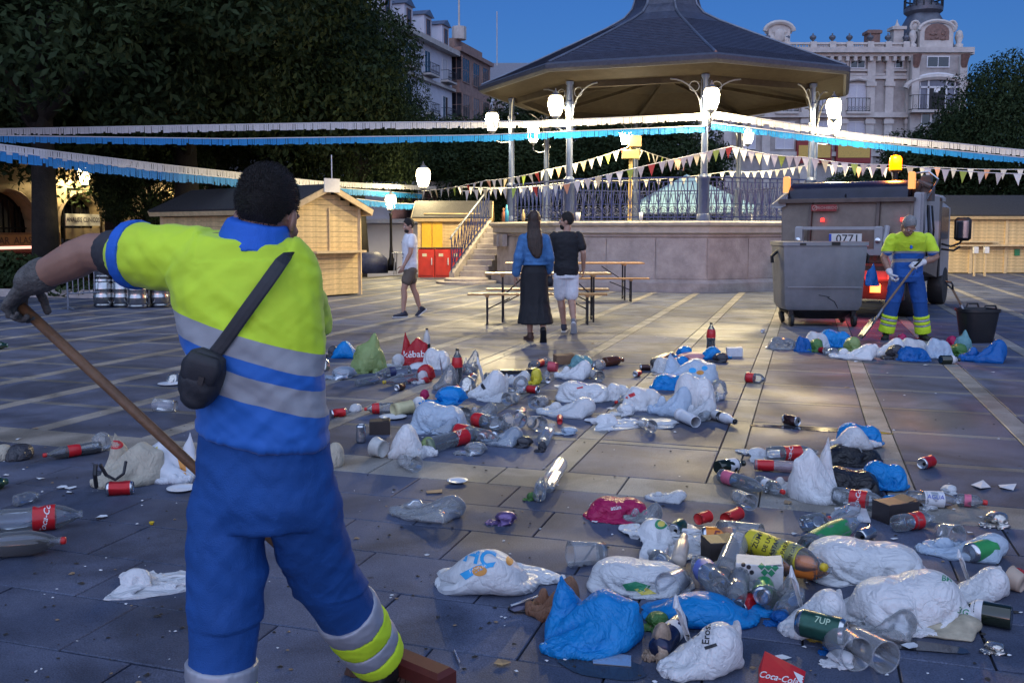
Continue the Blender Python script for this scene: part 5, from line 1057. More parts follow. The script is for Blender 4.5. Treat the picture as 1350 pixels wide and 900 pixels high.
def hair_cap(parent, c, F, mat, s=1.0, thick=.012, back=.0, name='hair', front=.0):
    c = v3(c); q = lambda *p: c + F @ (v3(p) * s); b = MB()
    b.ell(q(0, -.022, .042), ((.076 + thick) * s, (.092 + thick) * s, (.094 + thick) * s), F, 20, 14); b.ell(q(0, -.055 - back, .012), ((.062 + thick) * s, .048 * s, .050 * s), F, 16, 10)
    me = remesh(b, 'hair', .006 * s, 3)
    # keep the face clear: pull in everything in front of the hairline
    n = len(me.vertices); co = np.empty(n * 3); me.vertices.foreach_get('co', co); co = co.reshape(-1, 3); Fi = np.array(F.inverted()); l = (co - np.array(c)) @ Fi.T / s
    line = .035 + .045 * np.clip((l[:, 2] - .03) / .07, 0, 1) + front; k = np.clip((l[:, 1] - line) / .02, 0, 1)[:, None] * (l[:, 2:3] < .098)
    cen = np.array([0, -.02, .03]); l = l * (1 - k * .18) + cen * (k * .18); side = ((np.abs(l[:, 0]) > .05) & (l[:, 2] < -.0) & (l[:, 1] > -.045))[:, None]; l = np.where(side, l * .86 + cen * .14, l)
    co = (l * s) @ np.array(F).T + np.array(c); me.vertices.foreach_set('co', co.ravel()); me.update(); wrinkle(me, .0010 * s, (90, 90, 90), 3); return obj(name, me, mat, parent)
def hand(mb, wr, d, palm, side, curl=.5, s=1.0, spread=.0):
    """wr wrist, d direction of the hand, palm direction the palm faces, side +1 when the thumb lies along d x palm"""
    d = v3(d).normalized(); pn = v3(palm); pn = (pn - d * pn.dot(d)).normalized(); t = d.cross(pn) * side; wr = v3(wr)
    mb.loft([(wr, t * .028 * s, pn * .020 * s), (wr + d * .03 * s, t * .036 * s, pn * .018 * s), (wr + d * .07 * s, t * .043 * s, pn * .016 * s), (wr + d * .095 * s, t * .040 * s, pn * .012 * s)], 12)
    for i, (o_, l, r) in enumerate(((.031, .074, .0086), (.011, .084, .0090), (-.010, .078, .0086), (-.030, .060, .0076))):
        p = wr + d * (.092 - abs(o_) * .15) * s + t * o_ * s; a = 0; dd = d + t * (spread * o_ * 8); pts = [(p - d * .015 * s, r * 1.12 * s)]
        cr = curl * (1 + .12 * i)
        for j, f_ in enumerate((.45, .31, .24)):
            a += cr * (.75, 1.0, .7)[j]; q = (dd.normalized() * math.cos(a) + pn * math.sin(a)); p = p + q * l * f_ * s; pts.append((p, r * (1 - .08 * (j + 1)) * s))
        limb(mb, pts, 8)
    b0 = wr + d * .028 * s + t * .026 * s + pn * .006 * s; q = (t * .75 + d * .6 + pn * .25).normalized(); p1 = b0 + q * .04 * s; q2 = (d * .75 + t * .25 + pn * (.25 + curl * .6)).normalized(); p2 = p1 + q2 * .032 * s; q3 = (d * .7 - t * .05 + pn * (.3 + curl * .7)).normalized()
    limb(mb, [(b0, .013 * s), (p1, .0115 * s), (p2, .0098 * s), (p2 + q3 * .026 * s, .0085 * s)], 8)
def shoe(parent, an, d, mat, sole, pitch=0, L_=.275, name='shoe', wd=.047):
    """an: ankle joint; d: horizontal direction of the toes; pitch > 0 lifts the heel"""
    d = v3(d).normalized(); x = v3((d.y, -d.x, 0)); z = v3((0, 0, 1)); rm = Matrix.Rotation(-pitch, 3, x); d2 = rm @ d; z2 = rm @ z; an = v3(an)
    q = lambda f, u: an + d2 * f + z2 * u
    b = MB(); b.loft([(q(-.075, -.045), x * .030, z2 * .03), (q(-.06, -.035), x * .038, z2 * .045), (q(0, -.03), x * .042, z2 * .052), (q(.06, -.047), x * .044, z2 * .036), (q(.12, -.056), x * wd, z2 * .028), (q(.17, -.060), x * .044, z2 * .022), (q(.195, -.062), x * .028, z2 * .014)], 14)
    b.tube([q(-.012, -.03), q(-.02, .03)], [.045, .043], 12)
    o = obj(name, remesh(b, 'shoe', .006, 3), mat, parent)
    s_ = MB(); s_.loft([(q(f, -.083), x * w_, d2 * .001 + z2 * .012) for f, w_ in ((-.088, .018), (-.075, .034), (-.03, .040), (.04, .040), (.11, .049), (.17, .045), (.2, .026))], 10, pw=4); s_.build('sole', sole, o, smooth=True); return o
def cloth(name, parts, mat, parent, vox=.009, smooth=4, amp=.006, sc=(10, 10, 5), seed=0, fn=None):
    b = MB()
    for p in parts: p(b)
    me = remesh(b, name, vox, smooth); 
    if amp: wrinkle(me, amp, sc, seed, fn=fn)
    return obj(name, me, mat, parent)
def band_mat(name, stops, rough=.7, axis=(0, 0, 1)):
    """garment colour by height along an axis of the garment: [(start, colour), ...]; bump weave"""
    m = bpy.data.materials.new(name); m.use_nodes = True; t = m.node_tree; N = t.nodes; L = t.links; b = N['Principled BSDF']; b.inputs['Roughness'].default_value = rough
    tc = N.new('ShaderNodeTexCoord'); dp = N.new('ShaderNodeVectorMath'); dp.operation = 'DOT_PRODUCT'; dp.inputs[1].default_value = axis; L.new(tc.outputs['Object'], dp.inputs[0])
    cur = None
    for z, c in stops:
        if cur is None:
            cur = N.new('ShaderNodeRGB'); cur.outputs[0].default_value = (*c, 1); cur = cur.outputs[0]; continue
        gt = N.new('ShaderNodeMath'); gt.operation = 'GREATER_THAN'; gt.inputs[1].default_value = z; L.new(dp.outputs['Value'], gt.inputs[0])
        mx = N.new('ShaderNodeMixRGB'); mx.inputs[2].default_value = (*c, 1); L.new(gt.outputs[0], mx.inputs[0]); L.new(cur, mx.inputs[1]); cur = mx.outputs[0]
    n = N.new('ShaderNodeTexNoise'); n.inputs['Scale'].default_value = 5; n.inputs['Detail'].default_value = 6; mr = N.new('ShaderNodeMapRange'); mr.inputs[1].default_value = .3; mr.inputs[2].default_value = .7; mr.inputs[3].default_value = .86; mr.inputs[4].default_value = 1.08
    L.new(tc.outputs['Object'], n.inputs['Vector']); L.new(n.outputs['Fac'], mr.inputs[0]); ml = N.new('ShaderNodeMixRGB'); ml.blend_type = 'MULTIPLY'; ml.inputs[0].default_value = 1; L.new(cur, ml.inputs[1]); L.new(mr.outputs[0], ml.inputs[2]); L.new(ml.outputs[0], b.inputs['Base Color'])
    wv = N.new('ShaderNodeTexNoise'); wv.inputs['Scale'].default_value = 420; wv.inputs['Detail'].default_value = 2; bp = N.new('ShaderNodeBump'); bp.inputs['Strength'].default_value = .25; bp.inputs['Distance'].default_value = .003; L.new(tc.outputs['Object'], wv.inputs['Vector']); L.new(wv.outputs['Fac'], bp.inputs['Height']); L.new(bp.outputs['Normal'], b.inputs['Normal']); b.inputs['Sheen Weight'].default_value = .15
    MATS[name] = m; return m
YEL = (.58, .80, .025); BLU = (.010, .115, .45); GRY = (.30, .31, .34)
# ----------------------------------------------------------------- street sweeper in front
WO = v3((-.70, 2.45, 0)); WK = thing('person', 'sweeper from behind in yellow and blue work shirt and blue trousers, pushing a broom', 'person', WO)
wl = lambda *p: v3(p) - WO                              # world -> figure
tilt = R(-9); r_ = v3((math.cos(tilt), .08, math.sin(tilt))); f_ = v3((-.12, 1, .12)).normalized()
tst = [((-.668, 2.465, .960), .164, .128), ((-.665, 2.46, .985), .158, .120), ((-.664, 2.45, 1.03), .152, .108), ((-.676, 2.45, 1.12), .160, .112), ((-.690, 2.46, 1.24), .174, .118), ((-.705, 2.475, 1.34), .186, .116), ((-.710, 2.49, 1.42), .180, .102), ((-.700, 2.50, 1.475), .125, .085)]
tst = [(wl(*c), a, b) for c, a, b in tst]
shL, shR = wl(-.895, 2.50, 1.425), wl(-.60, 2.56, 1.375)
elL, wrL = wl(-1.170, 2.60, 1.438), wl(-1.385, 2.675, 1.352); hdL = wl(-1.455, 2.71, 1.285)
elR, wrR = wl(-.62, 2.84, 1.17), wl(-.84, 2.93, 1.05)
hc = wl(-.660, 2.54, 1.535); HF = rot_frame(R(-8), R(-14), R(4))
hipL, hipR = wl(-.755, 2.47, .90), wl(-.585, 2.48, .90); knL, anL = wl(-.775, 2.44, .47), wl(-.80, 2.42, .10); knR, anR = wl(-.545, 2.62, .50), wl(-.415, 2.86, .13)
b = MB(); tors(b, tst, r_, f_, g=-.02); limb(b, [(wl(-.690, 2.50, 1.44), .062), (wl(-.672, 2.52, 1.52), .060)])
head(b, hc, HF, 1.0)
limb(b, [(shL, .066), (shL.lerp(elL, .5), .060), (elL, .053), (elL.lerp(wrL, .25), .055), (wrL, .036)]); limb(b, [(shR, .062), (elR, .046), (wrR, .032)])
hand(b, wrR, v3((-1, .1, -.15)), (-.1, -.9, -.3), 1, 1.0)
for h_, k_, a_ in ((hipL, knL, anL), (hipR, knR, anR)): limb(b, [(h_, .085), (k_, .055), (k_.lerp(a_, .3), .055), (a_, .038)])
obj('body', remesh(b, 'body', .0055, 5), m_skin2, WK); hcap = hair_cap(WK, hc, HF, m_hair, 1.0, .004, name='hair'); eyes(WK, hc, HF)
_g = random.Random(9); b = MB(); _p = hcap.data.polygons                    # cropped hair standing off the scalp
for k in range(9000):
    f = _p[_g.randrange(len(_p))]; c = f.center; n = (f.normal + v3((_g.uniform(-.5, .5), _g.uniform(-.5, .5), _g.uniform(-.7, .3)))).normalized(); t = n.orthogonal().normalized() * .0011; l = _g.uniform(.004, .010)
    b.v += [tuple(c - t), tuple(c + t), tuple(c + n * l)]; b.f.append((3 * k, 3 * k + 1, 3 * k + 2)); b.m.append(0)
b.build('cropped_strands', m_hair, hcap, kind='stuff')
zax = v3((-math.sin(R(-12)) * -1, 0, 1)); zax = v3((.30, 0, .954)); 
def sk(p): return v3(p).dot(zax)
pxz = lambda x, y: sk(wl(*D(x, y, 2.36)))
shirt_m = band_mat('work shirt', [(-9, BLU), (pxz(350, 537), BLU), (pxz(350, 534), GRY), (pxz(350, 500), BLU), (pxz(330, 474), GRY), (pxz(330, 444), YEL)], axis=tuple(zax))
def sh_t(mb): tors(mb, tst, r_, f_, g=.010)
def sh_s(mb):
    limb(mb, [(shL + v3((.04, 0, -.01)), .088), (shL.lerp(elL, .30), .080), (shL.lerp(elL, .46), .080)]); limb(mb, [(shR + v3((-.03, 0, -.01)), .084), (shR.lerp(elR, .7), .074)]); limb(mb, [(wl(-.695, 2.50, 1.44), .072), (wl(-.685, 2.505, 1.465), .064)])
    limb(mb, [(wl(-.83, 2.49, 1.42), .075), (wl(-.60, 2.50, 1.40), .075)])
shirt = cloth('shirt', [sh_t, sh_s], shirt_m, WK, .0065, 5, .012, (5, 5, 9), 1, fn=lambda p: .6 + .4 * min(1, max(0, (1.35 - p[2]) * 3))); nf_ = lambda p: .2 if p[2] > 1.42 and abs(p[0]) < .12 else 1; wrinkle(shirt.data, .010, (3.5, 3.5, 15), 4, rot=R(42), fn=nf_); wrinkle(shirt.data, .007, (3.5, 3.5, 14), 7, rot=R(-38), fn=nf_); wrinkle(shirt.data, .0012, (60, 60, 60), 9)
b = MB(); b.loft([(wl(-.690, 2.50, 1.455), r_ * .100, f_ * .108), (wl(-.685, 2.508, 1.49), r_ * .090, f_ * .098), (wl(-.68, 2.512, 1.52), r_ * .082, f_ * .089)], 22); obj('collar', wrinkle(remesh(b, 'collar', .006, 3), .004, (20, 20, 20), 2), M('collar blue', (.012, .12, .55), .7, var=.1, bump=.3, bscale=300), WK)
b = MB(); p0 = shL.lerp(elL, .42); p1 = shL.lerp(elL, .55); b.tube([p0, p1], [.097, .093], 22); obj('sleeve_cuff', remesh(b, 'cuff', .006, 3), M('collar blue', BLU), WK)
b = MB(); p0 = shL.lerp(elL, .50); p1 = shL.lerp(elL, .72); limb(b, [(p0, .072), (p0.lerp(p1, .5), .070), (p1, .064)], 16); obj('undershirt_sleeve', wrinkle(remesh(b, 'undersleeve', .006, 3), .006, (30, 30, 30), 4), M('charcoal jersey', (.03, .03, .036), .8, var=.2), WK)
trou_m = M('work trousers blue', (.006, .070, .28), .75, var=.16, scale=6, bump=.35, bscale=320)
def tr_w(mb):
    mb.loft([(wl(-.670, 2.47, .715), v3((.158, 0, 0)), v3((0, .118, 0))), (wl(-.669, 2.47, .78), v3((.174, 0, 0)), v3((0, .130, 0))), (wl(-.668, 2.47, .87), v3((.170, 0, 0)), v3((0, .126, 0))), (wl(-.668, 2.465, .98), v3((.156, 0, 0)), v3((0, .114, 0)))], 22)
    for h_, k_, a_, e in ((hipL, knL, anL, -.005), (hipR, knR, anR, .0)):
        hh = h_ + v3((e, 0, -.12)); limb(mb, [(hh, .100), (hh.lerp(k_, .5), .095), (k_, .088), (k_.lerp(a_, .5), .084), (k_.lerp(a_, .88), .080)], 18)
trou = cloth('trousers', [tr_w], trou_m, WK, .0065, 5, .013, (6, 6, 7), 7, fn=lambda p: 1 if p[2] > .5 else max(.15, (p[2] - .2) * 3))
wrinkle(trou.data, .009, (3.5, 3.5, 13), 3, rot=R(48), fn=lambda p: 1 if p[2] > .45 else .2); wrinkle(trou.data, .009, (3.5, 3.5, 12), 8, rot=R(-52), fn=lambda p: 1 if p[2] > .45 else .2); wrinkle(trou.data, .0012, (60, 60, 60), 5)
for k_, a_ in ((knL, anL), (knR, anR)):                 # reflective cuffs: grey, yellow, grey, yellow
    for (u0, u1), mt in (((.36, .52), GRY), ((.52, .67), YEL), ((.67, .80), GRY), ((.80, .92), YEL)):
        b = MB(); p0, p1 = k_.lerp(a_, u0 + .004), k_.lerp(a_, u1 - .004); r0, r1 = .099 - .012 * u0, .099 - .012 * u1
        b.tube([p0, p0.lerp(p1, .5), p1], [r0, (r0 + r1) / 2 + .002, r1], 28); me = wrinkle(remesh(b, 'reflective_band', .006, 1), .008, (7, 7, 12), 11)
        obj('reflective_band', me, M('silver reflective tape', (.36, .37, .42), .4, .2, var=.1) if mt is GRY else M('hi-vis yellow', YEL, .7, var=.08), WK)
boot_m = M('black work boot', (.015, .015, .016), .5, var=.2)
shoe(WK, anL, (-.05, 1, 0), boot_m, m_rub, 0, name='boot'); shoe(WK, anR, (.25, 1, 0), boot_m, m_rub, R(8), name='boot')
# grey work glove on the left hand
b = MB(); hand(b, wrL, hdL - wrL, (.25, .2, -.9), -1, 1.0, 1.16); limb(b, [(wrL.lerp(elL, .22), .050), (wrL, .042)])
obj('glove', wrinkle(remesh(b, 'glove', .0055, 3), .005, (40, 40, 40), 5), M('dirty grey glove', (.10, .095, .09), .85, var=.35, scale=25, bump=.5, bscale=150), WK)
# shoulder strap and bag: a thing he carries
SB = thing('shoulder_bag', 'black shoulder bag slung across the sweeper back', 'bag', WO); m_nyl = M('black nylon', (.020, .021, .027), .6, var=.3, scale=25, bump=.12, bscale=300)
tb = lambda x, y, Y: wl(*D(x, y, Y))
sp_ = [tb(392, 338, 2.47), tb(378, 333, 2.375), tb(362, 358, 2.335), tb(340, 388, 2.318), tb(318, 418, 2.312), tb(298, 447, 2.312), tb(280, 470, 2.314), tb(262, 490, 2.30)]
b = MB(); n = len(sp_); vs = []
for i, p in enumerate(sp_):
    d = (sp_[min(i + 1, n - 1)] - sp_[max(i - 1, 0)]).normalized(); s_ = v3((d.z, 0, -d.x)).normalized() * .019; vs += [p + s_, p - s_, p - s_ + v3((0, .008, 0)), p + s_ + v3((0, .008, 0))]
for i in range(n - 1):
    for j in range(4): b.f.append((i * 4 + j, i * 4 + (j + 1) % 4, i * 4 + 4 + (j + 1) % 4, i * 4 + 4 + j)); b.m.append(0)
b.v = [tuple(p) for p in vs]; so_ = b.build('strap', m_nyl, SB); mm = so_.modifiers.new('s', 'SUBSURF'); mm.levels = mm.render_levels = 1
c = tb(266, 498, 2.30); SBS = .80; tl = Matrix.Rotation(R(18), 3, 'Y'); b = MB(); b.loft([(c + tl @ v3((0, 0, z * SBS)), tl @ v3((wx * SBS, 0, 0)), v3((0, wy, 0))) for z, wx, wy in ((-.095, .022, .012), (-.085, .040, .026), (-.03, .060, .040), (.04, .066, .036), (.075, .050, .022), (.088, .03, .012))], 20, pw=2.6)
obj('pouch', wrinkle(remesh(b, 'pouch', .006, 3), .008, (18, 18, 18), 6), m_nyl, SB); b = MB(); b.loft([(c + tl @ v3((0, -.03, z * SBS)), tl @ v3((wx * SBS, 0, 0)), v3((0, wy, 0))) for z, wx, wy in ((-.012, .040, .006), (.0, .056, .012), (.05, .060, .014), (.08, .046, .014))], 16, pw=3); b.build('flap', m_nyl, SB, smooth=True); b = MB(); b.box(c + v3((.012, -.043, .0)), (.014, .006, .02), rot=tl); b.build('buckle', m_pl, SB)
# broom
hg = hdL + WO; hg = hg + v3((.035, .02, -.03)); bh = P(528, 868, .10)
BRM = thing('broom', 'long wooden broom with dark red head held by the sweeper', 'broom', bh); e = hg - bh; MB().tube([v3((0, 0, -.0)), e * .5, e * 1.04], .0155, 10).build('handle', M('worn broom handle', (.17, .085, .04), .5, var=.35, scale=10, bump=.2), BRM, smooth=True)
dx = v3((.75, -.62, 0)).normalized(); b = MB(); rz_ = math.atan2(dx.y, dx.x); b.box((0, 0, -.005), (.42, .085, .055), rz=rz_, ch=.014); b.build('head', M('dark red broom head', (.10, .018, .012), .6, var=.25), BRM)
g = random.Random(4); by = v3((-dx.y, dx.x, 0))
for k in range(52):
    u = -.2 + .4 * (k % 26) / 25; v_ = -.022 if k < 26 else .022; p = dx * u + by * v_; MB().tube([p + v3((0, 0, -.03)), p + dx * g.uniform(-.012, .012) + by * (v_ * .8 + g.uniform(-.015, .015)) + v3((0, 0, -.099))], [.009, .013], 5).build('bristle_tuft', M('stiff brown bristles', (.09, .045, .03), .8, var=.4, scale=60), BRM)
b = MB(); b.tube([v3((0, 0, 0)), e.normalized() * .12], .022, 8); b.build('ferrule', M('dark red broom head', (.1, .018, .012)), BRM)
# ----------------------------------------------------------------- passers-by
def stand(lab, loc, rz, H=1.75): 
    t = thing('person', lab, 'person', loc, rz); t.scale = (H / 1.75,) * 3; return t
MT = [((0, 0, .84), .150, .112), ((0, -.005, .95), .162, .118), ((0, 0, 1.06), .148, .105), ((0, .0, 1.2), .162, .112), ((0, .0, 1.33), .182, .114), ((0, -.005, 1.42), .170, .092), ((0, -.005, 1.475), .095, .068)]
FT = [((0, 0, .84), .150, .110), ((0, -.01, .93), .165, .118), ((0, 0, 1.06), .122, .092), ((0, .0, 1.2), .135, .10), ((0, .01, 1.30), .155, .108), ((0, -.005, 1.40), .148, .082), ((0, -.005, 1.455), .08, .06)]
def base(t, st, hd, HF, arms, lgs, skin, hs=1.0, hands=True, g=-.006):
    b = MB(); tors(b, st, g=g); limb(b, [(v3((0, -.01, 1.44)), .054 * hs), (v3(hd) + HF @ v3((0, -.02, -.08)), .052 * hs)]); head(b, hd, HF, hs)
    for sh, el, wr, pal, side, cu in arms:
        sh, el, wr = v3(sh), v3(el), v3(wr); limb(b, [(sh, .052), (sh.lerp(el, .5), .046), (el, .039), (el.lerp(wr, .25), .040), (wr, .026)]); hand(b, wr, (wr - el), pal, side, cu)
    for h_, k_, a_ in lgs:
        h_, k_, a_ = v3(h_), v3(k_), v3(a_); d = (k_ - a_).normalized(); limb(b, [(h_, .088), (h_.lerp(k_, .5), .074), (k_, .054), (k_.lerp(a_, .3) + v3((0, -.012, 0)), .056), (k_.lerp(a_, .7), .042), (a_, .034), (a_ - v3((0, 0, .03)), .034)])
    obj('body', remesh(b, 'body', .0062, 4), skin, t)
def sleeves(arms, g=.02, frac=.55, cuff=None):
    def f(mb):
        for sh, el, wr, *_ in arms:
            sh, el, wr = v3(sh), v3(el), v3(wr)
            if frac <= 1: limb(mb, [(sh, .047 + g), (sh.lerp(el, frac), .048 + g)])
            else: limb(mb, [(sh, .042 + g), (sh.lerp(el, .5), .044 + g), (el, .045 + g), (el.lerp(wr, frac - 1), .036 + g)])
    return f
# man in white shirt, walking left
q = P(541, 417); W1 = stand('man in white t-shirt and olive shorts walking left past the huts', q, R(108), 1.68)
arms = [((.19, 0, 1.42), (.24, -.12, 1.15), (.235, -.06, .91), (-1, .2, 0), 1, .35), ((-.19, 0, 1.42), (-.245, .04, 1.15), (-.24, .16, .92), (1, .2, 0), -1, .35)]
lgs = [((.085, 0, .9), (.09, -.08, .5), (.09, -.20, .13)), ((-.085, 0, .9), (-.08, .13, .5), (-.08, .14, .085))]
F1 = rot_frame(R(4), R(-12)); h1 = (0, .02, 1.625); base(W1, MT, h1, F1, arms, lgs, m_skin); hair_cap(W1, h1, F1, m_hair, 1.0, .010); eyes(W1, h1, F1)
b = MB(); b.ell(v3(h1) + F1 @ v3((0, .045, -.072)), (.056, .052, .052), F1); obj('beard', remesh(b, 'beard', .006, 2), m_hair, W1)
tee = lambda g, z0=.84: (lambda mb: tors(mb, [s for s in MT if s[0][2] >= z0], g=g))
cloth('t_shirt', [tee(.016), sleeves(arms, .022, .5)], M('white cotton', (.80, .80, .82), .8, var=.06, bump=.2, bscale=250), W1, .009, 4, .010, (9, 9, 12), 2)
b = MB(); b.box((.07, .128, 1.33), (.05, .006, .018)); b.box((-.02, .134, 1.12), (.11, .006, .014)); b.box((-.01, .134, 1.06), (.1, .006, .012)); b.build('shirt_print', m_ink, W1)
def shorts(lgs, g, fr, w0=.17):
    def f(mb):
        mb.loft([((0, -.005, .80), (w0, 0, 0), (0, .13, 0)), ((0, -.005, .92), (w0, 0, 0), (0, .128, 0)), ((0, 0, 1.0), (w0 - .01, 0, 0), (0, .115, 0))], 20)
        for h_, k_, a_ in lgs: h_, k_ = v3(h_), v3(k_); limb(mb, [(h_ - v3((0, 0, .06)), .092 + g * .5), (h_.lerp(k_, fr), .078 + g)])
    return f
cloth('shorts', [shorts(lgs, .018, .62)], M('olive cotton', (.13, .10, .075), .8, var=.12), W1, .009, 4, .010, (9, 9, 8), 3)
m_sneak = M('navy sneaker', (.02, .022, .04), .6, var=.2); m_sole = M('white rubber sole', (.6, .6, .6), .6, var=.05)
shoe(W1, lgs[0][2], (.08, 1, 0), m_sneak, m_sole, R(38)); shoe(W1, lgs[1][2], (-.05, 1, 0), m_sneak, m_sole, 0)
# woman: denim jacket, long black skirt
q = P(704, 449); W2 = stand('woman with very long brown hair, denim jacket and long black skirt walking away', q, R(3), 1.745)
arms = [((.150, 0, 1.38), (.205, -.02, 1.13), (.205, .10, .92), (-1, 0, 0), 1, .3), ((-.150, 0, 1.38), (-.215, -.06, 1.13), (-.25, .0, .89), (1, 0, 0), -1, .3)]
lgs = [((.08, 0, .9), (.10, -.02, .48), (.11, -.19, .15)), ((-.08, 0, .9), (-.055, .08, .5), (-.05, .05, .085))]
F2 = rot_frame(R(-6), 0); h2 = (0, .0, 1.615); base(W2, FT, h2, F2, arms, lgs, m_skin, .96); eyes(W2, h2, F2, .96)
cloth('denim_jacket', [lambda mb: tors(mb, [((0, 0, 1.03), .150, .112)] + [s for s in FT if s[0][2] >= 1.05], g=.026), sleeves(arms, .020, 1.86)], M('blue denim', (.05, .16, .36), .8, var=.25, scale=12, bump=.3, bscale=250), W2, .009, 4, .012, (9, 9, 12), 5)
def skirt(mb): mb.loft([((0, 0, 1.05), (.135, 0, 0), (0, .105, 0)), ((0, -.01, .93), (.178, 0, 0), (0, .135, 0)), ((0, 0, .75), (.185, 0, 0), (0, .15, 0)), ((.01, 0, .5), (.19, 0, 0), (0, .17, 0)), ((.015, -.02, .3), (.225, 0, 0), (0, .20, 0)), ((.015, -.03, .245), (.235, 0, 0), (0, .21, 0))], 28)
cloth('long_skirt', [skirt], M('black crepe', (.010, .010, .013), .8, var=.3, bump=.2, bscale=250), W2, .009, 4, .022, (12, 12, 2.2), 6, fn=lambda p: min(1, max(.1, (1.05 - p[2]) * 1.6)))
b = MB(); F2i = lambda *p: v3(h2) + F2 @ v3(p); b.ell(F2i(0, -.018, .038), (.084, .100, .104), F2, 18, 12); b.loft([(F2i(0, -.04, .0), (.085, 0, 0), (0, .07, 0)), (F2i(0, -.055, -.10), (.088, 0, 0), (0, .06, 0)), (F2i(.01, -.10, -.22), (.105, 0, 0), (0, .045, 0)), (F2i(.02, -.115, -.34), (.10, 0, 0), (0, .035, 0)), (F2i(.035, -.12, -.44), (.07, 0, 0), (0, .026, 0)), (F2i(.045, -.12, -.49), (.03, 0, 0), (0, .014, 0))], 20)
obj('long_hair', wrinkle(remesh(b, 'long_hair', .007, 4), .010, (26, 26, 1.6), 8), m_hairb, W2)
m_sand = M('brown leather sandal', (.10, .05, .035), .55, var=.2); shoe(W2, lgs[0][2], (.05, 1, 0), m_blk, m_blk, R(62), name='sandal', wd=.043); shoe(W2, lgs[1][2], (-.25, 1, 0), m_sand, m_sand, 0, name='sandal', wd=.043)
HBG = thing('handbag', 'small black handbag in the right hand of the woman', 'handbag', q + v3((.205, .10, .80)), .3); b = MB(); b.loft([((0, 0, -.07), (.05, 0, 0), (0, .03, 0)), ((0, 0, 0), (.06, 0, 0), (0, .04, 0)), ((0, 0, .07), (.045, 0, 0), (0, .02, 0))], 14, pw=3); b.build('pouch', m_nyl, HBG, smooth=True); MB().tube([(-.04, 0, .06), (-.02, 0, .13), (.02, 0, .13), (.04, 0, .06)], .006, 5).build('handle', m_nyl, HBG)
# man in black shirt and white shorts beside her
q = P(746, 438); W3 = stand('bearded man in black t-shirt and white shorts walking beside the woman', q, R(10), 1.74)
arms = [((.178, 0, 1.405), (.24, -.07, 1.16), (.265, .02, .93), (-1, .2, 0), 1, .4), ((-.178, 0, 1.405), (-.235, .06, 1.16), (-.20, .22, .98), (1, .2, 0), -1, .4)]
lgs = [((.085, 0, .9), (.08, .0, .5), (.07, -.20, .17)), ((-.085, 0, .9), (-.055, .12, .5), (.0, .12, .085))]
F3 = rot_frame(R(62), 0); h3 = (0, .01, 1.625); base(W3, MT, h3, F3, arms, lgs, m_skin); hair_cap(W3, h3, F3, m_hair, 1.0, .010); eyes(W3, h3, F3)
b = MB(); b.ell(v3(h3) + F3 @ v3((0, .045, -.072)), (.057, .053, .054), F3); obj('beard', remesh(b, 'beard', .006, 2), m_hair, W3)
cloth('t_shirt', [tee(.020), sleeves(arms, .026, .62)], M('black cotton', (.012, .012, .016), .8, var=.2, bump=.2, bscale=250), W3, .009, 4, .012, (9, 9, 12), 9)
cloth('shorts', [shorts(lgs, .022, .86, .172)], M('white denim', (.76, .76, .80), .75, var=.08, bump=.2, bscale=250), W3, .009, 4, .010, (9, 9, 8), 10)
m_grs = M('grey sneaker', (.14, .14, .16), .6, var=.2); shoe(W3, lgs[0][2], (.3, 1, 0), m_grs, m_sole, R(48)); shoe(W3, lgs[1][2], (.3, 1, 0), m_sneak, m_sole, 0)
# ----------------------------------------------------------------- second worker with shovel, facing us
q = P(1192, 447); W4 = stand('grey-haired worker in yellow and blue uniform shovelling rubbish beside the truck', q, R(166), 1.78)
WT = [((c[0], c[1] + max(0, (c[2] - .95)) * .42, c[2] - max(0, c[2] - 1.1) * .10), a * 1.14, d * 1.2) for c, a, d in MT]
fx = .15
arms = [((.215, .175, 1.35), (.315, .16, 1.10), (.245, .26, .90), (-.8, .3, -.2), 1, .9), ((-.215, .175, 1.35), (-.33, .18, 1.10), (-.12, .34, 1.04), (.3, -.4, -.8), -1, .9)]
lgs = [((.10, 0, .9), (.165, .06, .5), (.235, .02, .09)), ((-.10, 0, .9), (-.17, .05, .5), (-.235, -.01, .09))]
F4 = rot_frame(R(24), R(-46)); h4 = (.05, .345, 1.515); b = MB(); tors(b, WT, g=-.02); limb(b, [(v3((0, .19, 1.36)), .06), (v3(h4) + F4 @ v3((0, -.03, -.07)), .056)]); head(b, h4, F4, 1.03)
for sh, el, wr, pal, side, cu in arms: sh, el, wr = v3(sh), v3(el), v3(wr); limb(b, [(sh, .058), (el, .046), (el.lerp(wr, .25), .046), (wr, .031)]); hand(b, wr, wr - el, pal, side, cu)
for h_, k_, a_ in lgs: limb(b, [(v3(h_), .09), (v3(k_), .058), (v3(a_), .04)])
obj('body', remesh(b, 'body', .0062, 4), m_skin2, W4); hair_cap(W4, h4, F4, m_hairg, 1.03, .006); eyes(W4, h4, F4, 1.03)
sh2 = band_mat('work shirt front', [(-9, BLU), (1.02, GRY), (1.065, BLU), (1.135, GRY), (1.16, YEL)], axis=(0, -.12, 1))
cloth('shirt', [lambda mb: tors(mb, WT, g=.018), sleeves(arms, .028, .62)], sh2, W4, .009, 4, .013, (7, 7, 11), 12)
b = MB(); b.loft([((0, .185, 1.345), (.085, 0, 0), (0, .075, 0)), ((.01, .215, 1.39), (.074, 0, 0), (0, .07, 0))], 18); b.loft([((0, .292, 1.22), (.016, 0, 0), (0, .012, 0)), ((0, .278, 1.34), (.035, 0, 0), (0, .02, 0))], 10); obj('collar', remesh(b, 'collar', .007, 3), M('collar blue', BLU), W4)
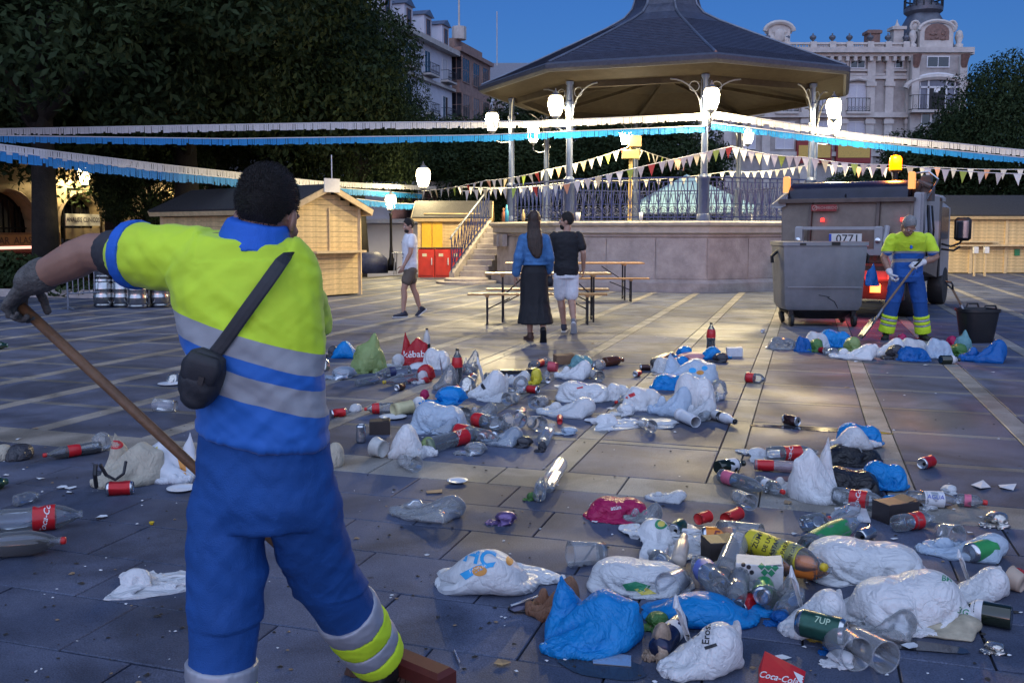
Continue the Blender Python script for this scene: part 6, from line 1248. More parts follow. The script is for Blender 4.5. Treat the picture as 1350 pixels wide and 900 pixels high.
def trs(mb):
    mb.loft([((0, 0, .78), (.185, 0, 0), (0, .145, 0)), ((0, .0, .9), (.192, 0, 0), (0, .148, 0)), ((0, .02, 1.02), (.178, 0, 0), (0, .135, 0))], 20)
    for h_, k_, a_ in lgs: h_, k_, a_ = v3(h_), v3(k_), v3(a_); limb(mb, [(h_ - v3((0, 0, .06)), .105), (h_.lerp(k_, .55), .100), (k_, .092), (k_.lerp(a_, .85), .088)])
cloth('trousers', [trs], trou_m, W4, .009, 4, .018, (7, 7, 9), 13, fn=lambda p: 1 if p[2] > .5 else .15)
for h_, k_, a_ in lgs:
    k_, a_ = v3(k_), v3(a_)
    for (u0, u1), mt in (((.42, .52), YEL), ((.52, .60), GRY), ((.60, .70), YEL), ((.70, .76), GRY), ((.76, 1.0), YEL)):
        b = MB(); b.tube([k_.lerp(a_, u0 + .006), k_.lerp(a_, u1 - .006)], [.102, .101], 20); obj('reflective_band', wrinkle(remesh(b, 'reflective_band', .008, 3), .006, (12, 12, 14), 3), MATS['silver reflective tape'] if mt is GRY else MATS['hi-vis yellow'], W4)
    shoe(W4, a_, (.25 if a_.x > 0 else -.25, 1, 0), boot_m, m_rub, 0, name='boot')
for (sh, el, wr, pal, side, cu) in arms:
    sh, el, wr = v3(sh), v3(el), v3(wr); b = MB(); hand(b, wr, wr - el, pal, side, cu, 1.18); limb(b, [(wr.lerp(el, .15), .042), (wr, .036)]); obj('glove', wrinkle(remesh(b, 'glove', .006, 3), .004, (40, 40, 40), 2), M('white cotton glove', (.6, .6, .62), .8, var=.12), W4)
W4m = Matrix.Translation(q) @ RZ(R(166)) @ Matrix.Scale(1.78 / 1.75, 4)
ge = W4m @ v3((-.06, .40, 1.00)); gt = P(1137, 436, .05); gt.y = q.y - .28; gt = D(1136, 432, q.y - .3); gt.z = .05
shovel('shovel with steel blade held down to the rubbish by the grey-haired worker', gt, gt + (ge - gt) * 1.08, .30, wood='grey shovel shaft')
# ================================================================= rubbish
from mathutils.bvhtree import BVHTree
# ---------------------------------------------------------------- crumpled carrier bags: a small cloth solver
def bag_proto(seed, size, vol=.5, balls=(), lift=None, steps=130, n=52, m=32, wid=.38, hei=.42, handles=True, iters=7, stiff=.10, shut=True, noise_=1.0):
    g = np.random.default_rng(seed); hw = n // 2; X = []; idx = {}
    def add(p): X.append(p); return len(X) - 1
    for i in range(m):
        for j in range(n):
            u = j / hw if j < hw else (n - j) / hw; s = 1 if j < hw else -1; e = math.sin(math.pi * i / (m - 1)) if shut else min(1, 2.0 * i / (m - 1))
            th = (.004 + .05 * math.sin(math.pi * min(1, max(0, u))) * e) * s
            idx[i, j] = add(((u - .5) * wid, (i / (m - 1) - .5) * hei, .08 + th))
    F = [(idx[i, j], idx[i, (j + 1) % n], idx[i + 1, (j + 1) % n], idx[i + 1, j]) for i in range(m - 1) for j in range(n)]
    for j in range(0, hw):
        a, b = idx[0, j], idx[0, (n - j) % n]; c, d = idx[0, j + 1], idx[0, n - j - 1]
        if len({a, b, c, d}) >= 3: F.append((b, d, c, a))
        if shut:
            a, b, c, d = (idx[m - 1, j], idx[m - 1, (n - j) % n], idx[m - 1, j + 1], idx[m - 1, n - j - 1])
            if len({a, b, c, d}) >= 3: F.append((a, c, d, b))
    nb = len(F)
    if handles:
        K = 8
        for c0 in (2, hw - 6):
            cols = [c0 + q for q in range(5)]; side_ = 0 if c0 == 2 else 1; prev = [idx[m - 1, c] for c in cols]; prevb = [idx[m - 1, n - c] for c in cols]
            for k in range(1, K + 1):
                y = hei / 2 + k * .014; cur = [add(((c / hw - .5) * wid * .98, y, .09 if k < K else .08)) for c in cols]
                curb = cur if k == K else [add(((c / hw - .5) * wid * .98, y, .07)) for c in cols]
                for q in range(4): F.append((prev[q], prev[q + 1], cur[q + 1], cur[q])); F.append((prevb[q + 1], prevb[q], curb[q], curb[q + 1]))
                prev, prevb = cur, curb
            idx[99, side_] = cur[2]
    X = np.array(X, float); F = [tuple(dict.fromkeys(f)) for f in F]; Q = np.array([f if len(f) == 4 else f + (f[2],) for f in F[:nb]]); e = set()
    for f in F:
        L = len(f)
        for a in range(L):
            for b in range(a + 1, L): e.add((min(f[a], f[b]), max(f[a], f[b])))
    bend = set()
    for i in range(m):
        for j in range(n): bend.add((idx[i, j], idx[i, (j + 2) % n]))
    for i in range(m - 2):
        for j in range(n): bend.add((idx[i, j], idx[i + 2, j]))
    E = np.array(sorted(e)); B = np.array(sorted(bend)); A = np.vstack([E, B]); k = np.r_[np.ones(len(E)), np.full(len(B), stiff)]
    Xr = X.copy(); Xr[:, 2] = .08; L0 = np.linalg.norm(Xr[A[:, 0]] - Xr[A[:, 1]], axis=1); d0 = wid / hw; L0 = np.where(L0 < d0 * .5, d0 * .35, L0); N = len(X); deg = np.maximum(np.bincount(A.ravel(), minlength=N), 1)
    Vv = np.zeros_like(X); half0 = np.array([wid * .6, hei * .8, .14]); half1 = np.array(size) / 2; vt = vol * size[0] * size[1] * size[2]; fx = g.uniform(0, 6, 6); fr = g.normal(size=(3, 3)) * 22
    for st in range(steps):
        u = min(1, st / (steps * .6)); half = half0 * (1 - u) + half1 * u
        Vv *= .90; Vv[:, 2] -= .0008
        if st < steps * .75: Vv += np.sin(X @ fr + fx[:3] + st * .05) * .0012 * noise_
        if vol > 0:
            p0, p1, p2, p3 = X[Q[:, 0]], X[Q[:, 1]], X[Q[:, 2]], X[Q[:, 3]]; nn = np.cross(p2 - p0, p3 - p1) * .5; ce = (p0 + p1 + p2 + p3) / 4; vv = abs((nn * (ce - X.mean(0))).sum() / 3); sgn = np.sign((nn * (ce - X.mean(0))).sum()); pr = np.clip((vt - vv) / vt, -.6, 1) * sgn
            pv = np.zeros_like(X)
            for c in range(4):
                for ax in range(3): pv[:, ax] += np.bincount(Q[:, c], nn[:, ax], N)
            Vv += pv / (d0 * d0 * 4) * pr * .0022
        Y = X + Vv
        for it in range(iters):
            d = Y[A[:, 1]] - Y[A[:, 0]]; l = np.linalg.norm(d, axis=1) + 1e-9; c = (d.T * (k * .5 * (l - L0) / l)).T; c[len(E):] *= (l[len(E):] < L0[len(E):] * .8)[:, None]
            for ax in range(3): Y[:, ax] += (np.bincount(A[:, 0], c[:, ax], N) - np.bincount(A[:, 1], c[:, ax], N)) / deg * 2.6
            for bx, by, br in balls:
                q = Y - np.array([bx, by, br]); r = np.linalg.norm(q, axis=1) + 1e-9; w = r < br; Y[w] += (q[w].T / r[w] * (br - r[w])).T
            q = np.abs(Y[:, :2]) / half[:2]; rr = (q[:, 0] ** 2.4 + q[:, 1] ** 2.4) ** (1 / 2.4); w = rr > 1; Y[w, :2] /= (rr[w] ** .5)[:, None]
            top = half[2] * 2 * (1 - .5 * np.clip(rr, 0, 1) ** 2); w = Y[:, 2] > top; Y[w, 2] = top[w] + (Y[w, 2] - top[w]) * .5
            if lift is not None:
                for (a, b), tg in lift: Y[idx[a, b]] += (np.array(tg) - Y[idx[a, b]]) * .5
            gnd = Y[:, 2] < .002; Y[gnd, 2] = .002
        Vv = Y - X; Vv[gnd, :2] *= .3; mx = np.linalg.norm(Vv, axis=1); w = mx > .010; Vv[w] *= (.010 / mx[w])[:, None]; X = Y
    me = bpy.data.meshes.new('carrier_bag'); me.from_pydata(X.tolist(), [], F); o = bpy.data.objects.new('t', me); COL.objects.link(o)
    q = o.modifiers.new('s', 'SUBSURF'); q.levels = q.render_levels = 1; dg = bpy.context.evaluated_depsgraph_get(); dg.update(); nm = bpy.data.meshes.new_from_object(o.evaluated_get(dg)); bpy.data.objects.remove(o); bpy.data.meshes.remove(me)
    n_ = len(nm.vertices); co = np.empty(n_ * 3); nm.vertices.foreach_get('co', co); co = co.reshape(-1, 3); lo, hi = np.percentile(co, 2, axis=0), np.percentile(co, 98, axis=0); co[:, :2] -= (lo[:2] + hi[:2]) / 2; co[:, 2] -= co[:, 2].min()
    nm.vertices.foreach_set('co', co.ravel()); nm.polygons.foreach_set('use_smooth', [True] * len(nm.polygons)); nm.update(); nm.name = 'carrier_bag'; wrinkle(nm, .010, (12, 12, 12), seed); wrinkle(nm, .0022, (34, 34, 34), seed + 3); nm.set_sharp_from_angle(angle=R(26))
    return nm, (hi[0] - lo[0], hi[1] - lo[1], float(np.percentile(co[:, 2], 99)))
_t0 = time.time()
PROTO = {
 'flat': bag_proto(1, (.40, .38, .10), .10, [(.04, -.03, .03)], shut=False, noise_=.9),
 'heap': bag_proto(2, (.27, .24, .17), .30, [(-.04, .0, .06), (.05, .03, .05)]),
 'ball': bag_proto(3, (.17, .17, .17), .45, [(0, 0, .06)], handles=False, wid=.26, hei=.26, noise_=1.6),
 'long': bag_proto(4, (.38, .17, .13), .3, [(-.08, 0, .045), (.07, 0, .04)], wid=.42, hei=.34),
 'tent': bag_proto(5, (.25, .22, .30), .22, [(0, -.01, .08)], lift=(((31, 12), (.035, .02, .27)), ((29, 3), (-.06, .0, .16))), noise_=1.5),
 'loose': bag_proto(6, (.31, .28, .13), .22, [(.05, -.03, .045), (-.07, .03, .03)], shut=False, stiff=.25, noise_=1.6),
 'swell': bag_proto(7, (.32, .27, .20), .36, [(-.05, 0, .08), (.06, -.02, .07)]),
 'vest': bag_proto(9, (.30, .26, .17), .26, [(.04, -.02, .055)], lift=(((99, 0), (-.09, .04, .19)), ((99, 1), (.11, .06, .10))), noise_=1.4),
 'wedge': bag_proto(11, (.36, .26, .22), .26, [(.02, 0, .06)], lift=(((31, 8), (-.10, .03, .20)), ((24, 22), (.12, .0, .10))), noise_=1.4),
 'crush': bag_proto(8, (.20, .16, .12), .22, [(0, 0, .04)], stiff=.05, noise_=1.8),
}
print('bags', round(time.time() - _t0, 1), {k: tuple(round(float(q), 3) for q in v[1]) for k, v in PROTO.items()})
BW = Mbag('white film', (.84, .85, .87), .25, see=.03); BW2 = Mbag('greyish white film', (.78, .80, .83), .3, see=.10); BBL = Mbag('bright blue film', (.012, .32, .78), .35); BBL2 = Mbag('deeper blue film', (.01, .15, .50), .3)
BGR = Mbag('pale green film', (.38, .50, .20), .4); BGR2 = Mbag('green film', (.14, .32, .10), .4); BRD = Mbag('red film', (.50, .02, .03), .2); BMG = Mbag('magenta film', (.52, .02, .12), .25); BBK = Mbag('black film', (.010, .010, .013), .0, .28)
BTQ = Mbag('turquoise film', (.22, .45, .48), .35); BCR = Mbag('cream paper film', (.55, .50, .40), .2, .6); BBR = Mbag('brown paper', (.24, .12, .07), .05, .7); BGY = Mbag('dark grey film', (.05, .05, .06), .05); BLB = Mbag('pale blue film', (.60, .72, .86), .3, see=.1)
CLR = Mclear('clear film', (.93, .95, .98), .12, .12, .40); PET = Mclear('clear bottle plastic', (.90, .94, .98), .05, .06, .38); CUP = Mclear('frosted cup plastic', (.93, .95, .98), .12, .15, .34); CLB = Mclear('bluish clear film', (.70, .82, .98), .25, .15, .55)
FOIL = M('crumpled foil', (.55, .52, .48), .25, .9, var=.3, scale=60)
def bag(kind, x0, y0, x1, y1, mat, lab, rz=0, fx=1, fy=1, cat='bag', name='carrier_bag', group=None, hk=None, dz=0):
    me, (tw, td, th) = PROTO[kind]; q = P((x0 + x1) / 2, y1); Y = q.y; k = Y / FPX; W_ = (x1 - x0) * k; H = (y1 - y0) * k; dep = math.atan2(HC, Y); s, c = math.sin(dep), math.cos(dep)
    sx_ = W_ / tw; sy_ = sx_
    h = (H - td * sy_ * s) / c; lo = (hk or .35) * H
    if h < lo: h = lo; sy_ = max(.25 * sx_, (H - h * c) / (td * s))
    if h > 1.25 * W_ and False: h = 1.25 * W_
    o = obj(name, me, None, None, (q.x, q.y + td * sy_ * .42, dz)); o.scale = (sx_ * fx, sy_ * fy, h / th); o.rotation_euler.z = R(rz); omat(o, mat); return tag(o, lab, cat, group)
# ---------------------------------------------------------------- bottles, cans, cups
def axis_mat(a, b):
    x, y, d = basis(b - a); return Matrix(((x.x, y.x, d.x, a.x), (x.y, y.y, d.y, a.y), (x.z, y.z, d.z, a.z), (0, 0, 0, 1)))
STY = {  # profile as fractions: (r / R, z / L)
 'cola': [(.55, 0), (.82, .005), (.95, .03), (.93, .08), (1, .16), (.97, .26), (.90, .36), (.93, .42), (.98, .43), (.98, .58), (1, .60), (.98, .68), (.80, .78), (.50, .87), (.29, .92), (.29, .955), (.36, .96), (.36, .965), (.27, .967), (.27, .975)],
 'water': [(.6, 0), (.92, .01), (1, .04), (.95, .10), (1, .14), (.95, .2), (1, .24), (.95, .3), (1, .34), (1, .60), (.96, .68), (.7, .80), (.38, .90), (.35, .95), (.42, .955), (.34, .975)],
 'wine': [(.7, .01), (.95, .0), (1, .02), (1, .60), (.93, .67), (.6, .76), (.42, .82), (.38, .93), (.44, .935), (.44, .965), (.38, .97)],
 'jar': [(.8, 0), (1, .03), (1, .6), (.8, .72), (.55, .80), (.55, .97)],
}
def lie(pa, pb, r):
    a, b = P(*pa, r), P(*pb, r); return a, b
def bottle(style, pa, pb, R_, lab, mat=None, label=None, lz=(.42, .60), cap=None, liquid=None, fill=.4, stand=None, cat='bottle', name='bottle', dent=.06, group=None, capz=.965, seed=0, z=0, lw=1.006):
    mat = mat or PET
    if stand: a = P(*pa) + Vector((0, 0, z)); b = a + Vector((0, 0, stand))
    else: a, b = P(*pa, R_ + z), P(*pb, R_ * .92 + z)
    L_ = (b - a).length; mt = axis_mat(Vector((0, 0, 0)), b - a); g = Vector((seed * 3.7 + pa[0] * .1, pa[1] * .1, 0)); n = 24
    t = thing(name, lab, cat, a, 0, group); prof = STY[style]
    def dn(th, zz): return 1 - dent * max(0, noise.noise(Vector((math.cos(th) * 1.4, math.sin(th) * 1.4, zz * 7)) + g)) * 2.2 * (1 if zz < .85 else 0)
    def shell(pr, k, n=n):
        mb = MB(); vs = []
        for r, zz in pr:
            for j in range(n):
                th = 2 * math.pi * j / n; q = r * R_ * k * dn(th, zz); vs.append(mt @ Vector((q * math.cos(th), q * math.sin(th), zz * L_)))
        fs = [(i * n + j, i * n + (j + 1) % n, (i + 1) * n + (j + 1) % n, (i + 1) * n + j) for i in range(len(pr) - 1) for j in range(n)]
        return mb.add(vs, fs), vs
    mb, vs = shell(prof, 1); mb.f.append(tuple(range(n))[::-1]); mb.m.append(0); mb.build('body', mat, t, smooth=True)
    def rad(zz):
        for (r0, z0), (r1, z1) in zip(prof[:-1], prof[1:]):
            if z0 <= zz <= z1 and z1 > z0: return r0 + (r1 - r0) * (zz - z0) / (z1 - z0)
        return prof[-1][0]
    lo_ = None
    if label: pr = [(rad(lz[0] + (lz[1] - lz[0]) * i / 4) * lw + .006, lz[0] + (lz[1] - lz[0]) * i / 4) for i in range(5)]; lo_ = shell(pr, 1.01, 32)[0].build('label', label, t, smooth=True)
    if cap:
        rc = .30 * R_ if style in ('cola', 'wine') else .38 * R_; rc = max(rc, .014); mb = MB(); mb.lathe([(rc * .95, capz * L_ - .004), (rc, capz * L_), (rc, capz * L_ + .016), (rc * .85, capz * L_ + .019), (0, capz * L_ + .019)], 14, mat=mt); mb.build('cap', cap, t, smooth=True)
    if liquid:
        mb = MB(); vs = []; pr = [(rad(zz), zz) for zz in (.02, .06, .15, .3, .45, .6, .7, .78, .84)]
        if stand: mb.lathe([(0, .01 * L_)] + [(r * R_ * .93, zz * L_) for r, zz in pr if zz <= fill] + [(0, fill * L_)], 18, mat=mt)
        else:
            for r, zz in pr:
                q = mt @ Vector((0, 0, zz * L_)); rr = r * R_ * .94; lim = R_ * (2 * fill - 1); sd = (b - a).cross(Vector((0, 0, 1))).normalized()
                for j in range(16):
                    th = 2 * math.pi * j / 16; vs.append(q + sd * (math.cos(th) * rr) + Vector((0, 0, max(-rr, min(math.sin(th) * rr, lim)))))
            mb.add(vs, [(i * 16 + j, i * 16 + (j + 1) % 16, (i + 1) * 16 + (j + 1) % 16, (i + 1) * 16 + j) for i in range(len(pr) - 1) for j in range(16)] + [tuple(range(16))[::-1], tuple((len(pr) - 1) * 16 + j for j in range(16))])
        mb.build('liquid', liquid, t, smooth=False)
    t['_r'] = R_; return t
m_alu = M('aluminium', (.62, .62, .63), .25, 1, var=.1, scale=40)
CANP = [(.0, .003), (.022, .001), (.026, .0), (.031, .008), (.0325, .014), (.0325, .104), (.029, .113), (.0262, .116), (.0262, .113), (.023, .111), (0, .111)]
def can(pa, pb, mat, lab, sc=1.0, dent=.1, group=None, stand=None, z=0, hole=True, seed=0):
    r = .033 * sc
    if stand: a = P(*pa) + Vector((0, 0, z)); b = a + Vector((0, 0, .1))
    else: a, b = P(*pa, r * .95 + z), P(*pb, r * .95 + z)
    d = (b - a).normalized(); a = (a + b) / 2 - d * .058 * sc if not stand else a; mt = axis_mat(Vector((0, 0, 0)), d); t = thing('drink_can', lab, 'can', a, 0, group); n = 20; g = Vector((pa[0] * .37, pa[1] * .21, seed))
    def sh(pr):
        mb = MB(); vs = []
        for rr, zz in pr:
            for j in range(n):
                th = 2 * math.pi * j / n; k = 1 - dent * 2.4 * max(0, noise.noise(Vector((math.cos(th) * 1.1, math.sin(th) * 1.1, zz * 22)) + g)) if .01 < zz < .108 else 1; vs.append(mt @ Vector((rr * sc * k * math.cos(th), rr * sc * k * math.sin(th), zz * sc)))
        return mb.add(vs, [(i * n + j, i * n + (j + 1) % n, (i + 1) * n + (j + 1) % n, (i + 1) * n + j) for i in range(len(pr) - 1) for j in range(n)])
    sh(CANP[:5]).build('can_base', m_alu, t, smooth=True); sh([(.0325, .014 + .09 * i / 5) for i in range(6)]).build('painted_wall', mat, t, smooth=True); sh(CANP[5:]).build('can_top', m_alu, t, smooth=True)
    if hole: mb = MB(); mb.lathe([(0, .1115 * sc), (.009 * sc, .1115 * sc)], 10, mat=mt @ T(.011 * sc, 0, .0004)); mb.build('mouth_hole', m_blk, t)
    return t
def cup(pa, pb, r0, r1, lab, mat=None, stand=None, cat='cup', name='plastic_cup', group='clear plastic cups', rim=True, z=0):
    """pa bottom end, pb mouth end"""
    mat = mat or CUP; a, b = P(*pa, r0 + z), P(*pb, r1 + z); 
    if stand: a = P(*pa) + Vector((0, 0, z)); b = a + Vector((0, 0, stand))
    L_ = (b - a).length; mt = axis_mat(Vector((0, 0, 0)), b - a); t = thing(name, lab, cat, a, 0, group); mb = MB(); mb.lathe([(0, .004), (r0, .004), (r0, 0), (r0 + (r1 - r0) * .3, L_ * .3), (r0 + (r1 - r0) * .32, L_ * .32), (r1, L_)], 26, mat=mt, cap=False); mb.build('wall', mat, t, smooth=True)
    if rim: mb = MB(); mb.tube([mt @ Vector((r1 * math.cos(q), r1 * math.sin(q), L_)) for q in [j * math.pi / 13 for j in range(26)]], .0028, 6, closed=True); mb.build('rim', mat, t, smooth=True)
    return t
def plate(x, y, r, lab, mat=None, tilt=0, group='white plastic plates'):
    q = P(x, y); t = thing('plastic_plate', lab, 'plate', q, 0, group); t.rotation_euler.x = tilt; MB().lathe([(0, .004), (r * .62, .004), (r * .72, .009), (r, .016), (r, .018), (r * .7, .012), (r * .6, .007), (0, .007)], 30).build('dish', mat or M('white plastic', (.62, .64, .68), .35, var=.05), t, smooth=True); return t
def scrap(kind, x0, y0, x1, y1, mat, lab, cat, name, rz=0, **k): return bag(kind, x0, y0, x1, y1, mat, lab, rz, cat=cat, name=name, **k)
def card(pts, lab, mat, cat, name, thick=.003, lift=()):
    """flat folded piece from ground pixels; lift raises the listed corners"""
    ps = [P(x, y) + Vector((0, 0, .004 + (lift[i] if i < len(lift) else 0))) for i, (x, y) in enumerate(pts)]; c = sum(ps, Vector()) / len(ps); n = len(ps); vs = [p - c for p in ps] + [p - c + Vector((0, 0, thick)) for p in ps]
    mb = MB().add(vs, [tuple(range(n))[::-1], tuple(range(n, 2 * n))] + [(i, (i + 1) % n, n + (i + 1) % n, n + i) for i in range(n)]); o = mb.build(name, mat, loc=c); return tag(o, lab, cat)
def carton(x, y, d, rz, lab, mat, cat='box', name='carton', top=None, z=0):
    q = P(x, y); t = thing(name, lab, cat, (q.x, q.y, z), R(rz)); MB().box((0, 0, d[2] / 2), d, ch=.003).build('carton', mat, t)
    MB().box((d[0] * .2, 0, d[2] + .001), (d[0] * .55, d[1] * .9, .003), rot=Matrix.Rotation(R(-9), 3, 'Y')).build('flap', top or mat, t); return t
COLA = M('cola red label', (.52, .012, .018), .35, var=.08, scale=30); COLD = M('cola red can', (.48, .012, .018), .28, .3, var=.12, scale=30); LIQ = M('dark cola', (.012, .005, .004), .08, var=0); AMB = M('amber drink', (.30, .13, .03), .1, var=.1); CAPR = M('red cap', (.55, .02, .02), .4, var=.05); CAPW = M('white cap', (.65, .65, .65), .4, var=.05); CAPK = M('black cap', (.012, .012, .012), .4); CAPY = M('yellow cap', (.65, .45, .02), .4, var=.05)
GRG = Mclear('green bottle glass', (.10, .30, .10), .05, .05, .6); DKG = M('dark bottle glass', (.010, .016, .008), .05, var=.1, spec=.8); BRG = M('brown bottle glass', (.10, .03, .012), .06, var=.2, spec=.7); SIL = M('silver can print', (.45, .45, .47), .25, .9, var=.15, scale=30); ORG = M('orange can', (.75, .22, .015), .35, var=.1); GRC = M('dark green can', (.02, .08, .06), .3, .4, var=.4, scale=25); DKC = M('dark can print', (.05, .02, .02), .3, .4, var=.4, scale=25); NAVY = M('navy can', (.012, .02, .06), .25, .3, var=.2); PAPW = M('white label paper', (.6, .6, .62), .6, var=.1, scale=25); YLB = M('yellow label', (.62, .52, .03), .45, var=.08); ORL = M('orange label', (.75, .2, .03), .4, var=.1); GLB = M('green label', (.03, .25, .07), .4, var=.15); NVL = M('navy label', (.02, .03, .10), .4, var=.2); PNK = M('pink label', (.55, .12, .2), .45, var=.2)
# ---- left foreground
b1 = bottle('cola', (-12, 689), (112, 677), .062, 'big empty clear cola bottle lying at the left edge', label=COLA, lz=(.44, .68), cap=None, dent=.05)
b2 = bottle('cola', (-58, 722), (86, 712), .058, 'big bottle half full of dark cola lying at the left edge with a red cap', cap=CAPR, liquid=LIQ, fill=.5, label=None, dent=.03)
bottle('cola', (133, 588), (58, 600), .040, 'cola bottle with red cap and dark dregs lying left of the cream paper bag', label=COLA, lz=(.38, .6), cap=CAPR, liquid=LIQ, fill=.45)
scrap('crush', 106, 574, 134, 596, CLR, 'crumpled clear film behind the small cola bottle at left', 'film', 'plastic_film')
scrap('ball', 3, 584, 32, 608, BGY, 'dark crumpled can bag glinting at the left edge', 'wrapper', 'crushed_wrapper'); scrap('ball', -12, 586, 8, 608, BCR, 'cream crumpled wrapper at the very left edge', 'wrapper', 'crushed_wrapper')
bottle('jar', (-14, 640), (9, 634), .035, 'green glass bottle end at the left edge below the dark wrapper', mat=GRG, cap=None); bottle('jar', (-12, 456), (11, 455), .05, 'dark green bottle lying far back at the left edge', mat=GRG)
tote = bag('wedge', 122, 578, 204, 642, BCR, 'cream paper bag with red oval emblem and black handles behind a red can', 4, fx=1, hk=.75)
tote2 = bag('wedge', 178, 577, 250, 636, M('white printed paper', (.58, .60, .64), .6, var=.1), 'white and orange printed paper bag lying over the cream one', -6, fx=-1, hk=.7)
hb = thing('bag_handle', 'black webbing handles of the cream paper bag', 'handle', P(140, 646)); b = MB(); o_ = P(140, 646)
L3 = lambda x, y, z: P(x, y, z) - o_
b.tube([L3(127, 642, .03), L3(125, 625, .12), L3(126, 612, .17)], .012, 6); b.tube([L3(132, 612, .17), L3(140, 626, .10), L3(152, 632, .07), L3(163, 624, .10), L3(166, 608, .16)], .010, 6); b.build('strap', m_nyl, hb)
b = MB(); b.add([L3(126, 641, .006), L3(172, 643, .006), L3(168, 622, .06), L3(127, 620, .06), L3(126, 638, .0), L3(172, 640, .0)], [(0, 1, 2, 3), (0, 4, 5, 1)]); b.build('painted_shadow_gusset', BGY, hb)  # dark grey sheet at the foot of the bag, shadow put into its colour
can((142, 644), (174, 642), COLD, 'red cola can lying in front of the cream paper bag', 1.25)
plate(240, 646, .085, 'white plate partly behind the front worker leg, left of his trousers'); o = plate(200, 692, .013, 'small yellow bottle cap on the paving left of the front worker', M('yellow cap', (.65, .45, .02)), group=None); o.name = 'yellow_disc'; o['category'] = 'bottle cap'
bag('flat', 138, 736, 250, 784, BW, 'flat white carrier bag with a thin handle left of the front worker knee', 0, hk=.4)
cup((232, 535), (204, 533), .045, .055, 'clear cup lying left of the front worker shoulder bag'); plate(225, 507, .12, 'white plate far back just left of the front worker shirt'); scrap('ball', 219, 492, 234, 505, FOIL, 'pale foil ball above the far white plate left of the shirt', 'foil', 'foil_ball')
# ---- middle distance, left to right
bag('long', 438, 452, 478, 472, BBL, 'small bright blue bag lying flat right of the front worker shirt'); scrap('crush', 425, 459, 441, 471, BGY, 'dark crumpled wrapper left of the small bright blue bag', 'wrapper', 'crushed_wrapper')
bag('tent', 464, 447, 507, 492, BGR, 'pale green bag standing up like a tent'); scrap('crush', 457, 474, 479, 489, BGR2, 'green crumpled film at the foot of the tent-shaped green bag', 'film', 'plastic_film')
scrap('ball', 418, 474, 432, 489, FOIL, 'gold foil ball close beside the front worker shirt', 'foil', 'foil_ball'); scrap('crush', 421, 485, 458, 500, CLB, 'crumpled clear wrap right of the front worker blue shirt hem', 'film', 'plastic_film')
b3 = bottle('water', (540, 488), (494, 493), .055, 'large clear bottle with navy label below the red kebab bag', label=NVL, lz=(.45, .62)); bottle('water', (552, 497), (504, 504), .05, 'clear bottle with yellow neck lying below the navy labelled one', cap=CAPY, capz=.93)
kb = bag('wedge', 526, 446, 562, 482, BRD, 'red bag with white kebab lettering standing in the rubbish'); bottle('water', (563, 467), None, .042, 'white bottle with black lower half standing behind the rubbish', mat=M('milky bottle', (.55, .52, .48), .3, var=.05), label=CAPK, lz=(.02, .42), cap=CAPK, stand=.31, dent=0)
bag('swell', 558, 458, 594, 487, BW, 'swollen white bag right of the red kebab bag'); plate(553, 486, .12, 'white dish tilted against the rubbish below the red kebab bag', tilt=.35)
scrap('crush', 538, 485, 566, 505, BRD, 'red and white torn packaging below the white dish', 'packaging', 'torn_packaging', hk=.5); scrap('crush', 543, 492, 560, 506, BW2, 'white scrap of packaging in front of the red torn packaging', 'packaging', 'torn_packaging')
bag('vest', 572, 474, 602, 514, CLR, 'clear limp bag left of the standing dark cola bottle'); ck = bottle('cola', (603, 509), None, .052, 'dark full cola bottle standing upright in the middle of the rubbish', mat=PET, label=COLA, lz=(.52, .78), liquid=LIQ, fill=.84, stand=.36, cap=CAPK, dent=0)
bottle('cola', (597, 483), (622, 490), .05, 'clear bottle with red label lying behind the standing dark cola bottle', label=COLA, lz=(.2, .5)); scrap('loose', 606, 466, 628, 490, CLR, 'clear crumpled film behind the standing dark cola bottle', 'film', 'plastic_film')
can((605, 512), (593, 515), COLD, 'red can showing its silver end before the standing dark cola bottle', 1.1, stand=None); scrap('ball', 606, 497, 625, 519, FOIL, 'brownish foil ball right of the standing dark cola bottle', 'foil', 'foil_ball'); can((628, 500), (620, 493), COLD, 'crushed red can behind the brownish foil ball', 1.0, .25)
tw_ = bag('vest', 619, 478, 668, 524, BW, 'tall white bag with a dark stripe standing in the middle of the rubbish'); carton(684, 492, (.40, .12, .04), 4, 'flat black tray right of the tall white bag', M('black tray', (.015, .013, .014), .4), name='tray', cat='tray')
bag('loose', 664, 489, 694, 507, BW2, 'crumpled white bag below the flat black tray'); scrap('crush', 668, 500, 692, 519, CLR, 'crumpled pinkish clear film below the crumpled white bag', 'film', 'plastic_film')
scrap('crush', 694, 490, 711, 507, M('yellow packet', (.60, .50, .03), .4, var=.2), 'small yellow packet among the cans', 'packet', 'snack_packet'); scrap('loose', 704, 490, 722, 505, CLR, 'clear film right of the small yellow packet', 'film', 'plastic_film'); can((716, 497), (725, 503), SIL, 'silver can facing the viewer right of the yellow packet', 1.05); can((693, 512), (711, 514), COLD, 'red cola can lying below the yellow packet', 1.1)
cup((682, 524), (668, 526), .045, .055, 'left one of two clear cups in front of the red can, mouth to the viewer'); cup((718, 528), (704, 531), .05, .058, 'right clear cup in front of the red can, beside the torn white bag')
carton(744, 479, (.22, .16, .10), 12, 'small brown cardboard box at the top of the middle rubbish', M('brown board', (.20, .11, .06), .7, var=.2)); bag('heap', 752, 467, 780, 484, BTQ, 'turquoise bag behind the small white bag in the middle'); can((770, 480), (777, 484), COLD, 'red and white can before the turquoise bag', 1.0); bottle('jar', (792, 480), (783, 484), .06, 'clear round jar on its side right of the turquoise bag', dent=.02); bottle('wine', (797, 477), (822, 474), .052, 'brown bottle lying apart in the middle, right of the clear jar', mat=BRG, dent=.02)
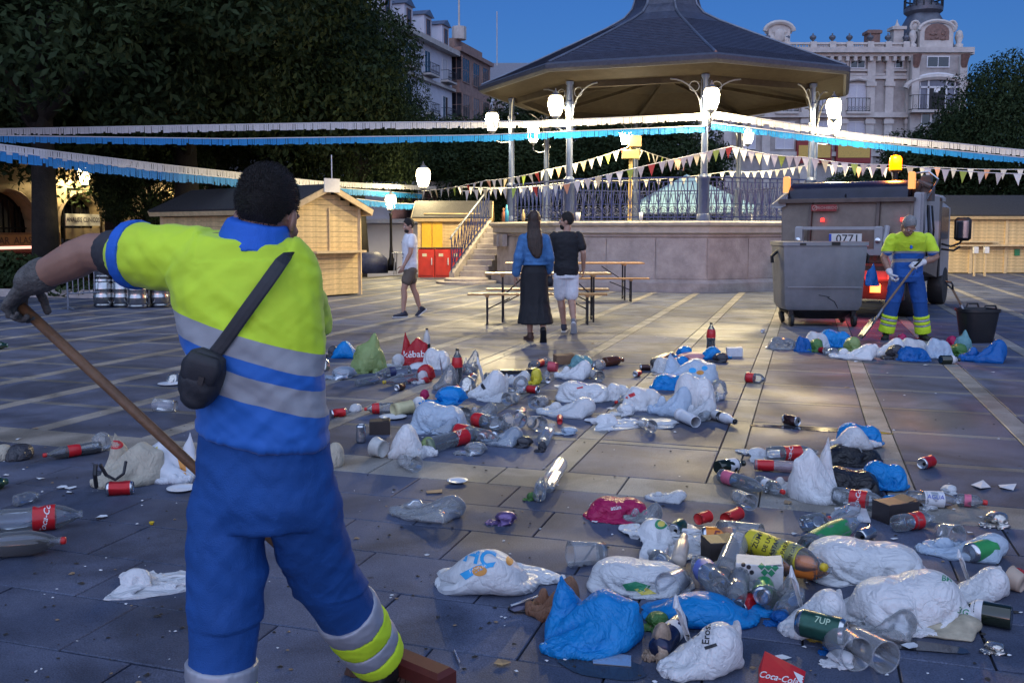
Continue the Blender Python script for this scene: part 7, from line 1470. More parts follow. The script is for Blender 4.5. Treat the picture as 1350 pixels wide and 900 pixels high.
bag('loose', 734, 476, 774, 500, BW, 'small white bag in front of the brown cardboard box'); cup((735, 484), (723, 483), .05, .055, 'pinkish red cup left of the small white bag', M('pink cup', (.5, .06, .09), .4), group=None)
lb = bag('swell', 738, 497, 808, 530, BW, 'white carrier bag with a blue and red print in the middle of the rubbish', hk=.5); bag('loose', 712, 520, 776, 550, BW2, 'torn white bag spread open in front of the blue printed one'); scrap('flat', 735, 503, 770, 516, BW, 'white bag handle flap reaching left from the blue printed bag', 'film', 'plastic_film')
bag('heap', 798, 504, 830, 528, BW, 'white bag linking the blue printed bag and the right heap'); rp = bag('heap', 822, 507, 872, 541, BW, 'white bag with small red print in the right part of the middle heap'); bag('loose', 860, 512, 906, 548, BLB, 'pale blue bag in the front of the right middle heap'); bag('swell', 893, 490, 948, 546, BW, 'large frilly white bag at the right end of the middle heap'); bag('heap', 862, 490, 908, 514, BBL, 'bright blue bag inside the right middle heap'); bottle('water', (905, 522), (893, 513), .05, 'green tinted bottle base poking out of the right middle heap', mat=GRG)
ob = bag('wedge', 878, 470, 948, 508, BLB, 'translucent pale bag with blue and orange print on top of the right middle heap', hk=.6); scrap('crush', 884, 473, 906, 488, BBL, 'small bright blue scrap behind the pale printed bag', 'film', 'plastic_film'); scrap('crush', 885, 465, 928, 476, M('red and white wrap', (.55, .25, .25), .5, var=.4), 'red and white wrapper behind the right middle heap', 'wrapper', 'crushed_wrapper')
can((844, 484), (858, 484), DKC, 'brown can lying left of the right middle heap', 1.05); bottle('jar', (862, 478), (886, 466), .05, 'dark grey bottle lying behind the white crumpled bag', mat=M('grey bottle', (.06, .055, .055), .3)); bag('heap', 862, 470, 892, 491, BW2, 'greyish white crumpled bag right of the brown can'); bag('crush', 887, 459, 910, 472, BBL, 'small blue bag farthest back in the right middle heap')
bag('long', 925, 458, 962, 474, BBL, 'blue bag lying under the standing red and dark cola bottle'); bottle('cola', (937, 464), None, .055, 'red and dark cola bottle standing alone at the back right of the rubbish', label=COLA, lz=(.50, .78), liquid=LIQ, fill=.5, stand=.36, cap=CAPK, dent=0); carton(968, 469, (.18, .12, .10), -5, 'small white and grey carton right of the standing cola bottle', PAPW); scrap('crush', 935, 467, 958, 478, BGY, 'dark scrap in front of the blue bag under the standing bottle', 'wrapper', 'crushed_wrapper')
cup((896, 546), (917, 556), .05, .042, 'white opaque cup lying in front of the right middle heap', M('white plastic', (.62, .64, .68)), group=None); bottle('jar', (942, 546), (970, 556), .042, 'white bottle with black label and cap lying right of the middle heap', mat=M('white bottle', (.6, .6, .62), .35), label=CAPK, lz=(.28, .42), cap=CAPK, capz=.93)
bag('flat', 780, 541, 856, 565, BW, 'flat white bag lying alone on the paving in the middle', hk=.5); scrap('crush', 840, 552, 888, 564, BW2, 'thin white tail of film right of the flat white bag', 'film', 'plastic_film', hk=.4); scrap('crush', 930, 506, 956, 528, CLR, 'clear film at the right end of the middle heap', 'film', 'plastic_film')
# front middle
can((436, 545), (456, 543), COLD, 'crushed red can left of the middle front rubbish', 1.1, .3); scrap('ball', 461, 532, 475, 543, BW2, 'tiny white crumple right of the crushed red can', 'paper', 'paper_crumple'); bottle('cola', (519, 537), (482, 539), .045, 'clear bottle with a red and white label lying in the middle front', label=COLA, lz=(.52, .78), cap=CAPR); cup((518, 540), (542, 536), .05, .055, 'clear cup with yellow drink in the middle front', M('yellowish cup', (.55, .50, .28), .3, var=.2), group=None); plate(518, 551, .11, 'white plate beside the cup with yellow drink'); scrap('ball', 543, 524, 560, 545, BW, 'white crumple between the yellow drink cup and blue and white pile', 'paper', 'paper_crumple')
bag('swell', 543, 524, 616, 572, BLB, 'large pale blue and white bag heap in the middle front'); bag('crush', 556, 528, 604, 552, BBL, 'bright blue bag lying on the large pale heap', dz=.10); bag('loose', 556, 545, 600, 572, CLB, 'clear bluish bag at the foot of the large pale heap'); scrap('crush', 548, 516, 562, 527, BMG, 'magenta scrap behind the large pale heap', 'wrapper', 'crushed_wrapper'); bag('loose', 612, 530, 650, 552, CLR, 'clear film behind the cola labelled bottles')
c1 = bottle('cola', (561, 588), (640, 568), .055, 'clear cola bottle with red label near its middle pointing into the film', label=COLA, lz=(.44, .64)); c2 = bottle('cola', (600, 566), (660, 580), .052, 'second clear cola bottle lying across the first one', label=COLA, lz=(.06, .30)); c3 = bottle('cola', (622, 552), (674, 562), .056, 'farther clear cola bottle with red label on its left end', label=COLA, lz=(.08, .30)); cc = can((628, 579), (650, 570), COLD, 'red cola can lying among the clear cola bottles', 1.15); bag('loose', 634, 560, 682, 588, CLB, 'bluish clear film right of the red can among bottles'); cup((662, 559), (672, 556), .06, .07, 'large clear cup mouth beside the farther cola bottle')
can((476, 583), (476, 560), SIL, 'silver can standing on the paving left of the dark brown carton', 1.1, .2, stand=1); carton(501, 571, (.15, .11, .10), 6, 'dark brown carton beside the standing silver can', M('dark brown board', (.03, .022, .02), .5)); bag('long', 514, 563, 570, 604, BW, 'white bag in front of the first cola bottle, green film at its mouth', -8); scrap('crush', 545, 580, 568, 600, BGR, 'green film at the mouth of the white bag before the first cola bottle', 'film', 'plastic_film'); cup((506, 592), (494, 588), .055, .065, 'pale round cup base left of the white bag before the cola bottles', M('milky plastic', (.45, .46, .45), .4), group=None); scrap('ball', 430, 585, 450, 616, BCR, 'beige paper cup crumple touching the front worker sleeve side', 'paper', 'paper_crumple')
cup((690, 556), (683, 553), .05, .062, 'left cup of a pair of clear cups on the bare paving'); cup((700, 556), (712, 559), .048, .06, 'right cup of a pair of clear cups on the bare paving'); bottle('jar', (716, 581), (728, 560), .045, 'short clear bottle lying on the pale paving strip'); cup((738, 556), (738, 550), .02, .022, 'small red cup lid on the bare paving', CAPR, group=None); scrap('crush', 669, 576, 697, 590, BGY, 'dark and white scraps right of the bluish film', 'wrapper', 'crushed_wrapper'); scrap('crush', 705, 584, 718, 596, BGY, 'black scrap with a white bit on the dark paving', 'wrapper', 'crushed_wrapper'); scrap('crush', 732, 563, 757, 573, BLB, 'torn pale blue wrapper on the dark panel', 'wrapper', 'crushed_wrapper')
plate(603, 636, .062, 'white plate alone on the pale band in the centre'); cup((722, 639), (738, 612), .045, .045, 'milky cup with a bluish wall on the pale band', CUP); bottle('jar', (711, 654), (714, 632), .036, 'small clear bottle tipped towards the viewer beside the milky cup'); scrap('crush', 690, 650, 704, 660, BGR2, 'small green and white wrapper beside the small clear bottle', 'wrapper', 'crushed_wrapper')
bag('loose', 514, 643, 600, 686, CLR, 'crumpled clear bag alone in the centre foreground', hk=.5); scrap('crush', 642, 675, 674, 692, M('purple candy wrapper', (.16, .10, .24), .3, .4, var=.5, scale=40), 'purple candy wrapper right of the clear bag', 'wrapper', 'crushed_wrapper'); card([(562, 648), (583, 646), (583, 650), (563, 651)], 'flat beige wooden stirrer behind the clear bag', M('beige wood', (.35, .22, .12), .6), 'stick', 'wooden_stick')
bottle('cola', (983, 497), (1010, 500), .05, 'clear bottle with red label alone on the paving before the truck', label=COLA, lz=(.06, .42)); can((1032, 551), (1054, 556), DKC, 'crushed dark can alone on the paving at right', 1.2, .35); can((1003, 437), (1008, 435), PAPW, 'tiny white can before the container wheels', .8)
# ---- row of rubbish before the truck
for a in (('heap', 1016, 443, 1052, 461, CLR, 'clear bag at the left end of the row before the truck'), ('heap', 1050, 444, 1070, 464, BBL2, 'small deep blue bag second in the row before the truck'), ('crush', 1064, 450, 1084, 464, BGR2, 'small green bag beside the red can in the row before the truck'), ('heap', 1064, 437, 1094, 459, BW2, 'white bag behind the small deep blue bag before the truck'), ('swell', 1086, 433, 1128, 458, BBL, 'bright blue bag highest in the row before the truck'), ('crush', 1110, 448, 1134, 464, BGR, 'white and green scrap bag right of the bright blue bag before the truck'), ('loose', 1104, 453, 1152, 474, BW, 'white bag spread in front of the row before the truck'), ('loose', 1146, 447, 1188, 470, BW, 'white cloth-like bag at the grey-haired worker feet'), ('heap', 1190, 445, 1228, 470, BW2, 'white swollen bag between the worker boots'), ('heap', 1188, 455, 1228, 476, BBL2, 'blue bag in front of the worker boots'), ('heap', 1225, 446, 1258, 472, BLB, 'pale bag right of the worker boots'), ('crush', 1250, 456, 1276, 470, BGR2, 'green bag left of the black tub'), ('tent', 1262, 440, 1286, 466, BTQ, 'greenish clear bag standing before the black tub'), ('loose', 1278, 450, 1324, 478, BBL2, 'large blue bag at the right end of the row by the black tub'), ('crush', 1180, 444, 1196, 458, BMG, 'pinkish scrap between the worker feet'), ('crush', 1246, 446, 1262, 458, BMG, 'magenta scrap right of the pale bag by the worker'), ('crush', 1166, 458, 1192, 474, BGY, 'dark scrap before the grey-haired worker shovel side')): bag(*a)
can((1078, 460), (1092, 463), COLD, 'red can lying among the row of bags before the truck', 1.1); bottle('cola', (1088, 462), (1106, 466), .05, 'clear bottle lying right of the red can before the truck'); bottle('wine', (1240, 474), (1266, 474), .05, 'dark bottle with white label in front of the row by the black tub', mat=DKG, label=PAPW, lz=(.5, .8)); can((1232, 468), (1238, 462), COLD, 'red can between the pale and green bags by the tub', 1.0)
# ---- right heap, upper part
bag('swell', 1112, 556, 1170, 592, BBL, 'upper bright blue bag on the black bag at right', dz=.02); bag('heap', 1094, 578, 1165, 614, BBK, 'upper black bag with a white frill at right'); scrap('long', 1104, 576, 1160, 606, BW2, 'white frill of film over the upper black bag', 'film', 'plastic_film', dz=.07); bag('swell', 1090, 606, 1170, 658, BBK, 'lower black bag at right, left of the lower blue bag'); bag('swell', 1146, 604, 1204, 648, BBL, 'lower bright blue bag leaning on the black bag at right', dz=.01)
bag('wedge', 1052, 590, 1112, 664, BW, 'white bag draped over the left side of the black bags', fx=-1); bag('flat', 985, 584, 1050, 606, BW2, 'flat whitish bag around the clear cola bottle at right', hk=.4); c4 = bottle('cola', (1012, 598), (1080, 596), .05, 'clear cola bottle with red label on the flat whitish bag', label=COLA, lz=(.30, .62)); bottle('cola', (994, 612), (1076, 617), .036, 'reddish narrow bottle lying below the clear cola bottle at right', label=COLA, lz=(.02, .32), mat=Mclear('pinkish clear', (.95, .78, .82), .2))
bottle('wine', (946, 616), (982, 610), .042, 'green bottle with white label at the left of the right heap', mat=DKG, label=PAPW, lz=(.32, .72)); bottle('water', (950, 626), (1012, 646), .042, 'clear bottle with pink label left of the draped white bag', label=PNK, lz=(.1, .3)); bottle('cola', (1000, 634), (1032, 648), .04, 'small clear bottle with red cap in front of the draped white bag', cap=CAPR, label=PAPW, lz=(.3, .5)); bag('loose', 1018, 618, 1066, 652, BW2, 'white crumpled paper bag left of the draped white bag')
c5 = bottle('cola', (1098, 652), (1172, 664), .050, 'cola bottle with red label lying below the black bag', label=COLA, lz=(.32, .62)); card([(1100, 672), (1140, 668), (1148, 690), (1104, 686)], 'white carton corner under the cola bottle below the black bag', PAPW, 'card', 'card_piece', .01); carton(1180, 684, (.20, .12, .10), 22, 'dark grey box standing below the lower blue bag', M('dark grey board', (.035, .028, .03), .5, var=.2)); bag('long', 1160, 650, 1200, 668, BBL, 'blue scrap bag under the dark grey box top')
b6 = bottle('water', (1196, 656), (1268, 660), .044, 'clear bottle with white label and amber drink lying at right', label=PAPW, lz=(.30, .66), liquid=AMB, fill=.28); bottle('water', (1262, 658), (1298, 662), .034, 'small clear bottle with red cap at the right of the amber one', cap=CAPR, label=PNK, lz=(.25, .5)); can((1232, 606), (1212, 612), COLD, 'red can showing its silver end alone at right', 1.15, .12); scrap('crush', 1298, 676, 1332, 696, FOIL, 'crushed foil wrapper at right above the green can', 'foil', 'foil_scrap'); card([(1280, 640), (1296, 636), (1306, 643), (1292, 647)], 'white torn card on the paving at right', PAPW, 'card', 'card_piece', .003, (.0, .01, .0, .012)); card([(1316, 640), (1340, 641), (1336, 647), (1318, 645)], 'pale scrap of paper near the right edge', PAPW, 'paper', 'paper_scrap', .002, (0, .012, 0, .01))
scrap('crush', 1196, 652, 1236, 672, CLR, 'clear film behind the amber bottle', 'film', 'plastic_film')
# ---- front heaps
mg = bag('heap', 776, 645, 850, 688, BMG, 'magenta bag with pale lettering at the left end of the front heap'); scrap('loose', 826, 660, 868, 692, CLR, 'clear film between the magenta and the white bag', 'film', 'plastic_film')
gl = bag('flat', 836, 664, 955, 734, BW, 'white bag with a green and yellow logo in the front heap', hk=.4); cup((920, 684), (934, 680), .028, .028, 'red lid on the white bag with green logo', CAPR, group=None, z=.05); cup((956, 684), (974, 676), .03, .03, 'dark red lid behind the orange can', CAPR, group=None, z=.04)
oc = can((932, 706), (962, 707), ORG, 'orange can lying in front of the white bag with green logo', 1.35, .04, z=.03); cup((948, 700), (1002, 708), .055, .062, 'big clear cup behind the orange can', z=.03)
yb = bottle('cola', (986, 712), (1088, 748), .058, 'bottle with a big yellow label covered in black words', label=YLB, lz=(.04, .72), cap=CAPY, z=.05, dent=.02); bottle('cola', (1022, 742), (1100, 752), .050, 'bottle of orange drink with orange label right of the yellow labelled one', label=ORL, lz=(.34, .72), liquid=M('orange drink', (.55, .16, .01), .15), fill=.75, z=.02); carton(948, 750, (.13, .12, .14), 8, 'dark brown carton between the orange can and the upright cup', M('dark brown board', (.03, .022, .02))); cup((952, 760), (972, 716), .042, .052, 'frosted cup leaning on the dark brown carton', z=.05)
gb_ = carton(1000, 778, (.19, .12, .13), -14, 'white printed carton with green diamonds in the front heap', M('white printed board', (.55, .55, .55), .5, var=.15, scale=30)); bottle('jar', (894, 742), (902, 706), .034, 'small bottle with black neck standing askew in the front heap', mat=M('cream bottle', (.5, .42, .35), .3), cap=CAPK, capz=.9, z=.03); ub = bottle('cola', (952, 776), (914, 736), .05, 'clear bottle with blue and yellow label in the front heap', label=M('blue and yellow label', (.10, .14, .42), .4, var=.3), lz=(.45, .62), z=.05); bottle('cola', (968, 790), (978, 748), .045, 'clear bottle standing tilted left of the green topped can', z=.03); can((1002, 790), (1010, 766), M('bright green can', (.03, .28, .06), .3, .4), 'bright green can among clear bottles in the front heap', 1.2, z=.03); bottle('water', (1018, 790), (988, 770), .045, 'clear crumpled bottle right of the bright green can', dent=.15, z=.02); scrap('loose', 1016, 756, 1046, 790, CLR, 'clear film right of the bright green can', 'film', 'plastic_film')
wb = bag('swell', 784, 716, 918, 786, BW, 'white bag with green and yellow print along its lower edge', hk=.5); cup((796, 728), (752, 730), .048, .058, 'clear frosted cup lying left of the large white bag'); bag('loose', 696, 757, 756, 818, BBR, 'crumpled brown paper beside the blue bag in front'); wr = thing('foil_wrapper', 'dark wrapper with a shiny silver edge left of the brown paper', 'wrapper', P(694, 796)); o_ = P(694, 796); b = MB(); b.add([L3(672, 799, .02), L3(716, 785, .03), L3(718, 797, .012), L3(676, 806, .004)], [(0, 1, 2, 3), (3, 2, 1, 0)]); b.build('film', M('grey wrapper', (.10, .10, .17), .3, .3), wr); b = MB(); b.tube([L3(673, 798, .028), L3(715, 784, .036)], .006, 6); b.build('silver_edge', m_alu, wr); b = MB(); b.tube([L3(672, 799, .02), L3(670, 803, .008), L3(678, 807, .006), L3(712, 807, .008)], .004, 5); b.build('dark_edge', m_blk, wr)
b = MB(); b.tube([P(599, 857, .006), P(606, 874, .006)], .005, 6); tag(b.build('drinking_straw', m_alu), 'short shiny straw on the paving right of the broom', 'straw')
bag('wedge', 720, 762, 848, 864, BBL, 'large bright blue bag in the front, right of the brown paper', hk=.62); bag('long', 862, 766, 1028, 824, BBL, 'long bright blue bag lying behind the white lettered bag', hk=.5); er = bag('vest', 874, 786, 988, 892, BW, 'white carrier bag with handle loop and black lettering in front', hk=.55); NV = bottle('jar', (868, 856), (908, 806), .040, 'dark navy bottle lying left of the white lettered bag', mat=NAVY, label=PAPW, lz=(.36, .5), lw=1.0); hcb = bag('long', 582, 714, 730, 780, BW, 'white bag with large blue letters and orange shapes alone in front', hk=.6)
scrap('crush', 850, 830, 882, 872, M('torn brown print', (.30, .22, .16), .6, var=.6, scale=30), 'torn brown printed paper left of the navy bottle', 'paper', 'paper_scrap', hk=.2); scrap('crush', 843, 808, 878, 832, BGR2, 'olive wrapper under the long blue bag', 'wrapper', 'crushed_wrapper'); card([(780, 858), (832, 866), (832, 880), (782, 876)], 'flat translucent scrap under the large blue bag', CUP, 'film', 'plastic_film', .003)
bag('vest', 1034, 750, 1124, 838, BW, 'white bag behind the dark green can on the right', hk=.55); gc = can((1066, 822), (1100, 830), GRC, 'dark green can lying on the white bag on the right', 1.5, .04, z=.03); cup((1100, 838), (1130, 862), .052, .058, 'left one of two big clear cups in the lower right'); cup((1120, 838), (1168, 866), .045, .055, 'right one of two clear cups in the lower right, mouth to the right'); scrap('crush', 1082, 848, 1108, 864, BBL2, 'small blue scrap left of the clear cups in the lower right', 'wrapper', 'crushed_wrapper'); scrap('crush', 1086, 858, 1126, 880, PAPW, 'crumpled napkin in the lower right', 'napkin', 'napkin'); scrap('crush', 1068, 832, 1098, 846, M('mustard scrap', (.40, .25, .03), .5), 'mustard coloured scrap under the dark green can', 'wrapper', 'crushed_wrapper'); cdc = card([(1000, 884), (1008, 872), (1062, 892), (1058, 908), (1000, 906)], 'red and white cola card at the bottom edge', COLA, 'card', 'card_piece', .006, (0, .03, .01, 0, 0))
bag('swell', 1082, 684, 1240, 772, BW, 'big white bag at the back of the right front heap', hk=.5); lbz = bag('loose', 1228, 692, 1322, 738, BLB, 'pale blue and white bag at the right of the front heap', hk=.5); gt_ = bag('swell', 1132, 726, 1290, 834, BW, 'big white bag with green lettering in the lower right', hk=.55, fx=-1); fz = bag('vest', 1262, 726, 1340, 792, BW, 'frilly white bag at the lower right beside the beige cup', hk=.5); bag('loose', 1136, 792, 1204, 842, CLR, 'clear bag in front of the big lettered white bag'); scrap('loose', 1190, 790, 1288, 838, M('old newsprint', (.34, .30, .22), .7, var=.35, scale=20), 'yellowed crumpled paper under the big lettered white bag', 'paper', 'paper_crumple', hk=.3)
can((1280, 728), (1308, 722), GLB, 'green can lying behind the frilly white bag', 1.4, .05); cup((1350, 770), (1330, 760), .036, .05, 'beige paper cup at the right edge', M('beige paper', (.42, .33, .26), .6, var=.08), group=None); bottle('wine', (1334, 814), (1262, 800), .044, 'dark wine bottle lying in the lower right', mat=DKG, label=PAPW, lz=(.52, .74), dent=0); scrap('crush', 1298, 846, 1326, 862, FOIL, 'small white foil scrap in the lower right corner', 'foil', 'foil_scrap'); scrap('ball', 1338, 748, 1356, 768, BRD, 'red scrap beyond the beige cup at the right edge', 'wrapper', 'crushed_wrapper')
bottle('water', (1062, 720), (1136, 682), .05, 'crushed green labelled bottle above the big white bag', label=GLB, lz=(.12, .62), dent=.16, z=.02); bottle('water', (1060, 690), (1092, 684), .042, 'clear bottle with red cap beside the crushed green labelled bottle', cap=CAPR, dent=.1)
hbg = bag('tent', 1140, 338, 1158, 378, BBL2, 'deep blue bag hanging in the glove of the grey-haired worker', hk=.8); hbg.location = D(1149, 376, 12.75); hbg.scale = (.85, .7, 1.45)
# ---- more pieces filling the heaps
for pa, pb, st, R_, lab, kw in (((470, 505), (505, 498), 'water', .036, 'clear empty bottle below the green tent-shaped bag', {}), ((640, 496), (668, 500), 'water', .04, 'clear bottle at the foot of the tall white bag', dict(cap=CAPW)), ((700, 482), (725, 474), 'cola', .042, 'clear bottle with red label behind the flat black tray', dict(label=COLA, lz=(.3, .55))), ((838, 520), (812, 530), 'water', .036, 'small clear bottle before the white bag with small red print', dict(cap=CAPR)), ((925, 550), (948, 538), 'water', .038, 'clear bottle beside the frilly white bag, right end', {}), ((580, 556), (548, 562), 'water', .04, 'clear bottle under the pale blue and white heap', dict(label=PAPW, lz=(.35, .55))), ((1068, 640), (1106, 634), 'cola', .04, 'clear bottle between the black bags and the draped white bag', dict(label=COLA, lz=(.3, .6))), ((884, 752), (858, 728), 'water', .042, 'clear bottle sunk in the large white bag in the front heap', dict(cap=CAPW)), ((1030, 806), (1058, 778), 'water', .038, 'clear bottle leaning on the white bag behind the dark green can', dict(dent=.15)), ((1180, 690), (1232, 682), 'cola', .044, 'clear bottle with red label behind the big white bag', dict(label=COLA, lz=(.35, .6))), ((1128, 668), (1090, 690), 'water', .036, 'clear dented bottle near the crushed green labelled bottle', dict(dent=.2)), ((20, 660), (52, 652), 'water', .034, 'small clear bottle behind the big empty cola bottle at left', dict(dent=.15))):
    bottle(st, pa, pb, R_, lab, **kw)
for pa, pb, r0, r1, lab in (((664, 506), (652, 512), .045, .055, 'clear cup below the tall white bag, mouth to the left'), ((780, 492), (790, 496), .045, .055, 'clear cup right of the small white bag in the middle'), ((596, 540), (612, 546), .05, .06, 'clear cup by the upper side of the pale blue heap'), ((530, 606), (548, 612), .04, .05, 'clear cup below the white bag before the first cola bottle'), ((846, 556), (858, 562), .04, .05, 'clear cup right of the flat white bag lying alone'), ((900, 760), (880, 772), .042, .054, 'clear cup before the large white bag with green print'), ((1012, 742), (1030, 728), .04, .05, 'clear cup above the printed carton with green diamonds'), ((1240, 700), (1262, 706), .042, .052, 'clear cup between the big white bag and the pale blue one'), ((1140, 590), (1126, 598), .04, .05, 'clear cup under the upper blue bag at right'), ((970, 652), (988, 662), .036, .045, 'small clear cup below the bottle with pink label')):
    cup(pa, pb, r0, r1, lab)
for pa, pb, m_, lab in (((596, 498), (606, 492), COLD, 'red can behind the limp clear bag'), ((756, 488), (766, 492), SIL, 'silver can before the turquoise bag'), ((680, 546), (692, 540), SIL, 'silver can left of the pair of clear cups'), ((834, 494), (846, 490), COLD, 'red can left of the pale printed bag'), ((520, 512), (534, 508), DKC, 'dark can above the yellow drink cup'), ((990, 790), (976, 800), COLD, 'red can beside the long blue bag end'), ((900, 690), (886, 700), GRC, 'green can on the white bag with green logo'), ((1150, 700), (1132, 708), SIL, 'silver can behind the big white bag')):
    can(pa, pb, m_, lab, 1.05, .2)
for k, x0, y0, x1, y1, m_, lab in (('crush', 508, 470, 528, 484, BW2, 'white crumple between the green tent bag and the red kebab bag'), ('loose', 630, 516, 664, 530, BW2, 'white film edge before the tall white bag'), ('crush', 806, 534, 834, 548, BW, 'white scrap bag before the bag with small red print'), ('heap', 866, 476, 884, 492, BW, 'small white bag behind the pale printed bag'), ('loose', 902, 526, 940, 552, BW2, 'white film skirt of the frilly white bag'), ('crush', 600, 584, 634, 600, CLR, 'clear crumple below the first cola bottle'), ('crush', 930, 742, 958, 764, BCR, 'cream paper crumple before the dark brown carton'), ('loose', 1090, 730, 1140, 764, BW2, 'greyish film between the white bags on the right'), ('crush', 1120, 780, 1150, 806, BW2, 'white crumple left of the big lettered white bag'), ('crush', 1010, 806, 1040, 826, BBL2, 'blue crumple right of the white lettered bag'), ('loose', 856, 640, 900, 662, BW2, 'white film above the white bag with green logo'), ('crush', 1240, 640, 1262, 652, BW, 'white napkin above the amber bottle'), ('crush', 1126, 646, 1150, 662, BW2, 'white crumple before the lower black bag')):
    bag(k, x0, y0, x1, y1, m_, lab)
# ---------------------------------------------------------------- printing on bags, labels and cans
bpy.context.view_layer.update(); BV = {}
def bvh(o):
    if o.name not in BV:
        me = o.data; mw = o.matrix_world; vs = [mw @ v.co for v in me.vertices]; BV[o.name] = BVHTree.FromPolygons(vs, [tuple(p.vertices) for p in me.polygons])
    return BV[o.name]
def refine(v, f, lim):
    v = [tuple(p) for p in v]; f = [tuple(t) for t in f]
    for it in range(4):
        nf = []; mid = {}; ch = False
        def md(a, b):
            k = (min(a, b), max(a, b))
            if k not in mid: mid[k] = len(v); v.append(tuple((v[a][i] + v[b][i]) / 2 for i in range(2)))
            return mid[k]
        for t in f:
            e = [((t[i], t[(i + 1) % 3]), math.dist(v[t[i]][:2], v[t[(i + 1) % 3]][:2])) for i in range(3)]; i = max(range(3), key=lambda q: e[q][1])
            if e[i][1] > lim: a, b, c = t[i], t[(i + 1) % 3], t[(i + 2) % 3]; m_ = md(a, b); nf += [(a, m_, c), (m_, b, c)]; ch = True
            else: nf.append(t)
        f = nf
        if not ch: break
    return v, f
def stamp(o, v, f, x, y, ang, mat, name='print', off=.0022, lim=2.2):
    """lay flat 2-D shapes (photo-pixel units, y up) on the surface of o where the line of sight through (x, y) meets it"""
    v, f = refine([(p[0], p[1]) for p in v], f, lim); c, s = math.cos(R(ang)), math.sin(R(ang)); t = bvh(o); hits = []; iw = o.matrix_world.inverted(); org = Vector((0, 0, HC))
    for p in v:
        px, py = x + p[0] * c - p[1] * s, y - (p[0] * s + p[1] * c); d = ray(px, py).normalized(); h = t.ray_cast(org, d)
        hits.append(None if h[0] is None else iw @ (h[0] - d * off))
    mp = {}; vs = []; fs = []
    for tr in f:
        if any(hits[i] is None for i in tr): continue
        if max((hits[tr[0]] - hits[tr[i]]).length for i in (1, 2)) * max(o.scale) > .09: continue
        q = []
        for i in tr:
            if i not in mp: mp[i] = len(vs); vs.append(hits[i])
            q.append(mp[i])
        fs.append(tuple(q))
    if not fs: print('stamp missed', o.name, x, y); return
    me = bpy.data.meshes.new(name); me.from_pydata([tuple(q) for q in vs], [], fs); me.update(); r = obj(name, me, mat, o); return r
def word(o, s, x, y, size, ang=0, mat=None, bold=.0, shear=0, name='lettering', **k):
    v, f = text_geo(s, 1, bold, shear, 3); v = v[:, :2] * size * 1.35
    return stamp(o, v, f, x, y, ang, mat, name, **k)
def poly(o, pts, mat, name='print', **k):
    x = sum(p[0] for p in pts) / len(pts); y = sum(p[1] for p in pts) / len(pts); v = [(0, 0)] + [(p[0] - x, y - p[1]) for p in pts]; n = len(pts)
    return stamp(o, v, [(0, 1 + (i + 1) % n, 1 + i) for i in range(n)], x, y, 0, mat, name, **k)
def disc(o, x, y, rx, ry, mat, ang=0, hole=0, **k):
    n = 18; v = [(rx * math.cos(2 * math.pi * i / n), ry * math.sin(2 * math.pi * i / n)) for i in range(n)] + [(rx * hole * math.cos(2 * math.pi * i / n), ry * hole * math.sin(2 * math.pi * i / n)) for i in range(n)]
    return stamp(o, v, [t for i in range(n) for t in ((i, (i + 1) % n, n + (i + 1) % n), (i, n + (i + 1) % n, n + i))], x, y, ang, mat, 'print', **k)
pk = lambda n, c: M('print ' + n, c, .5, var=.05)
PW, PKB, PB_, PO, PG, PR, PY_, PDB = pk('white', (.72, .72, .74)), pk('black', (.015, .015, .02)), pk('sky blue', (.03, .35, .70)), pk('orange', (.60, .26, .05)), pk('green', (.02, .22, .10)), pk('red', (.50, .02, .03)), pk('yellow', (.6, .5, .1)), pk('royal blue', (.03, .07, .40))
ch = lambda t, n: next(c for c in t.children if c.name.split('.')[0] == n)
word(ch(b1, 'label'), 'Coca-Cola', 60, 682, 8.5, 78, PW, .01, .3); word(kb, 'kébab', 546, 467, 9, 2, PW, .012)
for t, x, y, sz, an in ((c1, 604, 576, 5, 75), (c4, 1042, 596, 6, 80), (c5, 1130, 659, 6.5, 78), (ck, 603, 490, 4, 5)): word(ch(t, 'label'), 'Coca-Cola', x, y, sz, an, PW, .01, .3)
word(ch(oc, 'painted_wall'), 'F', 943, 705, 12, -8, pk('maroon', (.2, .02, .02)), .02, .2)
for w_, x, y, sz in (('ZUMO', 1000, 709, 7), ('DE UVA', 1012, 714, 6), ('CASTAÑAR', 1022, 718, 6), ('DE PARRAL', 1034, 723, 5.5), ('SIN GAS', 1044, 728, 5)): word(ch(yb, 'label'), w_, x, y, sz, 66, PKB, .012, name='lettering')
word(er, 'Eroski', 932, 832, 10, 84, PKB, .012); poly(er, [(902, 836), (912, 838), (924, 833), (914, 842)], PKB); poly(er, [(918, 826), (921, 822), (922, 836), (919, 838)], PKB); poly(er, [(928, 852), (944, 847), (946, 851), (930, 856)], PKB)
word(hcb, 'HC', 632, 734, 22, -14, PB_, .03); poly(hcb, [(596, 728), (606, 722), (610, 734), (600, 738)], PO); poly(hcb, [(588, 730), (597, 736), (592, 744), (586, 742)], PO); poly(hcb, [(606, 756), (630, 744), (654, 740), (650, 746), (632, 752), (614, 764)], PB_); disc(hcb, 632, 752, 10, 7, PO); word(hcb, 'FAMILIA', 630, 749, 5, 22, PW); disc(hcb, 684, 738, 5, 4, PG); disc(hcb, 694, 734, 4, 4, PG); poly(hcb, [(700, 730), (714, 728), (713, 742), (702, 742)], PB_); disc(hcb, 707, 735, 4, 5, PW); disc(hcb, 672, 738, 5, 7, PO)
disc(gl, 872, 690, 9, 7, PG, 20, .6); disc(gl, 872, 690, 5, 4, PY_); word(gl, 'eco', 884, 695, 5, 10, PG)
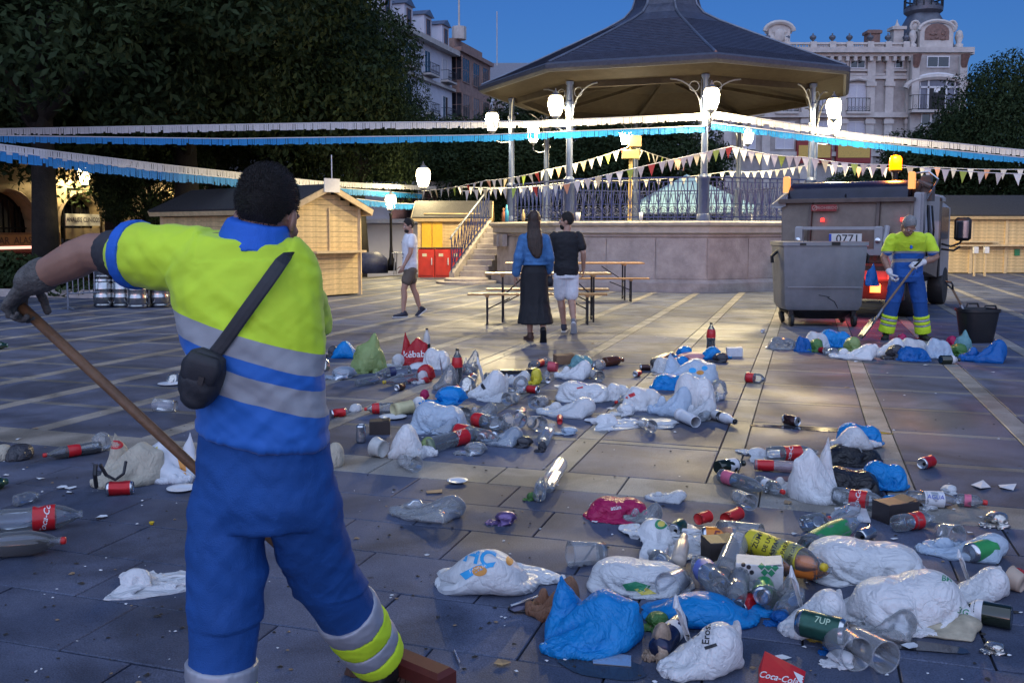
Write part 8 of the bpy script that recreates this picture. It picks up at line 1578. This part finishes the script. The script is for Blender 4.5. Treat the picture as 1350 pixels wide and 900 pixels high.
poly(wb, [(820, 770), (838, 766), (858, 772), (850, 780), (826, 778)], PG); poly(wb, [(836, 776), (852, 774), (866, 782), (846, 784)], PY_)
word(gt_, 'BM  verde', 1264, 764, 8, -6, PG, .015); poly(gt_, [(1258, 757), (1265, 757), (1265, 767), (1258, 767)], PG); word(gt_, '3G', 1270, 806, 9, -20, PG, .01)
poly(tw_, [(628, 500), (632, 499), (641, 512), (637, 514)], PKB)
disc(lb, 766, 502, 5.5, 4, PDB); poly(lb, [(766, 498), (772, 500), (773, 508), (768, 505)], PDB); poly(lb, [(760, 511), (768, 509), (769, 511), (761, 512.5)], PR)
disc(ob, 913, 488, 5, 3.5, PB_); disc(ob, 923, 491, 5, 3, PO); disc(ob, 929, 485, 4, 3, PB_); poly(rp, [(828, 520), (836, 517), (838, 521), (831, 524)], PR); poly(rp, [(824, 524), (827, 522), (828, 526)], PR)
word(mg, 'atún', 812, 669, 6, 8, PW, .01); word(cdc, 'Coca-Cola', 1026, 893, 9, -12, PW, .012, .3); poly(cdc, [(1046, 884), (1062, 892), (1058, 904), (1052, 896)], PW)
disc(tote, 152, 586, 11, 6, PR, 0); disc(tote, 152, 586, 7, 3.5, BCR, 0); word(tote, 'M', 152, 586, 4, 0, PR)
poly(tote2, [(232, 596), (244, 606), (246, 626), (238, 620)], PO); poly(tote2, [(204, 590), (208, 588), (207, 598), (203, 600)], PY_)
word(ch(gc, 'painted_wall'), '7UP', 1084, 818, 9, -14, pk('pale green', (.4, .55, .4)), .01); word(ch(b6, 'label'), 'AGUA', 1234, 655, 6, -4, PDB); word(ch(ub, 'label'), 'Lipton', 930, 752, 5, 48, PY_, .01)
mp_ = ch(gb_, 'carton')
for dx_, dy_ in ((0, 0), (9, 1), (18, 2), (4, 8), (13, 9)): poly(mp_, [(1004 + dx_, 746 + dy_ - 5), (1009 + dx_, 746 + dy_), (1004 + dx_, 746 + dy_ + 5), (999 + dx_, 746 + dy_)], PG)
for dx_, dy_ in ((0, 0), (7, 3), (3, 9), (11, 10), (-4, 6)): disc(mp_, 980 + dx_, 744 + dy_, 3, 3, PKB)
